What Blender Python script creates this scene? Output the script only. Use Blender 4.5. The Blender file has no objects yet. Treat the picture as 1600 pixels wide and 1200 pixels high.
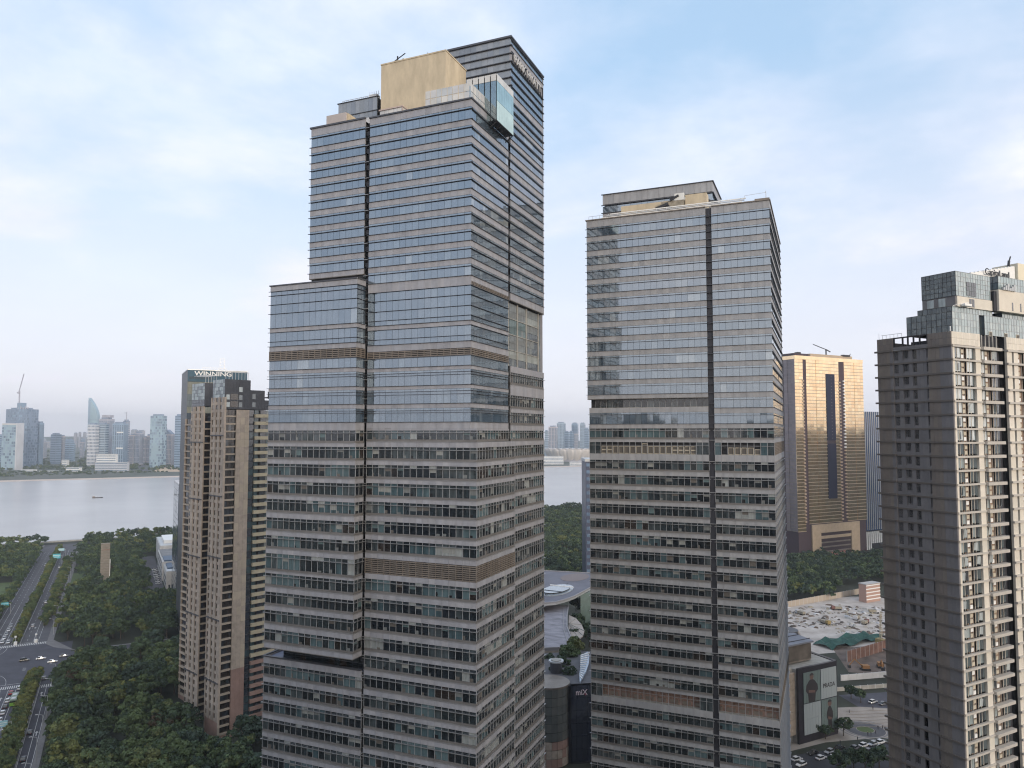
import bpy, bmesh, math, random
import numpy as np
from mathutils import Vector, Matrix

sc = bpy.context.scene
C = sc.collection
random.seed(11)
R = math.radians

# ------------------------------------------------------------------ camera
FPX, PITCH, YAW, HC = 1150.0, R(3.3), R(23.0), 120.0
cd = bpy.data.cameras.new('camera'); cam = bpy.data.objects.new('camera', cd); C.objects.link(cam)
cam.location = (0, 0, HC); cam.rotation_euler = (R(90) + PITCH, 0, YAW)
cd.sensor_width = 36; cd.lens = FPX / 1600 * 36; cd.shift_y = 0.00543
cd.clip_start = 1; cd.clip_end = 40000
sc.camera = cam
CYP = 675 - FPX * math.tan(PITCH)
cF = np.array([-math.sin(YAW), math.cos(YAW), 0]); cR = np.array([math.cos(YAW), math.sin(YAW), 0]); cZ = np.array([0, 0, 1.])
cW = cF * math.cos(PITCH) + cZ * math.sin(PITCH); cU = -cF * math.sin(PITCH) + cZ * math.cos(PITCH)
CP = np.array([0, 0, HC])
def ray(x, y): return cW + cR * (x - 800) / FPX - cU * (y - CYP) / FPX
def onz(x, y, Z=0.0):
    d = ray(x, y); return CP + d * (Z - HC) / d[2]
def onplane(x, y, n, c):
    d = ray(x, y); n = np.array(n, float); return CP + d * (c - CP @ n) / (d @ n)
def atdepth(x, y, D):
    d = ray(x, y); return CP + d * D / (d @ cF)
def proj(P):
    v = np.array(P, float) - CP; w = v @ cW
    if w < 1: return None
    return 800 + FPX * (v @ cR) / w, CYP - FPX * (v @ cU) / w, w

# ------------------------------------------------------------------ sky and sun
SUN_AZ = math.atan2(-0.62, 0.78)          # direction towards the sun in plan
SUN_EL = R(11)
SUN_STRENGTH, SUN_ANGLE = 1.2, R(10)
SKY_STRENGTH, CLOUD_V = 0.15, 0.82
HAZE = 0.000095
w = bpy.data.worlds.new('World'); sc.world = w; w.use_nodes = True
nt = w.node_tree; nt.nodes.clear(); N = nt.nodes.new; L = nt.links.new
out = N('ShaderNodeOutputWorld')
sky = N('ShaderNodeTexSky'); sky.sky_type = 'NISHITA'; sky.sun_disc = False
sky.sun_elevation = SUN_EL; sky.sun_rotation = math.pi / 2 - SUN_AZ
sky.air_density = 1.0; sky.dust_density = 1.5; sky.ozone_density = 1.5
bsky = N('ShaderNodeBackground'); bsky.inputs[1].default_value = SKY_STRENGTH; L(sky.outputs[0], bsky.inputs[0])
tc = N('ShaderNodeTexCoord'); sep = N('ShaderNodeSeparateXYZ'); L(tc.outputs['Generated'], sep.inputs[0])
def M(op, a, b=None, c=None, clamp=False):
    m = N('ShaderNodeMath'); m.operation = op; m.use_clamp = clamp
    for i, v in enumerate((a, b, c)):
        if v is None: continue
        if isinstance(v, (int, float)): m.inputs[i].default_value = v
        else: L(v, m.inputs[i])
    return m.outputs[0]
zc = M('MAXIMUM', sep.outputs[2], 0.0)
den = M('ADD', zc, 0.22)
cx = M('DIVIDE', sep.outputs[0], den); cy = M('DIVIDE', sep.outputs[1], den)
comb = N('ShaderNodeCombineXYZ'); L(cx, comb.inputs[0]); L(cy, comb.inputs[1])
def noise(vec, scale, detail, rough, off, dist=0.0):
    mp = N('ShaderNodeMapping'); mp.inputs['Location'].default_value = off; L(vec, mp.inputs[0])
    n = N('ShaderNodeTexNoise'); n.inputs['Scale'].default_value = scale; n.inputs['Detail'].default_value = detail
    n.inputs['Roughness'].default_value = rough; n.inputs['Distortion'].default_value = dist
    L(mp.outputs[0], n.inputs['Vector']); return n.outputs[0]
n1 = noise(comb.outputs[0], 0.9, 7, 0.55, (14.247, 16.796, 0.913), 0.3)
n2 = noise(comb.outputs[0], 2.2, 6, 0.6, (19.966, 3.882, 3.354), 0.2)
def ramp(fac, stops):
    r = N('ShaderNodeValToRGB'); L(fac, r.inputs[0]); e = r.color_ramp.elements
    while len(e) < len(stops): e.new(0.5)
    for k, (p_, c_) in enumerate(stops): e[k].position = p_; e[k].color = (*c_, 1)
    return r.outputs[0]
cover = ramp(M('ADD', M('MULTIPLY', n1, 0.75), M('MULTIPLY', n2, 0.25)), [(0.38, (0, 0, 0)), (0.60, (1, 1, 1))])
hz = ramp(zc, [(0.0, (1, 1, 1)), (0.12, (0.8,) * 3), (0.45, (0, 0, 0))])
thick = M('MAXIMUM', cover, M('MULTIPLY', hz, 0.85))
cov = M('ADD', 0.66, M('MULTIPLY', thick, 0.32))
def mixc(fac, a, b):
    m = N('ShaderNodeMix'); m.data_type = 'RGBA'
    L(fac, m.inputs[0])
    for i, v in ((6, a), (7, b)):
        if isinstance(v, tuple): m.inputs[i].default_value = (*v, 1)
        else: L(v, m.inputs[i])
    return m.outputs[2]
white = mixc(ramp(n2, [(0.40, (0, 0, 0)), (0.64, (1, 1, 1))]), (0.715, 0.74, 0.865), (0.85, 0.87, 0.95))
veil = mixc(thick, (0.47, 0.665, 0.90), white)
veil = mixc(M('MULTIPLY', hz, 0.9), veil, (0.80, 0.785, 0.865))
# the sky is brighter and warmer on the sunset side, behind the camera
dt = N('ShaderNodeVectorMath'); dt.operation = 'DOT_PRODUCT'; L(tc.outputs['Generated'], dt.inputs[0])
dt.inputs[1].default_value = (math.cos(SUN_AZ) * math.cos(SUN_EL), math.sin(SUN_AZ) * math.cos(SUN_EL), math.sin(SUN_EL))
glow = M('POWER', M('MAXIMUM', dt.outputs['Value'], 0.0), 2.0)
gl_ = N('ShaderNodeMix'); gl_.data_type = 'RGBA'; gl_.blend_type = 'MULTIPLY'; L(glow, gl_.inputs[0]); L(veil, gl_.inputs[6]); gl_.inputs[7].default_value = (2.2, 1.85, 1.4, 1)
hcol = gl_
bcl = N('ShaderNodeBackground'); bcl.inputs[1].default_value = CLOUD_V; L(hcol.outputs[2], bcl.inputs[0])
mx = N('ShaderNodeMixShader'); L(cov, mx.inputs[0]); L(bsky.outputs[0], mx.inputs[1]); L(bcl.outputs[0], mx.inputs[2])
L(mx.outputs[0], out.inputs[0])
sd = bpy.data.lights.new('sun', 'SUN'); sd.energy = SUN_STRENGTH; sd.angle = SUN_ANGLE; sd.color = (1.0, 0.88, 0.74)
sun = bpy.data.objects.new('sun', sd); C.objects.link(sun)
sv = Vector((math.cos(SUN_AZ) * math.cos(SUN_EL), math.sin(SUN_AZ) * math.cos(SUN_EL), math.sin(SUN_EL)))
sun.rotation_euler = sv.to_track_quat('Z', 'Y').to_euler(); sun.location = sv * 300 + Vector((0, 0, 300))
vs = sc.view_settings
vs.view_transform = 'Standard'; vs.look = 'None'; vs.exposure = 0.6; vs.gamma = 1.0; vs.use_curve_mapping = False
sc.render.engine = 'CYCLES'
cyc = sc.cycles
cyc.pixel_filter_type = 'BLACKMAN_HARRIS'; cyc.filter_width = 1.15
cyc.use_denoising = True; cyc.max_bounces = 5; cyc.diffuse_bounces = 2; cyc.glossy_bounces = 4; cyc.transparent_max_bounces = 8
cyc.transmission_bounces = 4; cyc.volume_bounces = 0; cyc.caustics_reflective = False; cyc.caustics_refractive = False

# ------------------------------------------------------------------ materials
MATS = {}
def mat(name, col, rough=0.7, metal=0.0, ior=1.45, var=0.0, vscale=0.3, stretch=(1, 1, 1), bump=0.0, bscale=2.0, emit=0.0, col2=None, tint=None):
    if name in MATS: return MATS[name]
    m = bpy.data.materials.new(name); m.use_nodes = True
    t = m.node_tree; b = t.nodes['Principled BSDF']
    b.inputs['Base Color'].default_value = (*col, 1); b.inputs['Roughness'].default_value = rough
    b.inputs['Metallic'].default_value = metal; b.inputs['IOR'].default_value = ior
    if tint: b.inputs['Specular Tint'].default_value = (*tint, 1)
    if emit: b.inputs['Emission Color'].default_value = (*col, 1); b.inputs['Emission Strength'].default_value = emit
    if var or col2 or bump:
        g = t.nodes.new('ShaderNodeNewGeometry'); mp = t.nodes.new('ShaderNodeMapping'); mp.inputs['Scale'].default_value = stretch
        t.links.new(g.outputs['Position'], mp.inputs[0])
    if var or col2:
        n = t.nodes.new('ShaderNodeTexNoise'); n.inputs['Scale'].default_value = vscale; n.inputs['Detail'].default_value = 5; n.inputs['Roughness'].default_value = 0.62
        t.links.new(mp.outputs[0], n.inputs['Vector'])
        cr = t.nodes.new('ShaderNodeValToRGB'); cr.color_ramp.elements[0].position = 0.32; cr.color_ramp.elements[1].position = 0.68
        c0 = [c * (1 - var) for c in col]; c1 = [min(1, c * (1 + var)) for c in col] if col2 is None else col2
        cr.color_ramp.elements[0].color = (*c0, 1); cr.color_ramp.elements[1].color = (*c1, 1)
        t.links.new(n.outputs[0], cr.inputs[0]); t.links.new(cr.outputs[0], b.inputs['Base Color'])
    if bump:
        nb = t.nodes.new('ShaderNodeTexNoise'); nb.inputs['Scale'].default_value = bscale; nb.inputs['Detail'].default_value = 4
        t.links.new(mp.outputs[0], nb.inputs['Vector'])
        bp = t.nodes.new('ShaderNodeBump'); bp.inputs['Strength'].default_value = bump; bp.inputs['Distance'].default_value = 0.3
        t.links.new(nb.outputs[0], bp.inputs['Height']); t.links.new(bp.outputs[0], b.inputs['Normal'])
    MATS[name] = m
    return m
def glassmat(name, col, ior=3.0, rough=0.04, var=0.35, stretch=(1.3, 1.3, 0.25), vscale=1.0, tint=None):
    return mat(name, col, rough, 0.0, ior, var=var, vscale=vscale, stretch=stretch, tint=tint)
# tower stone comes in four panel batches
STONE = [mat('tower stone %d' % k, c, 0.55, var=0.15, vscale=0.5, stretch=(1.6, 1.6, .35)) for k, c in enumerate([(0.298, 0.303, 0.335), (0.285, 0.290, 0.322), (0.315, 0.315, 0.34), (0.292, 0.292, 0.318)])]
STONE2 = [mat('office stone %d' % k, c, 0.55, var=0.15, vscale=0.5, stretch=(1.6, 1.6, .35)) for k, c in enumerate([(0.305, 0.311, 0.332), (0.29, 0.297, 0.32), (0.32, 0.322, 0.338), (0.298, 0.302, 0.322)])]
GHI = [glassmat('reflective glass %d' % k, c, 3.3, var=0.22, tint=(0.80, 0.90, 1.0)) for k, c in enumerate([(0.07, 0.095, 0.125), (0.09, 0.115, 0.145), (0.055, 0.08, 0.11), (0.12, 0.15, 0.18), (0.21, 0.24, 0.265)])]
GLO = [glassmat('office glass %d' % k, c, 1.85, var=v) for k, (c, v) in enumerate([((0.012, 0.016, 0.021), 0.7), ((0.022, 0.030, 0.036), 0.7), ((0.05, 0.063, 0.07), 0.6), ((0.085, 0.13, 0.145), 0.3), ((0.27, 0.29, 0.29), 0.25), ((0.055, 0.09, 0.105), 0.4), ((0.03, 0.024, 0.022), 0.6)])]
BLIND = [mat('window blind %d' % k, c, 0.25, 0, 1.6, var=.2, vscale=1.5, stretch=(3, 3, .3)) for k, c in enumerate([(.16, .17, .17), (.26, .27, .26), (.10, .15, .16), (.12, .11, .10), (.012, .012, .014)])]
M_fin = mat('dark bronze fin', (0.085, 0.087, 0.10), 0.4, 0.4)
M_rail = mat('pale metal rail', (0.36, 0.36, 0.37), 0.4, 0.6)
M_sill = mat('grey metal sill', (0.17, 0.16, 0.155), 0.5, 0.2, var=0.15)
M_mull = mat('aluminium mullion', (0.35, 0.36, 0.38), 0.5, 0.2)
M_core = mat('dark interior', (0.025, 0.026, 0.03), 0.8)
M_slot = mat('dark slot cladding', (0.035, 0.036, 0.045), 0.5, 0.3, var=0.3)
M_louv = mat('bronze louvre', (0.22, 0.19, 0.165), 0.5, 0.3, var=0.2)
M_soffit = mat('soffit', (0.16, 0.15, 0.145), 0.7)
M_beige = mat('beige render', (0.52, 0.44, 0.32), 0.85, var=0.16, vscale=0.5, stretch=(1, 1, 0.35))
M_white = mat('white paint', (0.78, 0.78, 0.77), 0.5)
M_lt = mat('light grey metal', (0.5, 0.51, 0.52), 0.4, 0.4)
M_dark = mat('dark metal', (0.04, 0.04, 0.045), 0.45, 0.4)
M_conc = mat('concrete', (0.33, 0.32, 0.30), 0.85, var=0.2, vscale=0.4)
M_roof = mat('roof membrane', (0.20, 0.20, 0.205), 0.8, var=0.25, vscale=0.2)

# ------------------------------------------------------------------ mesh helpers
class MB:
    def __init__(s): s.v, s.f, s.mi, s.mats = [], [], [], []
    def m(s, mt):
        if mt not in s.mats: s.mats.append(mt)
        return s.mats.index(mt)
    def box(s, x0, x1, y0, y1, z0, z1, mt, tilt=None):
        n = len(s.v); k = s.m(mt)
        vs_ = [(x0, y0, z0), (x1, y0, z0), (x1, y1, z0), (x0, y1, z0), (x0, y0, z1), (x1, y0, z1), (x1, y1, z1), (x0, y1, z1)]
        if tilt:
            ax, ta, tz = tilt; xc, yc, zc_ = (x0 + x1) / 2, (y0 + y1) / 2, (z0 + z1) / 2
            if ax == 'y': vs_ = [(x, y + (x - xc) * ta + (z - zc_) * tz, z) for x, y, z in vs_]
            else: vs_ = [(x + (y - yc) * ta + (z - zc_) * tz, y, z) for x, y, z in vs_]
        s.v += vs_
        s.f += [(n, n + 3, n + 2, n + 1), (n + 4, n + 5, n + 6, n + 7), (n, n + 1, n + 5, n + 4), (n + 1, n + 2, n + 6, n + 5), (n + 2, n + 3, n + 7, n + 6), (n + 3, n, n + 4, n + 7)]
        s.mi += [k] * 6
    def poly(s, pts, mt):
        n = len(s.v); s.v += [tuple(p) for p in pts]; s.f.append(tuple(range(n, n + len(pts)))); s.mi.append(s.m(mt))
    def prism(s, pts, z0, z1, mt, mside=None):
        n = len(s.v); k = len(pts); s.v += [(p[0], p[1], z0) for p in pts] + [(p[0], p[1], z1) for p in pts]
        s.f.append(tuple(range(n + k - 1, n - 1, -1))); s.f.append(tuple(range(n + k, n + 2 * k))); s.mi += [s.m(mt)] * 2
        for i in range(k):
            j = (i + 1) % k; s.f.append((n + i, n + j, n + k + j, n + k + i)); s.mi.append(s.m(mside or mt))
    def beam(s, a, b, wd, mt, up=(0, 0, 1)):
        a, b = Vector(a), Vector(b); d = (b - a); 
        if d.length < 1e-6: return
        d.normalize(); u = Vector(up); 
        if abs(d.dot(u)) > 0.95: u = Vector((1, 0, 0))
        s1 = d.cross(u).normalized() * wd / 2; s2 = d.cross(s1).normalized() * wd / 2
        n = len(s.v)
        for p in (a, b):
            s.v += [tuple(p + s1 + s2), tuple(p - s1 + s2), tuple(p - s1 - s2), tuple(p + s1 - s2)]
        s.f += [(n, n + 1, n + 2, n + 3), (n + 7, n + 6, n + 5, n + 4)] + [(n + i, n + 4 + i, n + 4 + (i + 1) % 4, n + (i + 1) % 4) for i in range(4)]
        s.mi += [s.m(mt)] * 6
    def cyl(s, x, y, z0, z1, r0, r1, mt, k=16, a0=0.0):
        n = len(s.v)
        for z, r in ((z0, r0), (z1, r1)):
            s.v += [(x + r * math.cos(a0 + 2 * math.pi * i / k), y + r * math.sin(a0 + 2 * math.pi * i / k), z) for i in range(k)]
        s.f += [(n + i, n + (i + 1) % k, n + k + (i + 1) % k, n + k + i) for i in range(k)]
        s.f += [tuple(range(n + k - 1, n - 1, -1)), tuple(range(n + k, n + 2 * k))]; s.mi += [s.m(mt)] * (k + 2)
    def mesh(s, name, off=(0, 0, 0)):
        me = bpy.data.meshes.new(name)
        ox, oy, oz = off
        me.from_pydata([(x - ox, y - oy, z - oz) for x, y, z in s.v], [], s.f)
        for m_ in s.mats: me.materials.append(m_)
        if s.mi: me.polygons.foreach_set('material_index', s.mi)
        me.update(); return me
def link(name, me, parent=None, loc=None, **props):
    o = bpy.data.objects.new(name, me); C.objects.link(o)
    if parent is not None: o.parent = parent
    if loc is not None: o.location = loc
    for k, v in props.items(): o[k] = v
    return o
def tag(o, label, cat, group=None):
    o['label'] = label; o['category'] = cat
    if group: o['group'] = group
    return o
def structure(name, mb, loc=None):
    return link(name, mb.mesh(name), None, loc, kind='structure')
def copy_thing(root, loc, rz, label, group=None):
    def cp(o, par):
        c = o.copy(); C.objects.link(c); c.parent = par
        for ch in list(o.children): cp(ch, c)
        return c
    r = cp(root, None); r.location = loc; r.rotation_euler = (0, 0, rz); r['label'] = label
    if group: r['group'] = group
    return r

class Thing:
    """a building: a root at its base, boxes given in its own plan grid"""
    def __init__(s, name, label, cat, rot, ax, ay, group=None, az=0.0):
        s.rot, s.ax, s.ay, s.az = rot, ax, ay, az; s.c, s.s = math.cos(rot), math.sin(rot)
        s.root = bpy.data.objects.new(name, None); C.objects.link(s.root)
        s.root.location = s.W(ax, ay, az); s.root.rotation_euler = (0, 0, rot)
        tag(s.root, label, cat, group); s.pieces = []
    def W(s, x, y, z): return (x * s.c - y * s.s, x * s.s + y * s.c, z)
    def L(s, P): return (P[0] * s.c + P[1] * s.s, -P[0] * s.s + P[1] * s.c, P[2])
    def part(s, name, mb, parent=None, **props):
        if not mb.v: return None
        return link(name, mb.mesh(name, (s.ax, s.ay, s.az)), parent or s.root, **props)
    def boxpart(s, name, b, mt, parent=None, **props):
        mb = MB(); mb.box(*b, mt); return s.part(name, mb, parent, **props)
    def text(s, name, txt, size, mt, origin, xdir, depth=0.15, stretch=1.0, bold=0.0):
        cu = bpy.data.curves.new(name, 'FONT'); cu.body = txt; cu.size = size; cu.extrude = depth; cu.align_x = 'LEFT'; cu.offset = bold
        o = bpy.data.objects.new(name, cu); C.objects.link(o); bpy.context.view_layer.update()
        me = bpy.data.meshes.new_from_object(o.evaluated_get(bpy.context.evaluated_depsgraph_get())); bpy.data.objects.remove(o)
        me.materials.clear(); me.materials.append(mt)
        X = Vector((*xdir, 0)).normalized(); Zv = Vector((0, 0, 1)); Y = X.cross(Zv)   # text plane: x along face, y up, z outward = X x up
        mt4 = Matrix(((X.x * stretch, 0, Y.x, origin[0] - s.ax), (X.y * stretch, 0, Y.y, origin[1] - s.ay), (0, 1, 0, origin[2] - s.az), (0, 0, 0, 1)))
        me.transform(mt4); me.update()
        return link(name, me, s.root)

PANEL_CACHE = {}
class Pieces:
    """many alike pieces: the ones that show largest become parts, the rest one joined part"""
    def __init__(s, th, name, limit=300, parent=None): s.th, s.name, s.limit, s.l, s.parent = th, name, limit, [], parent
    def add(s, b, mt, tilt=None): s.l.append((b, mt, tilt))
    def finish(s):
        th = s.th; sc_ = []
        if not s.l: return
        for i, (b, mt, tl) in enumerate(s.l):
            x, y, z = (b[0] + b[1]) / 2, (b[2] + b[3]) / 2, (b[4] + b[5]) / 2
            pr = proj(th.W(x, y, z))
            if pr is None or not (0 <= pr[0] <= 1600 and 0 <= pr[1] <= 1200): a = 0
            else: a = (b[5] - b[4]) * max(b[1] - b[0], b[3] - b[2]) / pr[2] ** 2
            sc_.append((-a, i))
        sc_.sort(); keep = {i for a, i in sc_[:s.limit] if a < 0}
        rest = MB()
        for i, (b, mt, tl) in enumerate(s.l):
            if i in keep:
                d = (b[1] - b[0], b[3] - b[2], b[5] - b[4]); key = (s.name, round(d[0], 3), round(d[1], 3), round(d[2], 3), mt.name)
                if key not in PANEL_CACHE:
                    mb = MB(); mb.box(-d[0] / 2, d[0] / 2, -d[1] / 2, d[1] / 2, -d[2] / 2, d[2] / 2, mt); PANEL_CACHE[key] = mb.mesh(s.name)
                o = link(s.name, PANEL_CACHE[key], s.parent or th.root, ((b[0] + b[1]) / 2 - th.ax, (b[2] + b[3]) / 2 - th.ay, (b[4] + b[5]) / 2 - th.az))
                if tl:
                    if tl[0] == 'y': o.rotation_euler = (-tl[2], 0, tl[1])
                    else: o.rotation_euler = (0, tl[2], -tl[1])
            else: rest.box(*b, mt, tilt=tl)
        if rest.v: th.part(s.name, rest, s.parent, kind='stuff')

def fb(face, a0, a1, z0, z1, d0, d1):
    k, pl = face
    if k == 'y-': return (a0, a1, pl - d1, pl - d0, z0, z1)
    if k == 'y+': return (a0, a1, pl + d0, pl + d1, z0, z1)
    if k == 'x+': return (pl + d0, pl + d1, a0, a1, z0, z1)
    return (pl - d1, pl - d0, a0, a1, z0, z1)

def pick(st, wts, keep=0.55):
    if st is not None and random.random() < keep: return st
    return random.choices(range(len(wts)), wts)[0]

def facade(th, P, face, a0, a1, bands, ztop, zbot, pitch=1.5, stone=STONE, sw=1, ext=0.35, zoff=0.0, gup=GHI, split=True):
    """stone bands with strips of glass between them; bands run from the top down"""
    ax = face[0][0]; n = max(1, round((a1 - a0) / pitch)); st = (a1 - a0) / n
    prev = ztop
    def spandrel(z1, z0):
        if z1 - z0 < 0.05: return
        for i in range(0, n, sw):
            j = min(n, i + sw); e = 0.012
            P['spandrel_panel'].add(fb(face, a0 + i * st + e, a0 + j * st - e, z0, z1, -0.30, random.uniform(-0.012, 0.012)), random.choice(stone))
    for (gt, gb, kind, fins) in bands:
        low_ = kind == 'hi' and prev - gt > 1.0
        spandrel(prev, gt + (0.5 if low_ else 0))
        if low_:
            for i in range(n): P['transom_pane'].add(fb(face, a0 + i * st + 0.02, a0 + (i + 1) * st - 0.02, gt + 0.06, gt + 0.47, -0.15, -0.06), gup[random.choice([3, 3, 1, 0])], (ax, random.gauss(0, 0.003), random.gauss(0, 0.003)))
        prev = gb
        def fin(z, mt=M_fin, d=0.20, h=0.075): P['fin'].append((fb(face, a0 - ext, a1 + ext, z - h / 2 + zoff, z + h / 2 + zoff, -0.1, d + zoff), mt))
        if kind in ('hi', 'tall'):
            state = None
            rows = [gb] + sorted(fins) + [gt] if kind == 'tall' else [gb, gt]
            for r0, r1 in zip(rows[:-1], rows[1:]):
                for i in range(n):
                    state = pick(state, [5, 4, 3, 1.6, 0.5] if kind == 'hi' else [4, 3, 5, 0.4, 0.05], 0.35)
                    P['window_pane'].add(fb(face, a0 + i * st + 0.025, a0 + (i + 1) * st - 0.025, r0 + 0.02, r1 - 0.02, -0.17, -0.10), gup[state], (ax, random.gauss(0, 0.0035), random.gauss(0, 0.0035)))
            fin(gt + 0.02); fin(gb - 0.03, M_fin, 0.20, 0.08)
            for z in fins: fin(z)
        elif kind == 'of':
            zr = gt - (gt - gb) * 0.24; state = None
            for i in range(n):
                state = pick(state, [8, 7, 4, 3, 0.7, 2.4, 0.8], 0.45)
                tilt = (ax, random.gauss(0, 0.003), random.gauss(0, 0.003))
                P['window_pane'].add(fb(face, a0 + i * st + 0.035, a0 + (i + 1) * st - 0.035, gb + 0.03, zr - 0.03, -0.27, -0.20), GLO[state], tilt)
                if random.random() < 0.16:
                    zb_ = zr - (zr - gb) * random.uniform(.25, .8); P['blind'].add(fb(face, a0 + i * st + 0.07, a0 + (i + 1) * st - 0.07, zb_, zr - 0.04, -0.199, -0.185), BLIND[random.randrange(4)])
                elif random.random() < 0.25: P['blind'].add(fb(face, a0 + i * st + 0.07, a0 + i * st + random.uniform(.3, .9), gb + .05, gb + random.uniform(.35, .9), -0.199, -0.185), BLIND[random.choice([0, 3, 4, 4])])
                k2 = 4 if random.random() < 0.05 else (state if random.random() < 0.5 else random.choice([0, 1, 2]))
                P['transom_pane'].add(fb(face, a0 + i * st + 0.035, a0 + (i + 1) * st - 0.035, zr + 0.03, gt - 0.02, -0.27, -0.20), GLO[k2], tilt)
            for i in range(n + 1): P['mull'].box(*fb(face, a0 + i * st - 0.04, a0 + i * st + 0.04, gb, gt, -0.28, -0.12), M_mull)
            fin(zr, M_rail, 0.20, 0.09)
            P['sill'].append((fb(face, a0, a1, gb - 0.45, gb, -0.29, -0.07), M_sill))
            P['fin'].append((fb(face, a0 - 0.02, a1 + 0.02, gb - 0.53 + zoff, gb - 0.452 + zoff, -0.29, 0.10 + zoff), M_rail)); prev = gb - 0.53
        elif kind == 'lo':
            k = max(3, int((gt - gb) / 0.36)); h = (gt - gb) / k
            for q_ in range(k): P['louv'].append((fb(face, a0, a1, gb + q_ * h + 0.05, gb + q_ * h + 0.05 + h * 0.55, -0.24, -0.02), M_louv))
            for i in range(0, n + 1): P['mull'].box(*fb(face, a0 + i * st - 0.045, a0 + i * st + 0.045, gb, gt, -0.26, 0.03), M_louv)
        elif kind == 'rec':   # recessed dark strip under an overhang
            for i in range(n):
                P['window_pane'].add(fb(face, a0 + i * st + 0.03, a0 + (i + 1) * st - 0.03, gb + 0.02, gt - 0.02, -2.05, -2.0), GLO[random.choice([0, 0, 1, 1, 2])], (ax, random.gauss(0, 0.003), 0))
            for i in range(n + 1): P['mull'].box(*fb(face, a0 + i * st - 0.035, a0 + i * st + 0.035, gb, gt, -2.08, -1.95), M_mull)
    spandrel(prev, zbot)
def new_facade_parts(th):
    return {'spandrel_panel': Pieces(th, 'spandrel_panel'), 'window_pane': Pieces(th, 'window_pane'), 'transom_pane': Pieces(th, 'transom_pane', 150), 'fin': [], 'sill': [], 'louv': [], 'mull': MB(), 'blind': Pieces(th, 'window_blind', 150)}
def finish_facade(th, P):
    for k in ('spandrel_panel', 'window_pane', 'transom_pane', 'blind'): P[k].finish()
    for k, nm in (('fin', 'horizontal_fin'), ('sill', 'window_sill'), ('louv', 'louvre_blade')):
        pc = Pieces(th, nm)
        for b, m_ in P[k]: pc.add(b, m_)
        pc.finish()
    if P['mull'].v: th.part('mullion', P['mull'], kind='stuff')
# ------------------------------------------------------------------ tower 1 (hotel tower, nearest)
def lower_bands(ztop, zend, first=None):
    b = [(116.93, 114.63), (113.22, 110.87), (109.47, 107.05), (105.66, 103.36), (101.73, 99.44), (97.94, 95.68), (94.16, 91.0), (89.94, 87.64), (86.03, 83.73), (82.2, 79.87), (78.23, 75.91), (74.47, 72.08), (70.53, 68.2)]
    z = 66.59
    while z > 8: b.append((z, z - 2.35)); z -= 3.86
    return [x for x in b if x[0] < ztop and x[1] > zend]
UP = [(184.74, 182.69), (180.93, 179.12), (177.33, 175.59), (173.83, 172.05), (170.28, 168.54), (166.81, 165.02), (163.28, 161.47), (159.79, 158.03), (156.31, 154.53), (152.85, 151.03)]
MID = [(135.11, 133.18, 'hi', []), (131.91, 129.4, 'hi', [131.41]), (128.14, 125.75, 'hi', [127.55]), (124.31, 122.04, 'hi', [123.88])]
t1 = Thing('hotel_tower', 'tallest tower in the foreground, stone bands, cantilevered blocks and a beige box on its roof', 'skyscraper', 0.0, -75.0, 149.0)
P = new_facade_parts(t1)
XL, XR, XR2, YF = -87.84, -63.74, -62.40, 129.38
mhi = [(a, b_, 'hi', []) for a, b_ in UP] + [(149.01, 142.08, 'tall', [147.17, 145.0, 143.06]), (141.09, 138.02, 'tall', [139.11]), (136.65, 135.2, 'lo', [])] + MID
facade(t1, P, ('y-', YF), XL, XR, mhi, 186.7, 120.7)
mhi_r = [(a, b_, 'hi' if a > 167 else 'hi', []) for a, b_ in UP] + [(149.9, 149.1, 'lo', []), (149.01, 142.08, 'tall', [147.17, 145.0, 143.06]), (141.09, 138.02, 'tall', [139.11]), (136.65, 135.2, 'lo', [])] + MID
facade(t1, P, ('x+', XR), YF + 0.31, 148.2, mhi_r, 186.7, 120.7, pitch=1.35, zoff=0.004)
# recessed strip, then the wider office floors
lowb = lambda: [(a, b_, 'lo' if a == 94.16 else 'of', []) for a, b_ in lower_bands(118, 5)]
facade(t1, P, ('y-', YF), XL, XR2, [(120.3, 118.5, 'of', [])], 120.69, 118.0)
facade(t1, P, ('y-', YF + 0.003), XL, XR2, lowb(), 117.97, 6.0)
facade(t1, P, ('x+', XR2), YF + 0.32, 148.6, lowb(), 117.97, 6.0, pitch=1.35, zoff=0.004)
facade(t1, P, ('x+', XR - 0.05), YF + 0.4, 148.6, [(120.3, 118.5, 'of', [])], 120.69, 118.0, pitch=1.35, zoff=0.004)
# block B upper left
bhi = [(a, b_, 'hi', []) for a, b_ in UP[:9]]
facade(t1, P, ('y-', YF), -103.2, -89.0, bhi, 186.9, 153.4)
# block D projecting box
dhi = [(150.5, 142.5, 'tall', [149.6, 147.6, 145.6]), (141.5, 138.5, 'tall', [139.5]), (137.4, 135.4, 'lo', []), (135.3, 133.3, 'hi', [])] + MID[1:]
dlo = [(120.31, 118.2, 'of', [])] + [(a, b_, 'of', []) for a, b_ in lower_bands(118, 75.5)]
facade(t1, P, ('y-', 126.1), -110.9, -88.3, dhi + dlo, 151.7, 74.4)
facade(t1, P, ('x+', -88.3), 126.41, 129.3, dhi + dlo, 151.7, 74.4, pitch=1.45, zoff=0.004, ext=0.2)
# block E lower left
elo = [(69.9, 67.6, 'of', [])]; z = 65.95
while z > 8: elo.append((z, z - 2.35, 'of', [])); z -= 3.86
facade(t1, P, ('y-', YF - 0.2), -113.6, -88.3, elo, 71.3, 6.0)
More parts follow.
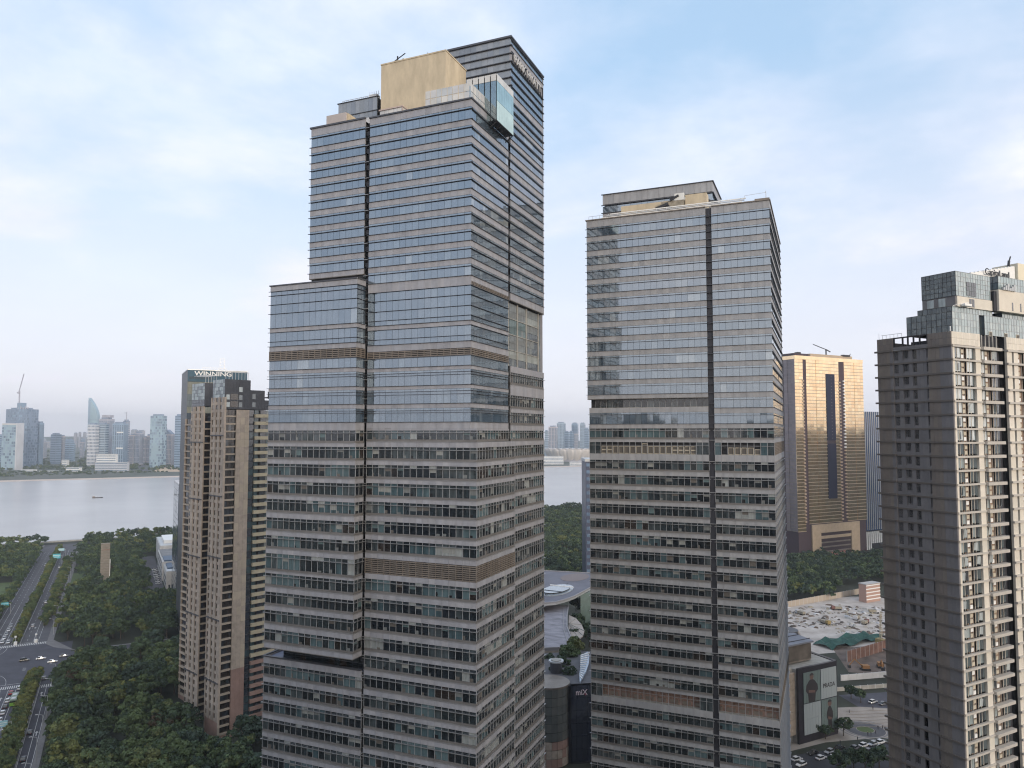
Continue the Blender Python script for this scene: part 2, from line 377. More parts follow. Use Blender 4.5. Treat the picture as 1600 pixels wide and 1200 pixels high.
# block C, the tall rear block: right face in bands, top part without stone
cz = [209.6 - 1.87 * k for k in range(0, 13)]
cb = [(cz[0] - 0.25, cz[1], 'hi', [])]
crow = [(cz[3], cz[5]), (cz[5] - 0.2, cz[7] + 0.1), (cz[7] - 0.1, cz[8])]
cb = [(209.2, 207.8, 'hi', []), (203.9, 200.4, 'tall', [202.1]), (200.2, 196.6, 'tall', [198.3]), (194.6, 192.9, 'hi', []), (192.6, 191.1, 'hi', []), (189.7, 188.0, 'hi', []), (187.7, 186.0, 'hi', []), (184.5, 182.7, 'hi', [])] + [(a, b_, 'hi', []) for a, b_ in UP[1:10]]
facade(t1, P, ('x+', XR), 149.4, 170.2, cb, 209.6, 149.4, pitch=1.4, zoff=0.004)
facade(t1, P, ('x+', XR - 0.003), 149.6, 170.4, [(133.2, 131.0, 'of', [])] + [(x[0], x[1], 'of', []) for x in MID[2:]] + [(120.3, 118.5, 'of', [])] + [(a, b_, 'of', []) for a, b_ in lower_bands(118, 5)], 134.6, 6.0, pitch=1.4, zoff=0.004)
# C left face: blue grey opaque panels between fins
CP_ = [mat('blue grey panel %d' % k, c, 0.25, 0.15, 2.0, var=0.15) for k, c in enumerate([(0.20, 0.22, 0.25), (0.17, 0.19, 0.225), (0.235, 0.25, 0.275), (0.19, 0.205, 0.225)])]
cp = Pieces(t1, 'cladding_panel')
for k in range(0, 12):
    z1, z0 = 209.6 - 1.87 * k, 209.6 - 1.87 * (k + 1)
    for i in range(16):
        cp.add(fb(('y-', 149.4), -87.0 + i * 1.455, -87.0 + (i + 1) * 1.455 - 0.03, z0 + 0.05, z1 - 0.05, -0.3, random.uniform(-0.05, -0.03)), random.choice(CP_))
    P['fin'].append((fb(('y-', 149.4), -87.2, XR + 0.4, z1 - 0.09, z1 + 0.07, -0.3, 0.35), M_fin))
cp.finish()
finish_facade(t1, P)
# cores
mb = MB()
mb.box(XL + 0.3, XR - 0.4, YF + 0.4, 148.1, 6, 186.0, M_core); mb.box(XL + 0.3, XR - 2.4, 148.1, 169.5, 6, 186.0, M_core); mb.box(XL + 1, XR - 0.45, 149.5, 169.6, 6, 134.2, M_core)
mb.box(XL + 0.3, XR2 - 0.4, YF + 0.41, 148.5, 6, 118.0, M_core)
mb.box(-102.8, -89.3, YF + 0.4, 168, 75, 186.1, M_core); mb.box(-110.5, -88.7, 126.5, 150, 75, 151.0, M_core)
mb.box(-113.2, -88.2, YF + 0.3, 152, 6, 70.8, M_core); mb.box(-86.6, XR - 0.4, 149.8, 169.8, 149.3, 209.2, M_core)
mb.box(-88.9, -87.9, YF + 1.1, 160, 6, 186.3, M_slot)
t1.part('core_wall', mb)
mb = MB()
for z in [a - 0.9 for a, _ in UP] + [x[0] - 1.0 for x in lowb()] + [147, 145, 141, 139, 134, 130, 126, 122]:
    mb.box(-88.98, -87.86, YF + 0.5, YF + 1.0, z - 0.5, z + 0.4, M_slot)
    mb.box(-88.95, -87.88, YF - 0.25, YF + 0.2, z + 0.85, z + 0.95, M_rail)
t1.part('slot_louvre', mb, kind='stuff')
mb = MB()
for z in [150] + [a - 1.2 for a, _ in UP[1:]]:
    mb.box(XR - 0.8, XR - 0.55, 148.25, 149.35, z - 1.6, z + 1.5, M_slot)
mb.box(XR - 1.6, XR - 0.9, 148.2, 149.4, 120, 186, M_slot)
t1.part('side_slot', mb)
# fixed copings, soffits, roofs
mb = MB()
cop = Pieces(t1, 'coping'); cop_box = lambda *a: cop.add(a[:6], a[6])
cop_box(XL - 0.1, XR + 0.25, YF - 0.25, YF + 0.3, 186.7, 187.0, M_fin); cop_box(XR - 0.3, XR + 0.25, YF + 0.3, 148.5, 186.7, 187.003, M_fin)
cop_box(-103.45, -88.95, YF - 0.25, YF + 0.3, 186.9, 187.25, M_fin); cop_box(-103.45, -102.9, YF + 0.3, 168, 186.9, 187.25, M_fin)
cop_box(-87.3, XR + 0.3, 149.1, 149.7, 209.6, 209.95, M_fin); cop_box(XR - 0.3, XR + 0.3, 149.7, 170.4, 209.6, 209.953, M_fin); cop_box(-87.3, -86.8, 149.7, 170.4, 209.6, 209.95, M_fin)
cop_box(-111.1, -88.2, 125.9, 126.4, 151.7, 151.95, M_fin); cop_box(-88.7, -88.15, 126.4, 129.3, 151.7, 151.953, M_fin); cop_box(-111.1, -110.6, 126.4, 150, 151.7, 151.95, M_fin)
cop_box(-113.85, -88.3, YF - 0.45, YF + 0.1, 71.3, 71.55, M_fin); cop_box(-113.85, -113.3, YF + 0.1, 152, 71.3, 71.55, M_fin)
cop.finish()
mb = MB()
mb.box(XL + 0.2, XR - 0.3, YF + 0.3, 149.4, 186.3, 186.45, M_roof); mb.box(-103.0, -89.1, YF + 0.3, 168, 186.4, 186.5, M_roof)
mb.box(-110.6, -88.6, 126.4, 150, 151.2, 151.3, M_roof); mb.box(-113.3, -88.3, YF + 0.1, 152, 70.9, 71.0, mat('blue grey roof sheet', (0.16, 0.18, 0.26), 0.6, var=0.2))
mb.box(-86.9, XR - 0.3, 149.7, 170.3, 209.2, 209.3, M_roof)
t1.part('roof_deck', mb)
mb = MB()
mb.box(-103.2, -89.05, YF + 0.01, YF + 2.6, 153.25, 153.4, M_soffit); mb.box(-110.9, -88.31, 126.11, YF + 1.6, 74.25, 74.4, M_soffit)
mb.box(-66, XR - 0.01, 149.42, 170.1, 149.25, 149.4, M_soffit); mb.box(XL, XR - 0.02, YF + 0.01, YF + 0.4, 120.55, 120.69, M_soffit)
t1.part('soffit', mb)
# side walls of the left blocks (unseen flank, plain stone)
mb = MB()
mb.box(-103.2, -102.8, YF + 0.31, 168, 153.4, 186.9, STONE[0]); mb.box(-110.9, -110.5, 126.41, 150, 74.4, 151.7, STONE[1]); mb.box(-113.6, -113.2, YF + 0.11, 152, 6, 71.3, STONE[2])
mb.box(-113.6, XR - 0.3, 170.0, 170.3, 6, 149, STONE[0]); mb.box(-87.2, XR, 170.2, 170.5, 149, 209.6, STONE[0]); mb.box(-87.2, -86.8, 149.7, 170.2, 186.5, 209.6, STONE[0])
mb.box(-113, XR2 - 0.3, YF + 0.5, 169.9, 0, 6, M_conc)
t1.part('flank_wall', mb)
# recess strips above D and E
mb = MB()
for i in range(9): mb.box(-102.4 + i * 1.48, -102.4 + (i + 1) * 1.48 - 0.08, YF + 0.9, YF + 1.0, 151.3, 153.2, GLO[random.choice([0, 1, 5, 5])])
t1.part('recessed_window', mb)
mb = MB()
for i in range(14): mb.box(-109.6 + i * 1.5, -109.6 + (i + 1) * 1.5 - 0.08, YF + 1.5, YF + 1.6, 71.0, 74.2, GLO[random.choice([0, 0, 1, 6])])
t1.part('recessed_window', mb)
# pale glass panes in most bays of the clerestory strip
mb = MB()
for i in range(16):
    if random.random() < 0.75: mb.box(XL + i * 1.5 + 0.06, XL + (i + 1) * 1.5 - 0.06, YF + 0.06, YF + 0.12, 149.15, 149.65, GHI[4])
t1.part('clerestory_pane', mb)
# glass winter garden recess on the right side, z 134.7 to 149.2
GW = [mat('winter garden glass %d' % k, c, 0.08, 0.0, 2.2, var=0.25, stretch=(1, 1, 0.3)) for k, c in enumerate([(0.16, 0.175, 0.18), (0.10, 0.15, 0.16), (0.26, 0.28, 0.27), (0.085, 0.10, 0.12)])]
wg = Pieces(t1, 'winter_garden_pane')
pat = [[0, 0, 0, 0], [0, 0, 2, 2], [1, 1, 0, 0], [1, 1, 3, 3], [0, 0, 0, 3], [0, 0, 3, 3], [2, 2, 2, 2], [3, 3, 3, 3]]
for r in range(8):
    z1 = 148.9 - r * 1.78
    for i in range(14):
        k = pat[r][min(3, i // 4)] if random.random() < 0.93 else 0
        wg.add(fb(('x+', XR), 149.5 + i * 1.36, 149.5 + (i + 1) * 1.36 - 0.06, z1 - 1.72, z1, -0.95, -0.88), GW[k], ('x', random.gauss(0, 0.006), random.gauss(0, 0.006)))
wg.finish()
mb = MB()
mb.box(XR - 1.6, XR - 0.97, 149.5, 168.6, 134.7, 149.2, M_core)
for r in (2, 4, 6): mb.box(XR - 0.9, XR - 0.72, 149.5, 168.6, 148.93 - r * 1.78, 149.09 - r * 1.78, M_conc)
for y in (149.5, 155.0, 160.6, 168.4): mb.box(XR - 0.92, XR - 0.7, y, y + 0.4, 134.7, 149.2, M_conc)
t1.part('winter_garden_frame', mb)
CLEAR = bpy.data.materials.new('clear glass'); CLEAR.use_nodes = True
_t = CLEAR.node_tree; _t.nodes.clear(); _o = _t.nodes.new('ShaderNodeOutputMaterial'); _m = _t.nodes.new('ShaderNodeMixShader'); _f = _t.nodes.new('ShaderNodeLayerWeight'); _f.inputs[0].default_value = 0.35
_tr = _t.nodes.new('ShaderNodeBsdfTransparent'); _tr.inputs[0].default_value = (0.78, 0.88, 0.87, 1); _g = _t.nodes.new('ShaderNodeBsdfGlossy'); _g.inputs[0].default_value = (0.9, 0.95, 1, 1); _g.inputs[1].default_value = 0.03
_ma = _t.nodes.new('ShaderNodeMath'); _ma.operation = 'ADD'; _ma.inputs[1].default_value = 0.10; _t.links.new(_f.outputs[1], _ma.inputs[0])
_t.links.new(_ma.outputs[0], _m.inputs[0]); _t.links.new(_tr.outputs[0], _m.inputs[1]); _t.links.new(_g.outputs[0], _m.inputs[2]); _t.links.new(_m.outputs[0], _o.inputs[0])
mb = MB()
for r in range(4):
    for i in range(3): mb.box(XR - 0.9 + i * 0.0, XR - 0.85, 168.7 + i * 0.55, 169.2 + i * 0.55, 134.8 + r * 3.3, 138.0 + r * 3.3, CLEAR)
t1.part('corner_glass_screen', mb)
# rooftop: penthouse box
mb = MB(); mb.box(-89.5, -73.2, 136.0, 145.7, 186.4, 201.8, M_beige)
pent = t1.part('penthouse', mb)
mb = MB(); mb.box(-89.6, -73.1, 135.9, 136.2, 201.8, 202.1, M_beige); mb.box(-73.4, -73.1, 136.2, 145.8, 201.8, 202.103, M_beige); mb.box(-89.6, -89.3, 136.2, 145.8, 201.8, 202.1, M_beige)
t1.part('parapet', mb, pent)
mb = MB(); mb.beam((-86.5, 138, 202), (-86.5, 138, 204.3), 0.25, M_dark); mb.beam((-87.5, 138, 203.2), (-84.5, 138, 204.6), 0.16, M_dark); mb.cyl(-84.8, 138.4, 202, 203.4, 0.7, 0.7, M_lt, 10); mb.box(-84, -82.8, 138, 139, 202, 203, M_lt)
t1.part('antenna', mb)
mb = MB(); mb.beam((-80.5, 141, 202), (-80.5, 141, 205.4), 0.14, M_lt); mb.box(-81.4, -79.6, 140.7, 141.3, 202, 202.8, M_white)
t1.part('roof_vent', mb)
for x, y, z, wd, hh in ((-100, 140, 186.5, 1.6, 1.8), (-97.5, 144, 186.5, 2.2, 2.4), (-71.5, 133.5, 186.5, 1.5, 1.6), (-69, 134.5, 186.5, 2.4, 2.0)):
    mb = MB(); mb.box(x, x + wd, y, y + wd, z, z + hh, M_lt); mb.box(x + .2, x + wd - .2, y - .05, y, z + .3, z + hh - .4, M_dark); t1.part('roof_unit', mb)
mb = MB()
for k in range(4): mb.beam((-89.65, 137.2 + k * 2.1, 187), (-89.65, 137.2 + k * 2.1, 201), .12, M_louv)
for k in range(3): mb.box(-86.5 + k * 5, -85.2 + k * 5, 135.9, 136.0, 188.2, 189.4, M_louv)
t1.part('penthouse_fitting', mb, pent)
# glass balustrade and screens along the roof edge
GB = [mat('frosted glass %d' % k, c, 0.15, 0.0, 1.6, var=0.15) for k, c in enumerate([(0.52, 0.52, 0.53), (0.46, 0.48, 0.50), (0.57, 0.56, 0.54)])]
gs = Pieces(t1, 'glass_screen_panel')
for i in range(8):
    for r in range(2): gs.add((-74.6 + i * 1.28, -74.6 + (i + 1) * 1.28 - 0.12, YF + 0.5, YF + 0.58, 187.0 + r * 1.75, 187.0 + r * 1.75 + 1.63, ), random.choice(GB))
for i in range(6):
    for r in range(2): gs.add((XR - 0.55, XR - 0.47, YF + 0.62 + i * 1.25, YF + 0.62 + (i + 1) * 1.25 - 0.12, 187.0 + r * 1.75, 187.0 + r * 1.75 + 1.63), random.choice(GB))
for i in range(5): gs.add((-93.2 + i * 1.2, -93.2 + (i + 1) * 1.2 - 0.06, 133.5, 133.58, 186.6, 189.2), random.choice(GB))
for i in range(5): gs.add((-86.6 + i * 1.12, -86.6 + (i + 1) * 1.12 - 0.07, 131.3, 131.4, 186.6, 188.9), random.choice(GB))
for i in range(2): gs.add((-81.02, -80.95, 131.3 + i * 1.6, 131.3 + (i + 1) * 1.6 - 0.07, 186.6, 188.9), random.choice(GB))
gs.finish()
mb = MB(); M_pink = mat('dusty pink frame', (0.45, 0.36, 0.33), 0.6)
mb.box(-86.8, -80.8, 131.1, 131.45, 188.9, 189.15, M_pink); mb.box(-81.1, -80.8, 131.45, 134.6, 188.9, 189.153, M_pink); mb.box(-81.1, -80.85, 131.2, 131.3, 186.5, 188.9, M_pink)
t1.part('canopy_frame', mb)
mb = MB(); mb.box(-100.4, -95.2, 131.0, 131.4, 187.3, 190.1, mat('grey render', (0.42, 0.38, 0.37), 0.8, var=0.1)); mb.box(-100.4, -94.9, 131.4, 136, 187.2, 190.0, M_beige); t1.part('plant_room', mb)
mb = MB()
for k in range(3):
    for i in range(9): mb.box(-102.4 + i * 1.18, -102.4 + (i + 1) * 1.18 - 0.03, 138.0, 138.3, 186.6 + k * 3.2, 186.6 + k * 3.2 + 3.05, CP_[(i + k) % 4])
    mb.box(-102.7, -91.5, 137.8, 138.4, 189.65 + k * 3.2, 189.77 + k * 3.2, M_fin)
mb.box(-102.3, -91.9, 138.35, 150, 186.6, 196.0, M_core); t1.part('rear_wing', mb)
mb = MB(); 
for i in range(18): mb.beam((-102.0 + i * 0.58, 139, 196.0), (-102.0 + i * 0.58, 139, 197.1 + (0.8 if i > 12 else 0)), 0.07, M_lt)
mb.beam((-102.0, 139, 197.1), (-91.9, 139, 197.1), 0.09, M_lt); mb.box(-95, -93.0, 139.5, 141, 196.0, 197.6, M_white)
t1.part('roof_railing', mb)
# glass lounge hanging over the right edge
lx0, lx1, ly0, ly1, lz0, lz1 = -68.4, -61.4, 136.6, 145.5, 184.9, 194.8
lounge = Pieces(t1, 'lounge_pane')
for i in range(5):
    x0 = lx0 + i * (lx1 - lx0) / 5
    lounge.add((x0 + 0.02, x0 + 1.2, ly0, ly0 + 0.06, lz0 if x0 > XR - 0.6 else 186.6, lz1 - 1.5), CLEAR); lounge.add((x0 + 0.02, x0 + 1.2, ly0 - 0.02, ly0 + 0.06, lz1 - 1.45, lz1), GB[2])
for i in range(7):
    y0 = ly0 + 0.08 + i * 1.26
    for z0, z1, mm in ((lz0, lz0 + 4.2, mat('pale cyan glass', (0.45, 0.60, 0.60), 0.1, 0, 1.8, var=.12)), (lz0 + 4.25, lz1 - 1.5, mat('sky glass', (0.20, 0.36, 0.42), 0.05, 0, 3.0, var=0.2)), (lz1 - 1.45, lz1, GB[2])): lounge.add((lx1 - 0.06, lx1, y0, y0 + 1.22, z0, z1), mm, ('x', random.gauss(0, .004), random.gauss(0, .004)))
lounge.finish()
mb = MB(); mb.box(lx0, lx1 - 0.1, ly0 + 0.1, ly1, lz1 - 0.3, lz1 - 0.05, M_lt); mb.box(XR + 0.35, lx1 - 0.08, ly0 + 0.1, ly1, lz0 - 0.1, lz0 + 0.25, M_dark)
mb.box(lx0, XR - 0.6, ly0 + 2.5, ly1, 186.5, lz1 - 0.35, mat('lounge interior', (0.10, 0.13, 0.15), 0.6))
for i in range(5): mb.beam((XR + 0.4, ly0 + 0.4 + i * 2.1, lz0 - 1.3), (lx1 - 0.2, ly0 + 0.4 + i * 2.1, lz0 - 0.15), 0.16, M_dark)
for i in range(4): mb.beam((lx1 - 0.3, ly0 + 0.4 + i * 2.1, lz0 - 0.2), (XR + 0.4, ly0 + 2.5 + i * 2.1, lz0 - 0.2), 0.14, M_dark)
for i in range(3): mb.beam((lx0 + 1.6 + i * 1.2, ly0 + 0.8, 187), (lx0 + 1.6 + i * 1.2, ly0 + 0.8, 190.3), 0.16, M_lt)
t1.part('lounge_frame', mb)
# sign on the top right band
sg = t1.text('sign_lettering', 'PARK HYATT', 2.6, mat('sign white', (0.5, 0.49, 0.48), 0.4), (XR + 0.45, 150.3, 204.25), (0, 1), 0.12, 1.12, 0.03)
mb = MB(); mb.box(XR + 0.05, XR + 0.2, 149.6, 169.9, 204.0, 204.14, M_dark); mb.box(XR + 0.05, XR + 0.2, 149.6, 169.9, 206.35, 206.5, M_dark)
for i in range(16): mb.box(XR + 0.08, XR + 0.3, 150.2 + i * 1.28, 150.3 + i * 1.28, 204.0, 206.5, M_dark)
t1.part('sign_frame', mb)

# ------------------------------------------------------------------ tower 2 (office tower)
t2 = Thing('office_tower', 'square stone banded office tower with one dark vertical slot, right of the tallest tower', 'skyscraper', 0.0, -34.0, 210.0)
P = new_facade_parts(t2)
Y2, A0, A1, B0, B1 = 186.4, -57.5, -26.4, -25.0, -11.2
U2 = [(173.94, 171.94), (170.12, 168.18), (166.2, 164.32), (162.41, 160.46), (158.58, 156.64), (154.73, 152.82), (150.92, 148.94), (146.98, 145.11), (143.17, 141.24), (139.39, 137.38), (135.59, 133.64), (131.83, 129.75)]
Lw = [(112.76, 110.56), (108.97, 106.69), (105.18, 102.83), (101.4, 99.06), (97.55, 95.29), (93.79, 91.38), (89.73, 87.48), (85.98, 83.74), (81.99, 79.86), (78.14, 75.91), (74.34, 72.12), (70.33, 68.26), (66.48, 64.41), (62.68, 60.57), (58.99, 56.78), (55.56, 52.47), (50.9, 48.66), (47.12, 44.93)]
z = 43.39
while z > 8: Lw.append((z, z - 2.2)); z -= 3.82
lw = lambda: [(a, b_, 'of' if a != 55.56 else 'mech', []) for a, b_ in Lw]
hi2 = [(a, b_, 'hi', []) for a, b_ in U2]
facade(t2, P, ('y-', Y2), A0, A1, hi2, 176.3, 128.65, 1.56, STONE2)
facade(t2, P, ('y-', Y2), -57.0, A1, [(124.5, 122.09, 'hi', []), (120.92, 118.63, 'of', []), (117.41, 114.36, 'mech', [])] + lw(), 126.2, 6.0, 1.56, STONE2)
facade(t2, P, ('y-', Y2), -56.0, A1, [(128.5, 126.25, 'rec', [])], 128.5, 126.25, 1.56, STONE2)
facade(t2, P, ('y-', Y2), B0, B1, hi2 + [(127.91, 125.96, 'hi', []), (124.08, 122.09, 'hi', []), (120.92, 118.63, 'of', []), (117.41, 114.36, 'mech', [])] + lw(), 176.3, 6.0, 1.53, STONE2)
facade(t2, P, ('x+', B1), Y2 + 0.31, 232.5, hi2 + [(127.91, 125.96, 'hi', []), (124.08, 122.09, 'hi', []), (120.92, 118.63, 'hi', []), (117.41, 114.36, 'lo', [])] + [(a, b_, 'lo' if a == 55.56 else 'of', []) for a, b_ in Lw], 176.3, 6.0, 1.6, STONE2, zoff=0.004)
finish_facade(t2, P)
# plant floors: air conditioners stand behind open frames
M_ac = mat('air conditioner case', (0.50, 0.45, 0.36), 0.6, var=0.1); M_acg = mat('air conditioner grille', (0.10, 0.09, 0.08), 0.6)
def ac_unit(mb, x, y, z, wd, h, n=1, dp=0.7):
    mb.box(x, x + wd, y, y + dp, z, z + h, M_ac)
    for k in range(n): mb.box(x + 0.12, x + wd - 0.12, y - 0.03, y, z + 0.12 + k * (h / n), z + (k + 1) * (h / n) - 0.14, M_acg)
def mech(zt, zb, x0, x1, g0, g1, colr):
    fr = MB(); n = round((x1 - x0) / 1.56); st = (x1 - x0) / n
    for i in range(n + 1): fr.box(x0 + i * st - 0.05, x0 + i * st + 0.05, Y2 + 0.02, Y2 + 0.14, zb, zt, M_mull)
    fr.box(x0, x1, Y2 - 0.1, Y2 - 0.02, zt - 0.85, zt - 0.77, M_rail); fr.box(x0, x1, Y2 + 1.5, Y2 + 1.6, zb, zt, colr); fr.box(x0, x1, Y2 + 0.2, Y2 + 1.5, zb, zb + 0.1, M_conc)
    t2.part('plant_floor_frame', fr)
    gl = Pieces(t2, 'window_pane', 20)
    for i in range(n):
        if i < g0 or i >= n - g1: gl.add(fb(('y-', Y2), x0 + i * st + 0.06, x0 + (i + 1) * st - 0.06, zb + 0.05, zt - 0.05, -0.22, -0.15), GLO[random.choice([1, 2, 5])], ('y', random.gauss(0, .003), 0))
    gl.finish()
    return n, st
n, st = mech(117.41, 114.36, -57.0, A1, 2, 2, M_dark)
for i in range(2, n - 2):
    mb = MB(); ac_unit(mb, -57.0 + i * st + 0.12, Y2 + 0.4, 114.5, 1.3, 1.9 if i not in (9,) else 2.6, 2 if (i in (2, 3) or i > n - 7) else 1); t2.part('air_conditioner', mb)
n, st = mech(117.41, 114.36, B0, B1, 1, 2, M_dark)
for i in range(2, n - 2):
    mb = MB(); ac_unit(mb, B0 + i * st + 0.12, Y2 + 0.4, 114.5, 1.3, 1.7 if i < n - 3 else 1.3); t2.part('air_conditioner', mb)
M_rust = mat('rusty brick red plant wall', (0.25, 0.165, 0.135), 0.8, var=0.35, vscale=1.2)
for x0, x1, g0, g1 in ((-57.0, A1, 2, 2), (B0, B1, 0, 0)):
    n, st = mech(55.56, 52.47, x0, x1, g0, g1, M_rust)
    mb = MB()
    for i in range(g0, n - g1):
        for k in range(2): mb.box(x0 + i * st + 0.15, x0 + i * st + 0.65 + 0.7 * (i % 2), Y2 + 1.3, Y2 + 1.5, 52.8 + k * 1.1, 53.6 + k * 1.1, M_rust if k else M_louv)
    t2.part('plant_grille', mb)
mb = MB()
mb.box(-57.1, B1 - 0.4, Y2 + 2.2, 232.0, 6, 176.0, M_core)
mb.box(-57.0, B1 - 0.45, Y2 + 0.4, Y2 + 2.2, 128.7, 176.0, M_core); mb.box(A1, B1 - 0.45, Y2 + 0.4, Y2 + 2.3, 117.6, 128.7, M_core)
for z1, z0 in ((126.2, 117.7), (114.2, 56.0), (52.3, 6)): mb.box(-56.9, B1 - 0.46, Y2 + 0.4, Y2 + 2.19, z0, z1, M_core)
t2.part('core_wall', mb)
mb = MB(); mb.box(A1 + 0.02, B0 - 0.02, Y2 + 0.33, Y2 + 2.1, 6, 176.2, M_slot)
for z in [a for a, _ in U2] + [b_ for _, b_ in U2] + [a for a, _ in Lw] + [127, 124, 121, 118]: mb.box(A1 - 0.05, B0 + 0.05, Y2 - 0.16, Y2 + 0.3, z - 0.06, z + 0.05, M_fin if z > 120 else M_rail)
t2.part('dark_slot', mb)
mb = MB()
cop = Pieces(t2, 'coping')
cop_box(A0 - 0.25, A1, Y2 - 0.28, Y2 + 0.3, 176.3, 176.55, M_louv); cop_box(B0, B1 + 0.25, Y2 - 0.28, Y2 + 0.3, 176.3, 176.55, M_louv); cop_box(B1 - 0.3, B1 + 0.25, Y2 + 0.3, 232.6, 176.3, 176.553, M_louv)
cop_box(A0 - 0.25, A0 + 0.2, Y2 + 0.3, 232.6, 176.3, 176.55, M_louv)
cop_box(-14.6, B1 + 0.05, Y2 + 0.1, Y2 + 0.5, 176.56, 177.0, M_louv)
cop.finish()
mb = MB(); mb.box(A0 + 0.2, B1 - 0.3, Y2 + 0.3, 232.3, 176.0, 176.15, M_roof); t2.part('roof_deck', mb)
mb = MB(); mb.box(A0, A1, Y2 + 0.01, Y2 + 2.2, 128.5, 128.64, M_soffit); mb.box(A0, A0 + 0.4, Y2 + 0.31, 232, 128.65, 176.3, STONE2[0]); mb.box(-57.0, -56.6, Y2 + 0.31, 232, 6, 126.2, STONE2[1]); mb.box(-56, -55.6, Y2 + 2.2, 232, 126, 128.6, M_core); mb.box(-57, B1, 232.3, 232.6, 6, 176.3, STONE2[2])
mb.box(-57, B1 - 0.3, Y2 + 0.5, 232, 0, 6, M_conc); mb.box(-57.0, A1, Y2 + 0.01, Y2 + 2.3, 126.2, 126.3, M_conc)
t2.part('flank_wall', mb)
# crown on the roof
mb = MB(); mb.box(-55.0, -26.1, 195.3, 211.6, 176, 185.4, M_core)
crown = t2.part('roof_crown', mb)
cp = Pieces(t2, 'crown_panel', 120, crown)
for i in range(19):
    x0 = -55.4 + i * 1.563
    cp.add((x0, x0 + 1.53, 195.0, 195.28, 183.0, 185.7), random.choice(STONE2)); cp.add((x0, x0 + 1.53, 195.08, 195.25, 180.6, 182.4), GHI[random.choice([0, 1, 2, 3])], ('y', random.gauss(0, .004), random.gauss(0, .004))); cp.add((x0, x0 + 1.53, 195.0, 195.28, 176.2, 180.4), random.choice(STONE2))
for i in range(10):
    y0 = 195.3 + i * 1.63
    cp.add((-26.0, -25.7, y0, y0 + 1.6, 183.0, 185.7), random.choice(STONE2)); cp.add((-25.95, -25.8, y0, y0 + 1.6, 180.6, 182.4), GHI[1]); cp.add((-26.0, -25.7, y0, y0 + 1.6, 176.2, 180.4), random.choice(STONE2))
cp.finish()
mb = MB()
for z in (185.75, 182.7, 180.5): mb.box(-55.75, -25.4, 194.7, 195.1, z - 0.08, z + 0.1, M_fin); mb.box(-25.9, -25.38, 195.1, 211.9, z - 0.078, z + 0.102, M_fin)
t2.part('crown_fin', mb, crown)
mb = MB(); mb.box(-49.2, -27.0, 191.0, 193.6, 176.2, 180.6, M_beige); mb.box(-32.0, -26.6, 190.4, 193.8, 176.2, 181.4, M_beige)
t2.part('beige_plant_room', mb)
mb = MB(); M_oldc = mat('weathered concrete', (0.28, 0.25, 0.20), 0.9, var=0.35, vscale=0.8)
mb.box(-38.2, -32.3, 189.6, 191, 176.2, 180.0, M_oldc); mb.beam((-39.5, 189.3, 178.2), (-36.2, 189.3, 179.3), 0.7, M_dark); mb.beam((-35.8, 189.4, 180.1), (-33.5, 189.4, 181.2), 0.5, M_dark); mb.beam((-36.6, 189.3, 179.2), (-34.8, 189.3, 177.4), 0.35, M_dark); mb.box(-34.6, -32.2, 189.5, 190.5, 180.0, 181.8, mat('white fan unit', (0.7, 0.7, 0.68), 0.5))
t2.part('cooling_plant', mb)
mb = MB()
for k in range(3): mb.box(-53.5 + k * 1.0, -17.6 + k * 0.4, Y2 + 0.5 + k * 0.7, Y2 + 0.75 + k * 0.7, 176.7 + k * 0.62, 176.95 + k * 0.62, M_white if k != 1 else M_lt)
for i in range(14): mb.beam((-52 + i * 2.6, Y2 + 0.6, 176.5), (-52 + i * 2.6, Y2 + 2.2, 178.2), 0.14, M_lt)
t2.part('cleaning_rail', mb)
mb = MB(); mb.beam((-17, Y2 + 1, 178.4), (-12, Y2 + 1, 178.6), 0.07, M_lt); mb.beam((-12, Y2 + 1, 176.6), (-12, Y2 + 1, 179.0), 0.15, M_lt); mb.beam((-17, Y2 + 1, 176.6), (-17, Y2 + 1, 178.4), 0.07, M_lt)
for i in range(5): mb.beam((-57 + i * 1.0, Y2 + 0.6, 176.6), (-57 + i * 1.0, Y2 + 0.6, 177.6), 0.06, M_lt)
mb.beam((-57, Y2 + 0.6, 177.6), (-53, Y2 + 0.6, 177.6), 0.07, M_lt)
t2.part('roof_railing', mb)
# ------------------------------------------------------------------ city grid (p along the cross street, q along the avenue)
GA = R(51.3)
PV = np.array([math.cos(GA), math.sin(GA), 0]); QV = np.array([-math.sin(GA), math.cos(GA), 0])
def W(p_, q_, z=0.0): return (p_ * PV[0] + q_ * QV[0], p_ * PV[1] + q_ * QV[1], z)
def PQ(P): P = np.array(P); return (float(P @ PV), float(P @ QV), float(P[2]))
def gpq(x, y, z=0.0): return PQ(onz(x, y, z))

# ------------------------------------------------------------------ right residential tower
PX, QX = 163.4, 97.2
rt = Thing('residential_tower', 'beige and dark stone apartment tower with stepped glass top at the right edge', 'apartment tower', GA, 175.0, 107.0)
BT = [mat('dark brown tile %d' % k, c, 0.6, var=0.12) for k, c in enumerate([(0.18, 0.155, 0.14), (0.165, 0.145, 0.135), (0.19, 0.165, 0.145)])]
BG = [mat('grey tile %d' % k, c, 0.6, var=0.12) for k, c in enumerate([(0.175, 0.168, 0.175), (0.16, 0.155, 0.165)])]
CR_ = [mat('cream stone %d' % k, c, 0.6, var=0.08) for k, c in enumerate([(0.64, 0.59, 0.51), (0.61, 0.57, 0.50), (0.66, 0.61, 0.54)])]
M_ledge = mat('brown ledge', (0.13, 0.115, 0.105), 0.6); M_cled = mat('cream ledge', (0.46, 0.43, 0.395), 0.65, var=0.08)
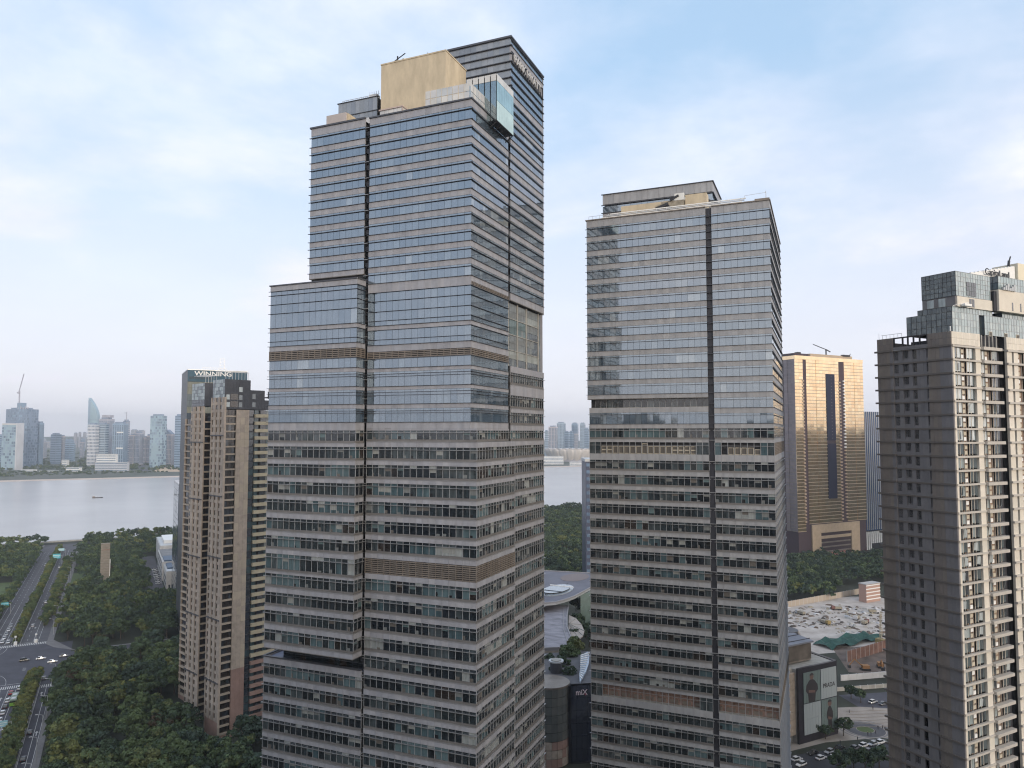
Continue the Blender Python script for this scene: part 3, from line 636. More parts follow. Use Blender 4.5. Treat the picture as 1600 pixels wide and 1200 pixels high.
GR = [glassmat('apartment glass %d' % k, c, 2.2, var=0.3) for k, c in enumerate([(0.05, 0.056, 0.065), (0.09, 0.11, 0.12), (0.28, 0.32, 0.33), (0.48, 0.52, 0.53)])]
M_brick = mat('brick balcony back wall', (0.30, 0.215, 0.165), 0.85, var=0.3, vscale=2)
wall, win, ledge, tile, frame = MB(), Pieces(rt, 'window_pane'), Pieces(rt, 'floor_ledge'), Pieces(rt, 'wall_panel'), MB()
acs = Pieces(rt, 'air_conditioner'); sash = Pieces(rt, 'open_sash', 60); fl = 3.1; fx = ('x-', PX); fy = ('y-', QX)
lc = [(97.2, 102.6, 'panel'), (102.6, 103.1, 'slit'), (103.1, 105.5, 'wall'), (105.5, 106.5, 'win'), (106.5, 107.5, 'wall'), (107.5, 108.9, 'glass'), (108.9, 110.0, 'wall'), (110.0, 111.2, 'dark'), (111.2, 115.3, 'panel')]
rc = [(163.72, 164.7, 'cream'), (164.7, 167.4, 'pane'), (167.4, 169.7, 'ac'), (169.7, 171.9, 'pane'), (171.9, 172.7, 'dark'), (172.7, 174.7, 'cream'), (174.7, 176.7, 'pane'), (176.7, 179.6, 'ac'), (179.6, 182.0, 'darkwin'), (185.5, 187.6, 'cream'), (187.6, 188.4, 'dark'), (188.4, 190.2, 'cream'), (190.2, 193.4, 'ac'), (193.4, 195.4, 'pane'), (195.4, 198, 'cream'), (198, 201, 'pane'), (201, 204, 'cream')]
for k in range(33):
    z1 = 139.6 - k * fl; z0 = z1 - fl
    if z0 < 38: break
    for a0, a1, kind in lc:
        if kind in ('panel', 'wall'):
            n = max(1, round((a1 - a0) / 0.9))
            for i in range(n):
                s_ = (a1 - a0) / n; dd = 0.0 if kind == 'panel' else -0.25
                tile.add(fb(fx, a0 + i * s_ + 0.01, a0 + (i + 1) * s_ - 0.01, z0, z1 - 0.01, -0.5, dd + random.uniform(-.01, .01)), random.choice(BT if kind == 'panel' and i > (n // 2 - 1) * (a0 < 100) else BG))
        else:
            win.add(fb(fx, a0 + 0.05, a1 - 0.05, z0 + (0.9 if kind == 'glass' else 0.55), z1 - 0.35, -0.62, -0.55), {'slit': GR[0], 'win': GR[0], 'dark': GR[0], 'glass': GR[random.choice([0, 0, 1, 1, 2])]}[kind])
            wall.box(*fb(fx, a0, a1, z0, z0 + 0.5, -0.5, -0.27), BG[0]); wall.box(*fb(fx, a0, a1, z1 - 0.33, z1 - 0.01, -0.5, -0.28), BG[1])
            if kind == 'glass': frame.box(*fb(fx, (a0 + a1) / 2 - .05, (a0 + a1) / 2 + .05, z0 + 0.9, z1 - 0.35, -0.56, -0.45), M_dark)
    ledge.add(fb(fx, 97.0, 102.7, z1 - 0.42, z1 - 0.02, -0.3, 0.28), M_ledge); ledge.add(fb(fx, 102.75, 111.1, z1 - 0.5, z1 - 0.12, -0.3, -0.1), M_ledge); ledge.add(fb(fx, 111.15, 115.9, z1 - 0.42, z1 - 0.02, -0.3, 0.28), M_ledge)
    for a0, a1, kind in rc:
        if kind == 'cream': tile.add(fb(fy, a0 + .01, a1 - .01, z0, z1, -0.6, -0.05), random.choice(CR_))
        elif kind in ('pane', 'darkwin'):
            hi = z1 > 118; n = 2
            for i in range(n):
                s_ = (a1 - a0) / n; up = random.random()
                g = GR[3] if (hi and up < 0.75) else GR[2] if up < (0.9 if hi else 0.3) else GR[random.choice([0, 0, 1])]  # upper panes paler: bright sky reflection put into the glass colour
                if kind == 'darkwin': g = GR[random.choice([0, 1])]
                win.add(fb(fy, a0 + i * s_ + .05, a0 + (i + 1) * s_ - .05, z0 + 0.25, z1 - 0.6, -0.5, -0.44), g, ('y', random.gauss(0, .01), random.gauss(0, .004)))
                frame.box(*fb(fy, a0 + i * s_ - .05, a0 + i * s_ + .05, z0, z1 - 0.5, -0.5, -0.36), CR_[0])
            if random.random() < 0.22:
                xx = a0 + random.choice([0.1, s_]); b_ = fb(fy, xx, xx + 0.75, z0 + 0.5, z1 - 0.9, -0.1, -0.05); sash.add(b_, GR[3], ('y', random.choice([-0.5, 0.5]), -0.12))
        elif kind == 'dark': win.add(fb(fy, a0 + .03, a1 - .03, z0 + 0.1, z1 - 0.55, -0.6, -0.54), GR[1])
        elif kind == 'ac':
            wall.box(*fb(fy, a0, a1, z0 - 0.001, z1, -0.95, -0.85), M_brick)
            for r_ in range(2): 
                xo = random.uniform(0.1, 0.5) if not hi else 0.2; w_ = min(1.0, a1 - a0 - 0.3)
                acs.add(fb(fy, a0 + xo, a0 + xo + w_, z0 + 0.15 + r_ * 1.2, z0 + 0.95 + r_ * 1.2, -0.8, -0.42), M_ac if (k + r_) % 3 else M_white)
            frame.box(*fb(fy, a0, a0 + .08, z0, z1, -0.6, -0.3), M_conc); frame.box(*fb(fy, a1 - .9, a1 - .82, z0, z1, -0.7, -0.5), M_conc)
    ledge.add(fb(fy, 163.72, 174.7, z1 - 0.55, z1 - 0.12, -0.4, 0.18), M_cled); ledge.add(fb(fy, 174.75, 182.2, z1 - 0.75, z1 - 0.05, -0.4, 0.75), M_cled); ledge.add(fb(fy, 185.4, 204, z1 - 0.6, z1 - 0.12, -0.4, 0.3), M_cled)
for pc in (win, ledge, tile, acs, sash): pc.finish()
rt.part('window_frame', frame, kind='stuff'); rt.part('wall_infill', wall, kind='stuff')
mb = MB(); mb.box(PX + 0.9, 182, QX + 1.4, 114.5, 0, 139.5, M_core); mb.box(185.5, 204, QX + 1.4, 114.5, 0, 139.5, M_core); mb.box(PX + 1, 204, 103, 114.9, 0, 139.4, M_core)
mb.box(PX + .1, 204, QX + .2, 115.2, 0, 38.5, BT[0]); mb.box(174.8, 181.8, QX + 3.2, 114, 139.51, 142.4, M_slot); mb.box(181.9, 185.5, QX + 1.9, 113, 38, 142.5, mat('charcoal render', (0.045, 0.045, 0.055), 0.7, var=0.15)); mb.box(PX + .55, PX + 1.0, QX + .6, 115.2, 38, 139.4, BG[0]); mb.box(185.6, 204, QX + .6, 114, 139.51, 142.35, M_core); mb.box(PX + .6, 174.6, QX + .6, 102.5, 139.52, 142.35, M_core)
mb.box(PX + 0.6, 204, 115.0, 115.3, 38, 142, BT[1]); t_ = rt.part('core_wall', mb)
# parapet storey
pp = Pieces(rt, 'parapet_panel')
for a0, a1 in ((97.2, 102.6), (111.2, 115.3)):
    n = round((a1 - a0) / 0.9)
    for i in range(n):
        for r_ in range(2): pp.add(fb(fx, a0 + i * (a1 - a0) / n + .012, a0 + (i + 1) * (a1 - a0) / n - .012, 139.6 + r_ * 1.45, 139.6 + r_ * 1.45 + 1.42, -0.5, 0), random.choice(BT))
for a0, a1 in ((163.72, 174.6), (185.4, 204)):
    n = round((a1 - a0) / 0.9)
    for i in range(n):
        for r_ in range(2): pp.add(fb(fy, a0 + i * (a1 - a0) / n + .012, a0 + (i + 1) * (a1 - a0) / n - .012, 139.6 + r_ * 1.45, 139.6 + r_ * 1.45 + 1.42, -0.5, 0), random.choice(CR_))
pp.finish()
mb = MB(); mb.box(*fb(fx, 102.6, 111.2, 139.6, 140.2, -0.5, -0.2), BG[0]); mb.box(*fb(fx, 102.6, 111.2, 142.2, 142.5, -0.5, -0.15), M_dark)
for a in (102.7, 104.5, 106, 107.4, 108.7, 110.9): mb.box(*fb(fx, a, a + 0.3, 140.2, 142.2, -0.5, -0.2), M_dark)
mb.box(*fb(fy, 174.7, 182.0, 139.6, 142.3, -0.7, -0.5), M_slot)
for a in (175.5, 177, 178.5, 180, 181.5): mb.box(*fb(fy, a, a + .25, 139.6, 142.4, -0.45, -0.2), M_conc)
mb.box(PX - .05, 204, QX + .5, 115.3, 139.3, 139.5, M_roof)
rt.part('parapet_loggia', mb)
mb = MB(); mb.beam((PX + .2, QX + .2, 142.5), (PX + .2, QX + .2, 143.6), 0.18, M_white)
for i in range(6): mb.beam((PX + .3, 109 + i, 142.5), (PX + .3, 109 + i, 143.4), 0.06, M_lt)
mb.beam((PX + .3, 109, 143.4), (PX + .3, 114.2, 143.4), 0.08, M_lt); mb.beam((PX + .3, 114.9, 142.5), (PX + .3, 114.9, 144), 0.06, M_lt)
rt.part('roof_railing', mb)
# stepped glass crown
GT = [glassmat('crown glass %d' % k, c, 2.0, var=0.25) for k, c in enumerate([(0.12, 0.155, 0.18), (0.09, 0.12, 0.145), (0.34, 0.40, 0.42), (0.30, 0.37, 0.385), (0.38, 0.44, 0.445)])]
def glass_block(nm, p0, p1, q0, q1, z0, z1, rows, pitch, stonebase=0.0):
    pc = Pieces(rt, nm, 120); fr = MB(); h = (z1 - z0) / rows
    for face, a0, a1, gl in ((('x-', p0), q0, q1, [0, 1, 1, 0]), (('y-', q0), p0 + 0.1, p1, [2, 3, 4, 3])):
        n = max(1, round((a1 - a0) / pitch)); s_ = (a1 - a0) / n
        for r_ in range(rows):
            for i in range(n): pc.add(fb(face, a0 + i * s_ + .03, a0 + (i + 1) * s_ - .03, z0 + r_ * h + .03, z0 + (r_ + 1) * h - .03, -0.1, -0.04), GT[random.choice(gl)], (face[0][0], random.gauss(0, .006), random.gauss(0, .006)))
        for i in range(n + 1): fr.box(*fb(face, a0 + i * s_ - .03, a0 + i * s_ + .03, z0, z1, -0.12, 0.01), M_dark if face[0] == 'x-' else M_mull)
        for r_ in range(rows + 1): fr.box(*fb(face, a0, a1, z0 + r_ * h - .03, z0 + r_ * h + .03, -0.12, 0.015), M_dark if face[0] == 'x-' else M_mull)
    fr.box(p0 + .2, p1, q0 + .2, q1, z0, z1 - 0.6, M_core)
    pc.finish(); rt.part('crown_frame', fr)
glass_block('crown_pane', 165.4, 176.0, 98.0, 108.8, 142.6, 147.2, 3, 1.15); glass_block('crown_pane', 177.8, 204, 97.9, 110, 142.6, 147.2, 3, 1.15); glass_block('crown_pane', 176, 177.8, 99.4, 108.8, 142.6, 147.0, 3, 0.9)
glass_block('crown_pane', 166.0, 182.0, 98.3, 106.4, 147.25, 148.5, 1, 1.15); glass_block('crown_pane', 186, 204, 98.3, 106.4, 147.25, 148.5, 1, 1.15)
glass_block('crown_pane', 167.2, 181.0, 98.0, 106.0, 151.0, 156.6, 5, 0.95); glass_block('crown_pane', 183.5, 204, 97.6, 106.0, 150.8, 157.0, 4, 1.2)
mb = MB(); mb.box(167.3, 182, 98.2, 106, 148.5, 151.0, BG[0]); mb.box(167.6, 182.6, 97.95, 98.3, 148.5, 150.9, CR_[1]); mb.box(182.6, 204, 97.0, 99.0, 148.5, 153.6, CR_[0]); mb.box(181.5, 182.6, 97.5, 104, 148.5, 153.2, M_slot)
top_ = rt.part('upper_storey', mb)
pc = Pieces(rt, 'window_pane', 40)
for a in (100.5, 103.2): pc.add(fb(('x-', 167.3), a, a + 1.6, 148.8, 150.7, 0.0, 0.05), GT[2])
for a in (172.2, 173.3): pc.add(fb(('y-', 97.95), a, a + 0.9, 148.7, 150.6, 0.0, 0.05), GR[0])
for r_ in range(3):
    for i in range(4): pc.add(fb(('y-', 98.0), 171.4 + i * 0.95, 172.25 + i * 0.95, 151.3 + r_ * 1.1, 152.3 + r_ * 1.1, 0.02, 0.08), GR[random.choice([0, 0, 1])])
for i in range(3): pc.add(fb(('y-', 97.0), 188 + i * 3.5, 188.5 + i * 3.5, 148.9, 150.9, 0.0, 0.05), GR[0])
pc.finish()
for a in (179.6, 186.0, 191): mb = MB(); ac_unit(mb, a, QX + 0.6, 142.4, 1.2, 1.1); rt.part('air_conditioner', mb)
mb = MB()
for i in range(6): mb.box(184 + i * 0.9, 184.7 + i * 0.9, 96.6, 97.0, 153.6, 154.2 + 0.5 * (i % 3), M_lt); mb.beam((184 + i * 0.9, 96.8, 153.6), (184.6 + i * 0.9, 96.8, 155.0), 0.08, M_dark)
rt.part('roof_plant', mb)
mb = MB(); mb.box(168.6, 171.2, 96.8, 97.6, 148.6, 149.1, M_white); mb.beam((167.5, 99.5, 148.8), (167.5, 102, 149.3), 0.12, M_white); mb.beam((166.8, 98.5, 148.7), (170, 96.8, 149.4), 0.1, M_white); rt.part('maintenance_cradle', mb)
mb = MB(); n_ = 14; pts = []
for i in range(n_ + 1):
    a = i / n_; pts.append((186.0 + a * 21.5, 107.2 - 1.2 * math.sin(a * 1.8)))
for (x0, y0), (x1, y1) in zip(pts[:-1], pts[1:]): mb.prism([(x0, y0), (x1, y1), (x1, y1 + .4), (x0, y0 + .4)], 155.0, 159.4 + 4.1 * (x1 - 186) / 21.5, M_white)
rt.part('sign_wall', mb)
rt.text('sign_lettering', 'CapitaLand', 2.3, M_dark, (193.6, 105.95, 160.1), (1, -0.01), 0.05, 1.05, 0.02)
mb = MB(); mb.box(208, 216, 105.5, 112, 150, 164.4, mat('cream render', (0.72, 0.66, 0.52), 0.7)); rt.part('cream_roof_block', mb)
mb = MB(); mb.beam((206.3, 107, 163), (206.8, 107, 165.2), 0.45, M_dark); mb.beam((206.8, 107, 165), (207.6, 107, 166.4), 0.25, M_dark); mb.box(205.9, 207.1, 106.8, 107.2, 162.8, 163.6, M_dark); rt.part('roof_beacon', mb)

# ------------------------------------------------------------------ golden tower
gt = Thing('golden_tower', 'golden hotel tower with a tall dark central slot, behind the two banded towers', 'skyscraper', GA, 604.0, 490.0)
GO = [mat('gold glass %d' % k, c, 0.10, 0.95, 1.5, var=0.10, vscale=0.1) for k, c in enumerate([(0.94, 0.71, 0.46), (0.91, 0.67, 0.42), (0.97, 0.75, 0.50)])]
GSIDE = [mat('shaded side panel %d' % k, c, 0.3, 0.15, 1.7, var=0.1) for k, c in enumerate([(0.20, 0.165, 0.175), (0.17, 0.145, 0.16)])]  # side face away from the sun, its shade put into the panel colour
M_gst = mat('gold stone ledge', (0.44, 0.345, 0.25), 0.5, 0.1, var=0.1); M_bslot = mat('dark blue slot glass', (0.018, 0.02, 0.045), 0.45, 0.0, 1.25); M_plum = mat('plum recess', (0.065, 0.045, 0.055), 0.6, 0, 1.3)
gp = Pieces(gt, 'facade_panel'); gl = Pieces(gt, 'ledge'); G0 = 476.0; zt = 188.0; fh = 3.2
secs = [(555.3, 566.0), (570.8, 584.0), (584.0, 597.5), (609.7, 616.0), (624.2, 639.0), (639.0, 652.0)]
k = 0; z1 = zt
while z1 > 30:
    z0 = z1 - fh
    for si, (a0, a1) in enumerate(secs + [(597.5, 609.7)]):
        if si == 6 and not (z1 > 176 or 110.5 > z1 > 0 and not (57 < z1 < 110.5)): continue
        if z1 < 36 and a0 > 568: continue
        n = max(2, round((a1 - a0) / 4.5)); s_ = (a1 - a0) / n; dd = (0.0, -0.3, 0.0, 0.0, -0.3, 0.0, -0.05)[si]
        for i in range(n): gp.add(fb(('y-', G0), a0 + i * s_ + .04, a0 + (i + 1) * s_ - .04, z0 + 0.5, z1 - 0.0, -0.8, dd - 0.35), random.choice(GO), ('y', random.gauss(0, .004), random.gauss(0, .004)))
        if z1 < 174 or k % 3 == 0: gl.add(fb(('y-', G0), a0, a1, z0, z0 + 0.42, -0.8, dd - 0.05 if z1 < 130 else dd - 0.22), M_gst)
        else: gl.add(fb(('y-', G0), a0, a1, z0, z0 + 0.47, -0.8, dd - 0.34), M_gst)
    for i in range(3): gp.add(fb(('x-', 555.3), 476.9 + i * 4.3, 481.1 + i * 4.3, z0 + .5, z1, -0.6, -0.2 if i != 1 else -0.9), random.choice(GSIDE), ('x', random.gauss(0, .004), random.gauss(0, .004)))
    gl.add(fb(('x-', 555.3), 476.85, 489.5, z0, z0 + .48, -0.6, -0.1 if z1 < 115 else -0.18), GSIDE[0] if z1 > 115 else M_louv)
    z1 = z0; k += 1
gp.finish(); gl.finish()
mb = MB(); mb.box(556.2, 651.6, 476.85, 505, 0, 188, M_plum)
core_ = gt.part('core_wall', mb)
mb = MB(); mb.box(597.6, 609.6, 475.9, 476.8, 112, 175.5, M_bslot); mb.box(597.6, 609.6, 475.9, 476.8, 57, 109.0, M_bslot)
for i in range(20): mb.box(604.0, 605.2, 475.8, 475.9, 114 + i * 3.1, 114.4 + i * 3.1, M_louv)
gt.part('central_slot', mb)
mb = MB()
for i in range(42):
    z = 36 + i * 3.2
    if z > 174: break
    mb.box(615.6, 618.2, 475.9, 476.8, z, z + 1.3, M_gst); mb.box(621.9, 624.4, 475.8, 476.8, z + 1.6, z + 2.8, M_white if z > 100 else M_gst); mb.box(564.9, 567.0, 475.9, 476.8, z, z + 1.4, M_gst)
gt.part('balcony_slab', mb)
mb = MB(); mb.box(573, 640, 475.4, 476.6, 25.5, 33.5, M_gst); mb.box(573, 585, 475.4, 476.6, 0, 25.5, M_gst); mb.box(628, 640, 475.4, 476.6, 0, 25.5, M_gst)
for r_ in range(5): mb.box(585.2, 627.8, 476.0, 476.7, 3 + r_ * 4.2, 4.2 + r_ * 4.2, M_louv)
mb.box(585, 628, 475.7, 476.6, 20, 22.5, M_gst); mb.box(592, 618, 474.8, 475.6, 3, 7, mat('rose entrance banner', (0.40, 0.18, 0.15), 0.7))
gt.part('entrance_portal', mb)
mb = MB(); mb.box(555.3, 652, 476.0, 505, 188, 191.4, GO[0]); mb.box(555.0, 575, 477, 492, 191.4, 193.6, M_plum); mb.box(580, 640, 479, 500, 191.4, 194.5, M_gst); gt.part('roof_parapet', mb)
mb = MB(); mb.beam((606, 482, 194.5), (606, 482, 200), 0.9, M_dark); mb.beam((588, 482, 204), (608, 482, 199.5), 0.6, M_dark); mb.beam((606, 482, 200), (612, 482, 198), 0.8, M_dark); gt.part('roof_crane', mb)
mb = MB(); mb.box(626, 636, 478, 481, 194.0, 195.6, M_dark); mb.beam((634, 479, 194), (638, 479, 197), 0.4, M_dark); mb.box(562, 566, 478, 482, 193.6, 195, M_dark); gt.part('roof_plant', mb)

bt = Thing('blue_striped_tower', 'dark blue office block with thin vertical white fins beside the golden tower', 'office building', GA, 692, 505)
mb = MB(); mb.box(672, 716, 496.2, 525, 19, 141, mat('deep blue glass', (0.03, 0.06, 0.15), 0.12, 0, 2.0, var=0.2)); bt.part('glass_wall', mb)
mb = MB()
for i in range(14): mb.box(673.2 + i * 3.1, 674.0 + i * 3.1, 495.6, 496.2, 20, 141, M_lt)
bt.part('vertical_fin', mb, kind='stuff')
mb = MB(); mb.box(648, 716, 497, 525, 0, 18, M_dark); bt.part('podium', mb)
mb = MB()
for i in range(20): mb.box(649 + i * 3.2, 650.6 + i * 3.2, 496.0, 497, 0 if i < 12 else 6, 18, M_white)
bt.part('podium_fin', mb, kind='stuff')
# ------------------------------------------------------------------ high-rises added out of view to shade and be mirrored in the lower floors
M_bk = [mat('added block facade %d' % k, c, .6, var=.15, vscale=.1) for k, c in enumerate([(.20, .18, .17), (.15, .16, .18), (.24, .21, .18)])]
def block(label, x, y, wd, dp, h, rz, k):
    r = bpy.data.objects.new('added_block', None); C.objects.link(r); r.location = (x, y, 0); r.rotation_euler = (0, 0, rz); tag(r, label, 'apartment block', 'high-rises added outside the view')
    mb = MB(); mb.box(-wd / 2, wd / 2, -dp / 2, dp / 2, 0, h, M_bk[k]); link('wall', mb.mesh('wall'), r)
    mb = MB(); n = int(h / 3.2)
    for i in range(n):
        for s_ in (-1, 1): mb.box(-wd * .46, wd * .46, min(s_ * dp / 2, s_ * (dp / 2 + .12)), max(s_ * dp / 2, s_ * (dp / 2 + .12)), i * 3.2 + 1.0, i * 3.2 + 2.5, GLO[1]); mb.box(min(s_ * wd / 2, s_ * (wd / 2 + .12)), max(s_ * wd / 2, s_ * (wd / 2 + .12)), -dp * .45, dp * .45, i * 3.2 + 1.0, i * 3.2 + 2.5, GLO[2])
    link('window_band', mb.mesh('window_band'), r)
    mb = MB(); mb.box(-wd * .3, wd * .3, -dp * .3, dp * .3, h, h + 5, M_conc); link('roof_house', mb.mesh('roof_house'), r)
for i, (x, y, wd, dp, h, rz, k) in enumerate([(190, -110, 60, 26, 162, .9, 0), (232, -40, 52, 26, 152, .9, 1), (150, -190, 60, 26, 150, .9, 2), (60, -80, 70, 28, 96, .7, 1), (-10, -70, 60, 26, 92, .7, 0), (-90, -90, 60, 26, 98, .2, 2), (-180, -60, 56, 26, 100, .3, 1), (-20, -170, 60, 26, 125, .1, 0), (-260, 20, 50, 26, 96, .5, 2), (300, 60, 50, 30, 128, 1.0, 0), (90, -260, 60, 30, 140, .4, 1), (-140, -200, 60, 30, 130, .1, 2), (330, 190, 50, 28, 120, 1.1, 1), (395, 800, 40, 60, 112, .2, 0), (420, 890, 40, 70, 118, .2, 1), (470, 990, 40, 70, 110, .2, 2), (380, 700, 40, 60, 104, .2, 1), (285, 545, 60, 40, 178, .9, 0), (335, 610, 60, 40, 172, .9, 2), (372, 655, 50, 40, 150, .9, 1), (700, 1010, 50, 90, 120, .2, 0), (720, 900, 50, 90, 122, .2, 2)]):
    block('plain grey brown high-rise added outside the view to shade and be mirrored in the lower floors', x, y, wd, dp, h, rz, k)
# ------------------------------------------------------------------ left apartment tower (sawtooth plan)
bw = Thing('apartment_tower', 'tall brown apartment tower with balconies and a dark glass crown at the left', 'apartment tower', R(70), 150.0, 312.0)
BS = [mat('weathered stone %d' % k, c, 0.7, var=0.18, vscale=0.5) for k, c in enumerate([(0.40, 0.335, 0.28), (0.37, 0.31, 0.26), (0.43, 0.36, 0.30)])]
M_pinkst = mat('pink granite', (0.33, 0.215, 0.18), 0.7, var=0.15); M_bal = mat('balcony slab', (0.42, 0.35, 0.28), 0.7, var=0.12)
M_bald = mat('dark balcony glass', (0.035, 0.025, 0.022), 0.15, 0, 2.0, var=0.6, vscale=0.8); M_dgl = mat('dark blue glazing', (0.03, 0.038, 0.055), 0.08, 0, 2.2, var=0.4)
M_ybd = mat('ochre band', (0.50, 0.44, 0.32), 0.7, var=0.1); M_char = mat('charcoal cladding', (0.06, 0.063, 0.075), 0.45, 0.1, 1.6, var=0.2)
fl = 3.03; tops = 129.0; NF = 42
stp, bal, bay, yel, dg = Pieces(bw, 'stone_panel'), Pieces(bw, 'balcony_slab', 200), Pieces(bw, 'bay_mullion', 120), Pieces(bw, 'ochre_band', 100), Pieces(bw, 'window_pane', 200)
XA, YA = 136.5, 284.0
def bay_face(face, a0, a1, zt):
    for k in range(NF):
        z1 = zt - k * fl
        n = 3; s_ = (a1 - a0) / n
        for i in range(n):
            stp.add(fb(face, a0 + i * s_ + 0.02, a0 + i * s_ + s_ * 0.55, z1 - fl + 0.02, z1 - 0.02, -0.5, 0.12), random.choice(BS))
            dg.add(fb(face, a0 + i * s_ + s_ * 0.57, a0 + (i + 1) * s_ - 0.03, z1 - fl * 0.62, z1 - 0.15, -0.4, -0.32), random.choice([M_dgl, M_bald, GLO[1]]), (face[0][0], random.gauss(0, .006), 0))
            bay.add(fb(face, a0 + i * s_ + s_ * 0.57, a0 + (i + 1) * s_ - 0.03, z1 - fl + 0.02, z1 - fl * 0.64, -0.45, -0.05), random.choice(BS))
        if k % 8 == 5: bal.add(fb(face, a0 - .1, a1 + .1, z1 - 0.45, z1 - 0.02, -0.1, 0.4), M_char)
def balc_face(face, a0, a1, zt):
    n = max(2, round((a1 - a0) / 1.3)); s_ = (a1 - a0) / n
    for k in range(NF):
        z1 = zt - k * fl
        bal.add(fb(face, a0, a1, z1 - fl, z1 - fl + 0.62, -1.2, 0.05), M_bal)
        for i in range(n): dg.add(fb(face, a0 + i * s_ + .05, a0 + (i + 1) * s_ - .05, z1 - fl + 0.62, z1 - 0.05, -0.9, -0.82), random.choice([M_bald, M_bald, M_dgl, GLO[6]]), (face[0][0], random.gauss(0, .01), 0))
def slab_face(face, a0, a1, zt, mts, low=None):
    n = 3; s_ = (a1 - a0) / n
    for k in range(NF):
        z1 = zt - k * fl
        for i in range(n): stp.add(fb(face, a0 + i * s_ + .015, a0 + (i + 1) * s_ - .015, z1 - fl + .015, z1 - .015, -0.6, random.uniform(0.0, .02)), random.choice(low if (low and z1 < 27) else mts))
bay_face(('x-', XA), YA + 0.4, 295.3, 134.0)
stp_n = len(stp.l)
balc_face(('y-', YA), 137.2, 141.3, tops); slab_face(('y-', YA), 141.5, 147.0, tops, [BS[2], mat('tan stone', (0.47, 0.40, 0.315), 0.7, var=0.12), BS[2]], [M_pinkst])
mb = MB(); mb.box(XA - 0.1, 137.15, YA - 0.15, YA + 0.38, 2, 134, BS[2]); mb.box(XA - 0.1, 137.0, 295.3, 295.9, 2, 134, BS[0]); mb.box(139.9, 140.4, 309.9, 310.4, 2, 128, BS[2]); bw.part('corner_pier', mb)
for k in range(NF):
    z1 = tops - k * fl
    dg.add(fb(('y-', YA), 147.2, 149.4, z1 - fl + .5, z1 - .05, -0.9, -0.82), random.choice([M_dgl, M_dgl, GLO[5]]), ('y', random.gauss(0, .01), 0)); dg.add(fb(('y-', YA), 147.2, 149.4, z1 - fl + .02, z1 - fl + .45, -0.9, -0.8), M_char)
    yel.add(fb(('y-', YA), 149.6, 160, z1 - fl, z1 - fl + 1.35, -0.8, 0.25), M_ybd if z1 > 30 else M_pinkst)
    for i in range(4): dg.add(fb(('y-', YA), 149.7 + i * 2.6, 149.7 + i * 2.6 + (1.75 if i % 2 == 0 else 2.5), z1 - fl + 1.36, z1 - .02, -0.85, -0.78), [GLO[5], M_dgl, GLO[4] if random.random() < .3 else GLO[5], M_dgl][i], ('y', random.gauss(0, .01), 0))
bay_face(('x-', 140.0), 310.4, 323.0, 131.0); balc_face(('y-', 310.0), 140.5, 143.6, 127.0)
balc_face(('x-', 146.0), 324.0, 343.0, 126.0)
for pc in (stp, bal, bay, yel, dg): pc.finish()
mb = MB(); mb.box(XA + 0.5, 165, YA + 1.25, 295.6, 0, 128.9, M_core); mb.box(140.5, 165, 311.3, 323.4, 0, 128, M_core); mb.box(143.6, 165, 295.5, 323.9, 0, 126, M_core); mb.box(147.3, 165, 323, 343.4, 0, 125.9, M_core)
mb.box(XA + 0.3, 165, 295.6, 295.9, 0, 129, BS[0]); mb.box(140.3, 165, 323.2, 323.5, 0, 128, BS[0]); mb.box(146.3, 165, 343.1, 343.5, 0, 126, BS[0])
bw.part('core_wall', mb)
for b_ in ((XA + .05, 137.1, YA + .4, 295.3, 0, 6.9), (137.12, 160, YA + .1, YA + 1.2, 0, 1.9), (140.05, 140.6, 310.45, 323, 0, 4.0), (146.05, 147.2, 324, 343, 0, 1.9)): bw.boxpart('granite_base', b_, M_pinkst)
cw = Pieces(bw, 'crown_panel', 200); cwn = Pieces(bw, 'crown_window', 60)
def crown_block(x0, x1, y0, y1, z0, z1):
    n = round((y1 - y0) / 1.5); h = 1.5; r = round((z1 - z0) / h)
    for i in range(n):
        for k in range(r): cwn.add(fb(('x-', x0), y0 + .3 + i * (y1 - y0 - .3) / n + .06, y0 + .3 + (i + 1) * (y1 - y0 - .3) / n - .06, z0 + k * (z1 - z0) / r + .06, z0 + (k + 1) * (z1 - z0) / r - .06, -0.1, -.02), GT[random.choice([0, 0, 2, 3])] if k >= r - 5 else M_dgl, ('x', random.gauss(0, .01), random.gauss(0, .01)))
    n = round((x1 - x0) / 1.2)
    for i in range(n):
        for k in range(r): cw.add(fb(('y-', y0), x0 + i * (x1 - x0) / n + .02, x0 + (i + 1) * (x1 - x0) / n - .02, z0 + k * (z1 - z0) / r + .02, z0 + (k + 1) * (z1 - z0) / r - .02, -0.25, random.uniform(-.03, 0)), M_char)
    mb = MB(); mb.box(x0 + .15, x1 - .01, y0 + .26, y1, z0, z1 - .05, M_char); bw.part('crown_block', mb)
crown_block(136.6, 147.5, YA + 0.3, 295.0, 129.2, 141.2); crown_block(147.55, 154.0, YA + .6, 295, 129.2, 137.2); crown_block(154.05, 157, YA + .6, 295, 129.2, 133.2)
crown_block(140.2, 146.5, 310.2, 322.8, 131, 141.0)
for x0, z in ((137.2, 130.0), (137.2, 133.0), (142.5, 130), (142.5, 133), (142.5, 136.2), (148.4, 130.2), (148.4, 133.6)): cwn.add(fb(('y-', YA + 0.3 if x0 < 147 else YA + .6), x0, x0 + 1.5, z, z + 2.0, 0.01, 0.08), GT[random.choice([0, 2])])
for z in (130, 133): cwn.add(fb(('y-', YA + .3), 139.0, 142.2, z, z + 2.4, 0.01, .05), M_bald)
cw.finish(); cwn.finish()
mb = MB()
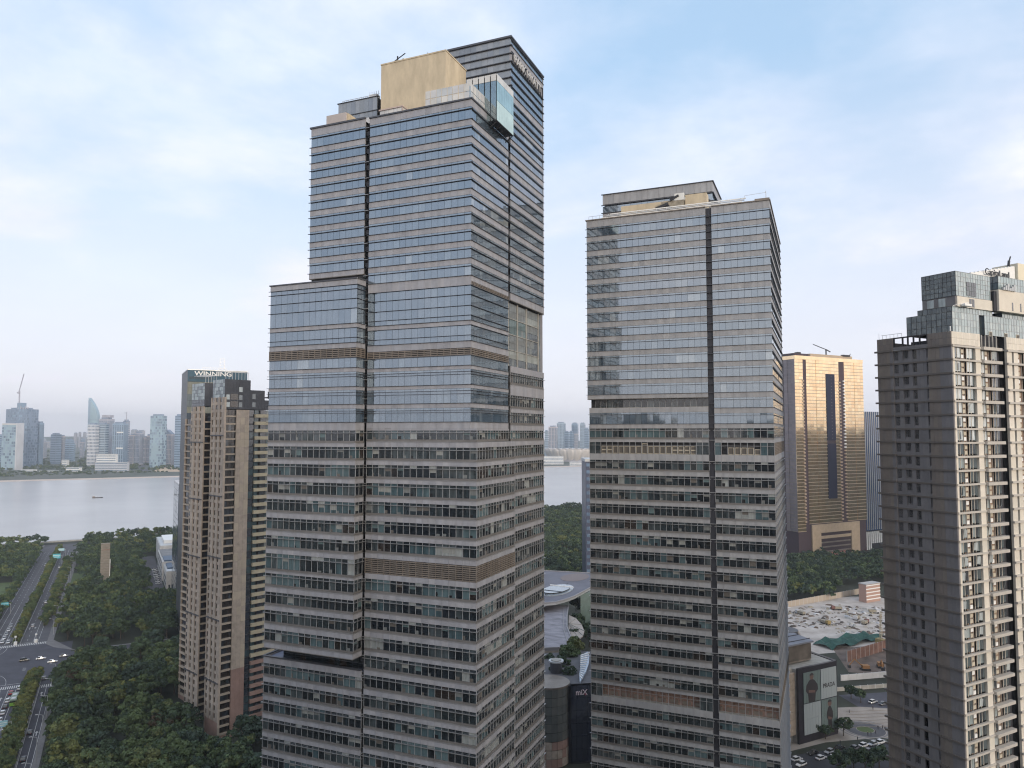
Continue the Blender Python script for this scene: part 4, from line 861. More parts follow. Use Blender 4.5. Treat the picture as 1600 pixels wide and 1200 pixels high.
for i in range(8): mb.beam((137.2 + i * 1.35, YA + 1, 141.2), (137.2 + i * 1.35, YA + 1, 144.2), 0.16, M_lt); mb.beam((137.2 + i * 1.35, YA + 1, 144.2), (137.2 + i * 1.35, YA + 9.5, 144.9), 0.18, M_white)
for yy, z in ((YA + 1, 144.2), (YA + 3.5, 144.5), (YA + 6, 144.7), (YA + 9.5, 144.9)): mb.beam((136.9, yy, z), (147.2, yy, z), 0.22, M_white)
for i in range(5): mb.beam((140.8 + i * 1.2, 311, 141), (140.8 + i * 1.2, 311, 144.4), 0.16, M_lt); mb.beam((140.8 + i * 1.2, 311, 144.4), (140.8 + i * 1.2, 322, 144.4), .16, M_white)
mb.beam((140.5, 311, 144.4), (146, 311, 144.4), 0.22, M_white)
bw.part('roof_pergola', mb)
mb = MB(); mb.beam((157, 287, 134), (157, 287, 137), .5, M_dark); mb.beam((153, 287, 134.4), (160, 287, 134.4), .5, M_dark); bw.part('roof_beam', mb)

# ------------------------------------------------------------------ dark office tower with rooftop lettering
wt = Thing('office_block', 'dark blue glass office tower with WINNING lettering behind the brown apartment tower', 'office building', GA, 52, 490)
W0, V0 = 36.6, 468.7
WGL = [glassmat('slate glass %d' % k, c, 1.9, var=0.2) for k, c in enumerate([(0.05, 0.065, 0.09), (0.07, 0.09, 0.115), (0.22, 0.225, 0.19), (0.15, 0.175, 0.19)])]
pc = Pieces(wt, 'facade_panel', 200); 
for k in range(40):
    z1 = 149.5 - k * 3.7
    for i in range(6): pc.add(fb(('y-', V0), W0 + i * 5.5 + .05, W0 + (i + 1) * 5.5 - .05, z1 - 3.6, z1, -0.2, -.1), WGL[random.choice([2, 2, 3]) if k < 5 else random.choice([0, 1, 1])], ('y', random.gauss(0, .006), random.gauss(0, .006)))
    for i in range(6): pc.add(fb(('x-', W0), V0 + .25 + i * 7.1, V0 + .2 + (i + 1) * 7.1, z1 - 3.65, z1, -0.2, 0), M_char)
pc.finish()
mb = MB(); mb.box(W0 + .25, 69.5, V0 + .25, 511.5, 0, 156, M_core); wt.part('core_wall', mb)
mb = MB(); mb.box(W0, 69.7, V0 - .05, V0 + .24, 149.6, 156.4, mat('teal sign board', (0.05, 0.10, 0.14), 0.7, 0, 1.4, var=0.1)); mb.box(W0 - .02, W0 + .24, V0 + .25, 511.5, 149.6, 156.4, M_char); mb.box(W0 - .2, 69.9, V0 - .25, V0 + .3, 156.4, 156.8, M_lt); mb.box(W0 - .2, W0 + .3, V0 + .3, 511.6, 156.4, 156.803, M_lt)
wt.part('sign_board', mb)
wt.text('sign_lettering', 'WINNING', 3.6, mat('sign lettering white', (0.72, 0.72, 0.72), 0.4), (40.2, V0 - .1, 153.3), (1, 0), 0.1, 1.25, 0.06)
mb = MB()
for i in range(12):
    x = 37.6 + i * 1.05; mb.box(x, x + .16, V0 - .2, V0 - .06, 151.0, 152.7, M_dark); mb.box(x, x + .75, V0 - .2, V0 - .06, 151.6 + .4 * (i % 2), 151.8 + .4 * (i % 2), M_dark); mb.box(x + .55, x + .7, V0 - .2, V0 - .07, 151.0 + .3 * (i % 3), 152.7, M_dark)
wt.part('small_lettering', mb)
mb = MB()
for x in (55.0, 57.6): mb.beam((x, 476, 156), (x, 476, 164.5), .22, M_lt)
for z in (158, 160, 162, 164): mb.beam((55, 476, z), (57.6, 476, z + 1), .15, M_lt)
for i in range(10): mb.beam((45 + i * 1.5, 474, 156.5), (45 + i * 1.5, 474, 158.5), .12, M_lt)
mb.beam((45, 474, 158.5), (58.5, 474, 158.5), .15, M_lt)
wt.part('roof_antenna', mb)

# small blue glass tower and the white low buildings by the car park
bs = Thing('blue_glass_block', 'small blue glass office block above the white low buildings', 'office building', GA, 56, 600)
mb = MB(); mb.box(41.0, 75, 575, 625, 0, 83, M_dgl); bs.part('core_wall', mb)
pc = Pieces(bs, 'glass_panel', 160)
for k in range(20):
    for i in range(8): pc.add(fb(('y-', 575), 41 + i * 4 + .05, 45 + i * 4 - .05, k * 4.1 + .1, k * 4.1 + 3.9, .05, .12), mat('royal blue glass', (0.03, 0.075, 0.17), 0.08, 0, 2.0, var=.2), ('y', random.gauss(0, .006), 0))
    for i in range(7): pc.add(fb(('x-', 41), 575 + i * 7 + .05, 582 + i * 7 - .05, k * 4.1 + .1, k * 4.1 + 3.9, .05, .12), GT[0], ('x', random.gauss(0, .006), 0))
pc.finish()
wl = Thing('white_low_building', 'white low building with blue roof beside the small car park', 'building', GA, 48, 700)
mb = MB(); M_offw = mat('off white render', (.50, .49, .48), .7, var=.12); mb.box(37.5, 62, 628, 665, 0, 13, M_offw); mb.box(36.6, 62, 665.01, 735, 0, 15, M_offw); mb.box(38.2, 62, 735.01, 800, 0, 18, M_offw); wl.part('wall', mb)
mb = MB(); mb.box(38.0, 62, 628.5, 638, 13, 13.4, M_lt); mb.box(39, 62, 640, 664, 13, 14.2, mat('blue roof', (0.05, 0.09, 0.15), 0.5, var=.2)); mb.box(38, 62, 666, 690, 15, 16.0, MATS['blue roof']); mb.box(37.5, 62, 692, 734, 15, 15.4, M_roof); mb.box(39, 62, 736, 799, 18, 18.3, M_lt); mb.box(42, 60, 750, 790, 18.3, 21, M_white); wl.part('roof', mb)
pc = Pieces(wl, 'window', 80)
for i in range(7):
    for z in (2, 6.5): pc.add(fb(('x-', 37.5), 630 + i * 5, 632.6 + i * 5, z, z + 2.4, .02, .08), GLO[1])
    for z in (3, 8, 12): pc.add(fb(('x-', 36.6), 668 + i * 9.4, 672 + i * 9.4, z, z + 2.4, .02, .08), GLO[1])
for x in (39.2, 42.3, 47): pc.add(fb(('y-', 628), x, x + 1.1, 0.2, 5.5 if x > 42 else 3.2, .02, .08), GLO[0])
pc.finish()
# concrete pylon in the trees
pyl = Thing('concrete_pylon', 'tall flat concrete pylon standing among the trees beside the avenue', 'monument', GA, -4, 660)
mb = MB(); mb.box(-7.2, -0.9, 658.5, 662, 0, 33.5, mat('board marked concrete', (0.25, 0.22, 0.185), 0.9, var=.2, vscale=.4, stretch=(1, 1, 3))); pyl.part('shaft', mb)
mb = MB()
for i in range(16): mb.box(-7.25, -1.3, 658.44, 658.5, 1 + i * 2, 1.12 + i * 2, M_conc)
pyl.part('joint_line', mb)
mb = MB(); mb.box(-0.9, -0.45, 658.6, 659.4, 0, 21, M_white); mb.box(-1.0, -0.4, 658.5, 659.5, 18, 21, M_white); pyl.part('downpipe', mb)
mb = MB(); mb.box(-10, -7.2, 659, 663, 0, 6, M_conc); pyl.part('plinth', mb)
mb = MB(); mb.prism([(-6.2, 658.43), (-1.2, 658.43), (-1.2, 658.5), (-6.2, 658.5)], 28.4, 28.9, mat('red brown inlay', (.25, .13, .1), .8)); pyl.part('inlay', mb)

# ------------------------------------------------------------------ shopping mall between the towers
def G3(x, y, z): return tuple(PQ(onz(x, y, z)))
ml = Thing('shopping_mall', 'low shopping mall with curved grey roofs between the two banded towers', 'shopping mall', GA, *PQ(onz(885, 1060, 26))[:2])
M_r1 = mat('lilac grey roofing', (0.125, 0.125, 0.155), 0.6, var=.2, vscale=.08); M_r2 = mat('patchy roof felt', (0.24, 0.235, 0.265), 0.8, var=.35, vscale=.15, stretch=(1, 2.5, 1))
M_trim = mat('grey roof trim', (.27, .265, .28), .6)
def curve(pts, z): return [G3(x, y, z)[:2] for x, y in pts]
up = [(780, 888), (850, 892), (925, 896), (1000, 900), (1000, 900), (960, 908), (925, 917), (910, 925), (897, 932), (883, 937), (868, 941), (850, 942.5), (780, 944)]
up = [(780, 888), (850, 892), (925, 896), (1000, 900), (960, 908), (925, 917), (910, 925), (897, 932), (883, 937), (868, 941), (850, 942.5), (780, 944)]
mb = MB(); mb.prism(curve(up, 30)[::-1], 28.6, 30, M_r1, M_lt); mallroof = ml.part('upper_roof', mb)
mb = MB(); q_ = curve([(925, 917), (910, 925), (897, 932), (883, 937), (868, 941), (850, 942.5), (780, 944)], 30)
for a, b_ in zip(q_[:-1], q_[1:]): mb.beam((*a, 30.1), (*b_, 30.1), .7, M_trim)
q_ = curve([(780, 888), (850, 892), (925, 896), (1000, 900)], 30)
for a, b_ in zip(q_[:-1], q_[1:]): mb.beam((*a, 30.1), (*b_, 30.1), .8, M_trim)
ml.part('roof_edge', mb, mallroof)
cc = G3(870, 922, 30.3); ea, eb = G3(888, 914, 30.3), G3(853, 931, 30.3); mj = Vector((ea[0] - eb[0], ea[1] - eb[1], 0)) / 2; mi_ = Vector((-mj.y, mj.x, 0)).normalized() * 8.0
mb = MB(); M_sky = mat('pale skylight glass', (0.30, 0.34, 0.38), 0.12, 0, 1.8, var=.1)
pts = [(cc[0] + mj.x * math.cos(t) + mi_.x * math.sin(t), cc[1] + mj.y * math.cos(t) + mi_.y * math.sin(t)) for t in [2 * math.pi * k / 28 for k in range(28)]]
mb.prism(pts, 30.0, 30.5, M_sky); n0 = len(mb.v); mb.v += [(cc[0] + (x - cc[0]) * .8, cc[1] + (y - cc[1]) * .8, 31.2) for x, y in pts]; mb.f.append(tuple(range(n0, n0 + 28))); mb.mi.append(0)
mb.beam((*pts[0], 30.9), (*pts[14], 30.9), .35, M_dark); mb.beam((*pts[5], 31.3), (*pts[23], 31.3), .5, M_white); mb.beam((*pts[9], 31.3), (*pts[19], 31.3), .3, M_dark)
ml.part('oval_skylight', mb, mallroof)
c2 = G3(898, 902, 30.05); mb = MB(); pts2 = [(c2[0] + mj.x * .8 * math.cos(t) - mi_.x * 1.0 * math.sin(t), c2[1] + mj.y * .8 * math.cos(t) - mi_.y * math.sin(t)) for t in [2 * math.pi * k / 24 for k in range(24)]]; mb.prism(pts2, 30.0, 30.15, mat('dusty roof patch', (.2, .17, .17), .8)); ml.part('sunken_patch', mb, mallroof)
mb = MB(); lo = [(780, 945), (850, 945), (888, 946), (886, 962), (886, 980), (891, 993), (897, 1003), (888, 1008), (872, 1012), (850, 1013), (780, 1014)]
mb.prism(curve(lo, 25)[::-1], 23.8, 25, M_r2, M_trim); lowroof = ml.part('lower_roof', mb)
mb = MB(); q_ = curve([(888, 946), (886, 962), (886, 980), (891, 993), (897, 1003), (888, 1008), (872, 1012), (850, 1013), (780, 1014)], 25)
for a, b_ in zip(q_[:-1], q_[1:]): mb.beam((*a, 25.1), (*b_, 25.1), .6, M_trim)
q_ = curve([(881, 950), (880, 968), (881, 985), (886, 1002)], 25)
for a, b_ in zip(q_[:-1], q_[1:]): mb.beam((*a, 25.1), (*b_, 25.1), .35, M_trim)
ml.part('roof_edge', mb, lowroof)
mb = MB(); fan = [(889, 961), (900, 966), (909, 976), (913, 986), (911, 993), (905, 998), (900, 1004), (893, 993), (888, 980)]
mb.prism(curve(fan, 23)[::-1], 22.4, 23, mat('pale ribbed roof', (.36, .32, .29), .8, var=.15)); f0 = G3(889, 975, 23)
for x, y in fan[1:6]: g_ = G3(x, y, 23); mb.beam((f0[0], f0[1], 23.15), (g_[0], g_[1], 23.15), .3, M_conc)
ml.part('fan_canopy', mb)
mb = MB(); mb.prism(curve([(780, 1014), (850, 1013), (872, 1012), (888, 1008), (897, 1003), (897, 990), (780, 1000)], 25)[::-1], 14, 23.8, mat('stone wall', (.33, .29, .25), .8, var=.15)); ml.part('stone_wall', mb)
mb = MB(); mb.prism(curve([(907, 930), (925, 926), (960, 926), (960, 915), (907, 920)], 28)[::-1], 10, 28.4, mat('green glass wall', (.14, .19, .17), .15, 0, 1.8, var=.2)); ml.part('glass_wall', mb)
# terrace, dark facade, drum
TD = onz(872, 1190, 0); 
f_l, f_r = PQ(onz(893, 1195, 0)), PQ(onz(960, 1190, 0))
ux = Vector((f_r[0] - f_l[0], f_r[1] - f_l[1], 0)).normalized(); un = Vector((-ux.y, ux.x, 0))
def MF(a, d, z): return (f_l[0] + ux.x * a + un.x * d, f_l[1] + ux.y * a + un.y * d, z)
mb = MB(); mb.prism([MF(-30, 1.5, 0)[:2], MF(34, 1.5, 0)[:2], MF(34, 42, 0)[:2], MF(-30, 42, 0)[:2]], 0, 27.4, mat('terrace paving', (.10, .10, .11), .8, var=.2)); ml.part('terrace_block', mb)
M_nav = mat('dark navy glass', (0.018, 0.022, 0.04), 0.12, 0, 2.0, var=.3)
pc = MB()
for i in range(10):
    for k in range(6): 
        a0 = i * 2.0 + .04; z0 = 1 + k * 4.5
        p0, p1, p2, p3 = MF(a0, 0, 0), MF(a0 + 1.92, 0, 0), MF(a0 + 1.92, .3, 0), MF(a0, .3, 0)
        pc.prism([p0[:2], p1[:2], p2[:2], p3[:2]], z0, z0 + 4.42, M_nav)
ml.part('dark_facade', pc)
mb = MB(); mb.prism([MF(0, .31, 0)[:2], MF(34, .31, 0)[:2], MF(34, 1.45, 0)[:2], MF(0, 1.45, 0)[:2]], 0, 28.2, M_core); mb.prism([MF(-.2, -.1, 0)[:2], MF(34, -.1, 0)[:2], MF(34, .3, 0)[:2], MF(-.2, .3, 0)[:2]], 28.2, 28.6, M_dark); ml.part('facade_backing', mb)
ml.text('sign_lettering', 'miX', 2.6, mat('sign pink white', (0.8, 0.66, 0.70), .4), MF(1.6, -.12, 24.6), (ux.x, ux.y), .08, 1.0, .05)
ml.text('sign_lettering', 'c', 1.3, mat('sign crimson', (0.5, 0.12, 0.2), .4), MF(5.0, -.12, 24.4), (ux.x, ux.y), .08, 1.0, .05)
dx, dy = MF(-7.0, 5.0, 0)[:2]; DR = 7.2
mb = MB(); mb.cyl(dx, dy, 0, 27.6, DR - .25, DR - .25, M_core, 40); drum = ml.part('drum', mb)
DG = [mat('drum panel %d' % k, c, .3, .2, 1.8, var=.15) for k, c in enumerate([(.15, .16, .155), (.17, .175, .165), (.13, .14, .14)])]
pn = MB(); ps = MB()
for k in range(9):
    z0 = .2 + k * 3.05
    for i in range(22):
        a0, a1 = 2 * math.pi * i / 22 + .006, 2 * math.pi * (i + 1) / 22 - .006
        r1, r0 = DR + .05 * (k % 2), DR - .2
        tgt, mm = (ps, random.choice([M_pinkst, BS[0]])) if z0 < 9 else (pn, random.choice(DG))
        tgt.prism([(dx + r0 * math.cos(a0), dy + r0 * math.sin(a0)), (dx + r1 * math.cos(a0), dy + r1 * math.sin(a0)), (dx + r1 * math.cos(a1), dy + r1 * math.sin(a1)), (dx + r0 * math.cos(a1), dy + r0 * math.sin(a1))], z0, z0 + 2.85, mm)
ml.part('drum_panel', pn, drum, kind='stuff'); ml.part('stone_base_panel', ps, drum, kind='stuff')
mb = MB(); mb.cyl(dx, dy, 27.6, 28.3, DR + .3, DR + .3, M_louv, 40); ml.part('drum_rim', mb, drum)
g_ = G3(869, 1050, 27.5); mb = MB(); mb.cyl(g_[0], g_[1], 27.4, 31.5, 2.2, 2.4, M_char, 20); mb.cyl(g_[0], g_[1], 31.5, 32, 2.9, 2.9, M_lt, 24); mb.cyl(g_[0], g_[1], 32, 32.3, 2.0, 2.0, M_conc, 24); ml.part('roof_kiosk', mb)
mb = MB(); st = [(908, 1024), (918, 1018), (921, 1024), (920, 1036), (916, 1048), (910, 1058), (906, 1066), (905, 1054), (907, 1040)]
mb.prism(curve(st, 28.5)[::-1], 27.6, 28.5, mat('white blue canopy', (.30, .37, .46), .2, 0, 1.6)); 
for k in range(12):
    a = k / 11; p0 = G3(906 + 1 * a, 1056 - 32 * a, 28.7); p1 = G3(910 + 11 * a, 1060 - 40 * a, 28.7); mb.beam(p0, p1, .3, M_white)
ml.part('glass_canopy', mb)

# east wing with the big poster wall
me_ = Thing('mall_east_wing', 'dark mall wing with a louvred rooftop box and large fashion posters', 'shopping mall', GA, *gpq(1282, 1150)[:2])
eL, eR = gpq(1241, 1160), gpq(1318, 1150); q0e = (eL[1] + eR[1]) / 2; p0e, p1e = eL[0], eR[0]
M_em = mat('anthracite facade', (0.022, 0.02, 0.028), .4, 0, 1.5, var=.3)
me_.boxpart('dark_facade', (p0e, p1e, q0e, q0e + 1, 0, 28.5), M_em)
mb = MB(); mb.prism([(p0e, q0e + 1), (p1e, q0e + 1), (p1e + 4, q0e + 55), (p0e - 40, q0e + 55), (p0e - 40, q0e + 3), (p0e, q0e + 3)], 0, 28, M_conc); me_.part('rear_block', mb)
pc = Pieces(me_, 'stone_panel', 60)
for k in range(8): 
    for i in range(4): pc.add((p0e - 5.2 + i * 1.3, p0e - 5.2 + i * 1.3 + 1.25, q0e + 1.5, q0e + 2.9, 3.2 + k * 2.95, 3.2 + k * 2.95 + 2.85), mat('buff stone', (.36, .30, .25), .8, var=.12))
pc.finish()
mb = MB(); mb.prism([(p1e, q0e + 1.01), (p1e + 1.5, q0e + 1.01), (p1e + 5, q0e + 50), (p1e + 3, q0e + 50)], 0, 28.3, M_em); me_.part('side_facade', mb)
# poster grid 2 x 2, flat prints on glass panels
PTL = [(p0e + 2.6, p0e + 12.2), (p0e + 12.5, p0e + 21.6)]
prz = [(15.0, 26.6), (3.0, 14.7)]
M_pg = mat('poster grey green', (.13, .17, .17), .4); M_pw = mat('poster white', (.30, .34, .36), .4); M_pd = mat('poster dark figure', (.03, .026, .03), .6); M_pf = mat('poster skin', (.13, .08, .07), .6)
posters = Pieces(me_, 'poster_panel', 80)
for ci, (a0, a1) in enumerate(PTL):
    for ri, (z0, z1) in enumerate(prz):
        mm = M_pg if ci == ri else M_pw
        for i in range(6):
            for k in range(2): posters.add((a0 + i * (a1 - a0) / 6 + .03, a0 + (i + 1) * (a1 - a0) / 6 - .03, q0e - .25, q0e - .1, z0 + k * (z1 - z0) / 2 + .03, z0 + (k + 1) * (z1 - z0) / 2 - .03), mm)
posters.finish()
def figure(name, cx_, z0, h, wide):
    mb = MB(); y = q0e - .30
    prof = [(-.5 * wide, 0), (-.62 * wide, .30), (-.95 * wide, .42), (-.85 * wide, .60), (-.42 * wide, .76), (-.12 * wide, .80), (.12 * wide, .80), (.45 * wide, .74), (.9 * wide, .58), (.98 * wide, .40), (.6 * wide, .28), (.5 * wide, 0)]
    mb.poly([(cx_ + x, y, z0 + zz * h) for x, zz in prof], M_pd)
    mb.poly([(cx_ + .16 * h * .62 * math.cos(t), y - .02, z0 + h * .89 + .11 * h * math.sin(t)) for t in [2 * math.pi * k / 14 for k in range(14)]], M_pf)
    mb.poly([(cx_ + .17 * h * .62 * math.cos(t), y - .04, z0 + h * .93 + .085 * h * math.sin(t)) for t in [math.pi * k / 8 for k in range(9)]], M_pd)
    mb.poly([(cx_ - .5 * wide, y - .02, z0 + .34 * h), (cx_ + .5 * wide, y - .02, z0 + .30 * h), (cx_ + .5 * wide, y - .02, z0 + .38 * h), (cx_ - .5 * wide, y - .02, z0 + .44 * h)], M_pf)
    me_.part(name, mb)
figure('poster_figure', p0e + 7.2, 15.1, 10.8, 3.6); figure('poster_figure', p0e + 17.2, 3.1, 11.0, 1.9)
me_.text('poster_lettering', 'PRADA', 2.3, M_pd, (p0e + 13.6, q0e - .28, 19.2), (1, 0), .02, .95, .03)
# louvred rooftop box
lb0, lb1 = p0e - 22, p0e + 14.6
mb = MB(); mb.box(lb0, lb1, q0e + 6, q0e + 40, 28.5, 35.5, M_louv); lbx = me_.part('rooftop_box', mb)
pc = Pieces(me_, 'louvre_blade', 120, lbx)
for i in range(60): pc.add((lb0 + i * .61, lb0 + i * .61 + .3, q0e + 5.6, q0e + 6, 29.2, 35.0), M_louv)
pc.finish()
mb = MB(); mb.prism([(lb0 - 1, q0e + 5), (lb1 + .6, q0e + 5), (lb1 + 6, q0e + 30), (lb1 - 4, q0e + 62), (lb0 - 1, q0e + 62)], 35.5, 36.1, mat('blue grey sheet roof', (.15, .16, .195), .55, var=.2, vscale=.15)); rf_ = me_.part('roof', mb)
mb = MB()
for i in range(9): mb.beam((lb0, q0e + 8 + i * 6, 36.2), (lb1 + 2, q0e + 8 + i * 6, 36.2), .25, M_slot)
me_.part('roof_seam', mb, rf_)
mb = MB(); n_ = 10
for i in range(n_):
    a0, a1 = math.radians(-70 + i * 12), math.radians(-70 + (i + 1) * 12); x_, y_ = lb1 + 4, q0e + 22
    for r0, r1, z0, z1, mm in ((5, 9, 28, 36, M_louv), (9.05, 10.2, 27.5, 29.5, mat('yellow rim', (.48, .38, .16), .7))):
        mb.v += [(x_ + r0 * math.cos(a), y_ + r0 * math.sin(a), z) for a in (a0, a1) for z in (z1,)] + [(x_ + r1 * math.cos(a), y_ + r1 * math.sin(a), z0) for a in (a1, a0)]
        n = len(mb.v); mb.f.append((n - 4, n - 1, n - 2, n - 3)); mb.mi.append(mb.m(mm))
mb.cyl(lb1 + 4, q0e + 22, 28, 36.2, 5, 5, M_char, 24); me_.part('conical_rooflight', mb)
# ------------------------------------------------------------------ ground, river, roads
M_ground = mat('woodland floor', (0.030, 0.034, 0.024), .95, var=.4, vscale=.03)
M_far = mat('far bank greenery', (0.055, 0.075, 0.055), .95, col2=(0.13, 0.13, 0.115), vscale=.006)
M_water = mat('silty river water', (0.46, 0.435, 0.43), .24, 0, 1.36, var=.10, vscale=.004, bump=.22, bscale=.06, stretch=(1, 1, 1))
M_sand = mat('river beach sand', (0.56, 0.46, 0.39), .9, var=.12, vscale=.02)
M_asph = mat('asphalt', (0.062, 0.062, 0.078), .85, var=.2, vscale=.15)
M_asph2 = mat('worn asphalt', (0.085, 0.084, 0.095), .85, var=.2, vscale=.12)
M_pave = mat('pavement slabs', (0.17, 0.165, 0.17), .85, var=.15, vscale=.4)
M_grass = mat('lawn', (0.075, 0.105, 0.042), .95, var=.3, vscale=.1)
M_mark = mat('road paint', (0.52, 0.52, 0.52), .7, var=.15, vscale=2)
M_kerb = mat('kerb stone', (0.26, 0.255, 0.25), .8)
def rect(name, p0, p1, q0, q1, z, mt, h=None):
    mb = MB()
    if h is None: mb.poly([W(p0, q0, z), W(p1, q0, z), W(p1, q1, z), W(p0, q1, z)], mt)
    else:
        mb.prism([W(p0, q0)[:2], W(p1, q0)[:2], W(p1, q1)[:2], W(p0, q1)[:2]], z, z + h, mt)
    return structure(name, mb)
gnd = MB(); S_ = 9000; gnd.poly([(-S_, -S_, 0), (S_, -S_, 0), (S_, S_, 0), (-S_, S_, 0)], M_ground); structure('ground', gnd)
rect('far_bank', -6500, 6500, 2174, 6600, .9, M_far); rect('river', -6500, 6500, 955, 2150, .25, M_water)
mb = MB(); mb.poly([W(-6500, 2150, .3), W(6500, 2150, .3), W(6500, 2174, 2.2), W(-6500, 2174, 2.2)], M_sand); mb.poly([W(-6500, 2174, 2.2), W(6500, 2174, 2.2), W(6500, 2182, 2.3), W(-6500, 2182, 2.3)], M_conc); structure('river_beach', mb)
rect('embankment', -700, 1500, 949, 955.5, 0, M_conc, 1.2)
# avenue: near and far carriageways, junction and cross street (sheets 4 mm apart)
rect('avenue', -60, -22.6, 200, 436, .02, M_asph); rect('avenue', -62, -31, 500, 930, .02, M_asph2)
rect('junction', -140, -18, 436, 500, .024, M_asph)
rect('cross_street', -18, 75, 462, 476, .02, M_asph); rect('cross_street', -420, -140, 440, 497, .02, M_asph)
rect('riverside_road', -260, 90, 897, 918, .024, M_asph2)
rect('pavement', -23.0, -20.8, 200, 436, 0, M_pave, .14); rect('pavement', -31, -28, 507, 890, 0, M_pave, .14)
mb = MB(); mb.prism([W(-31, 507)[:2], W(-28, 507)[:2], W(-18, 482)[:2], W(-16, 478)[:2], W(-20, 482)[:2], W(-27, 490)[:2], W(-31.5, 500)[:2]], 0, .14, M_pave); structure('pavement', mb)
mb = MB(); mb.prism([W(-20.8, 436)[:2], W(-16, 462)[:2], W(-13, 462)[:2], W(-17, 430)[:2]], 0, .14, M_pave); structure('pavement', mb)
rect('pavement', -64, -62, 500, 930, 0, M_pave, .14)
rect('woodland_path', -12, 70, 476.2, 478, 0, M_pave, .12)
rect('lawn', -84, -65, 610, 716, .03, M_grass); rect('lawn', -28, -20, 640, 735, .03, M_grass); rect('lawn', -13, -6, 240, 300, .03, M_grass)
rect('car_park', 26, 36.6, 604, 800, .03, M_asph2); rect('access_road', 14, 70, 582, 600, .034, M_asph2)
mb = MB(); mb.prism([W(-28.4, 200)[:2], W(-28.1, 200)[:2], W(-28.1, 436)[:2], W(-28.4, 436)[:2]], 0, .15, M_kerb); mb.prism([W(-34.7, 200)[:2], W(-34.4, 200)[:2], W(-34.4, 436)[:2], W(-34.7, 436)[:2]], 0, .15, M_kerb)
for p_ in (-44.5, -48.6): mb.prism([W(p_, 508)[:2], W(p_ + .3, 508)[:2], W(p_ + .3, 890)[:2], W(p_, 890)[:2]], 0, .15, M_kerb)
structure('kerb', mb)
mk = MB()
def strip(p0, q0, p1, q1, wd, z=.034):
    a, b_ = Vector((p0, q0, 0)), Vector((p1, q1, 0)); d = (b_ - a).normalized(); n_ = Vector((-d.y, d.x, 0)) * wd / 2
    mk.poly([W(*(a + n_)[:2], z), W(*(a - n_)[:2], z), W(*(b_ - n_)[:2], z), W(*(b_ + n_)[:2], z)], M_mark)
for p_ in (-27.9, -25.2, -23.3, -37.4, -40.4, -43.5, -46.6): strip(p_, 200, p_, 419, .17)
for p_ in (-38.0, -44.2): strip(p_, 508, p_, 885, .18)
for p_ in (-41.2,): 
    for k in range(38): strip(p_, 512 + k * 10, p_, 516 + k * 10, .15)
for p_ in (-51.6, -54.8, -58.0): strip(p_, 508, p_, 620, .16)
for p_ in (-51.6, -54.8, -58.0):
    for k in range(26): strip(p_, 624 + k * 10, p_, 628 + k * 10, .15)
strip(-60.9, 508, -60.9, 890, .16); strip(-35.6, 508, -35.6, 870, .15)
for k in range(34): strip(-60 + k * .86, 501, -60 + k * .86, 505.5, .42)
for k in range(30): strip(-60 + k * .86, 421, -60 + k * .86, 425.5, .42)
for k in range(6): strip(-28 + k * .86, 416, -28 + k * .86, 420.5, .42)
strip(-35, 428.2, -60, 428.2, .3); strip(-44.6, 507.6, -38.2, 507.6, .3)
for r_ in (9, 12.2, 15.4):
    pr = None
    for k in range(13):
        a = math.radians(-5 + k * 8); x, y = -58 + r_ * math.cos(a), 429 + 1.6 * r_ * math.sin(a)
        if pr: strip(*pr, x, y, .15)
        pr = (x, y)
for r_ in (5, 8):
    pr = None
    for k in range(10):
        a = math.radians(10 - k * 9); x, y = -57.5 + r_ * math.cos(a), 498 + 2.0 * r_ * math.sin(a)
        if pr: strip(*pr, x, y, .15)
        pr = (x, y)
for p_, q_ in ((-38.9, 404), (-42, 404), (-24.3, 396), (-24.3, 352), (-26.5, 404), (-39.8, 540), (-42.6, 540), (-53.2, 530), (-56.4, 530)):
    strip(p_, q_, p_, q_ + 4.5, .3); strip(p_ - .5, q_ + 3.2, p_, q_ + 5.2, .3); strip(p_ + .5, q_ + 3.2, p_, q_ + 5.2, .3)
for k in range(5): strip(-38, 450 + k * 1.2, -36.5, 449 + k * 1.2, .2)
structure('road_markings', mk)

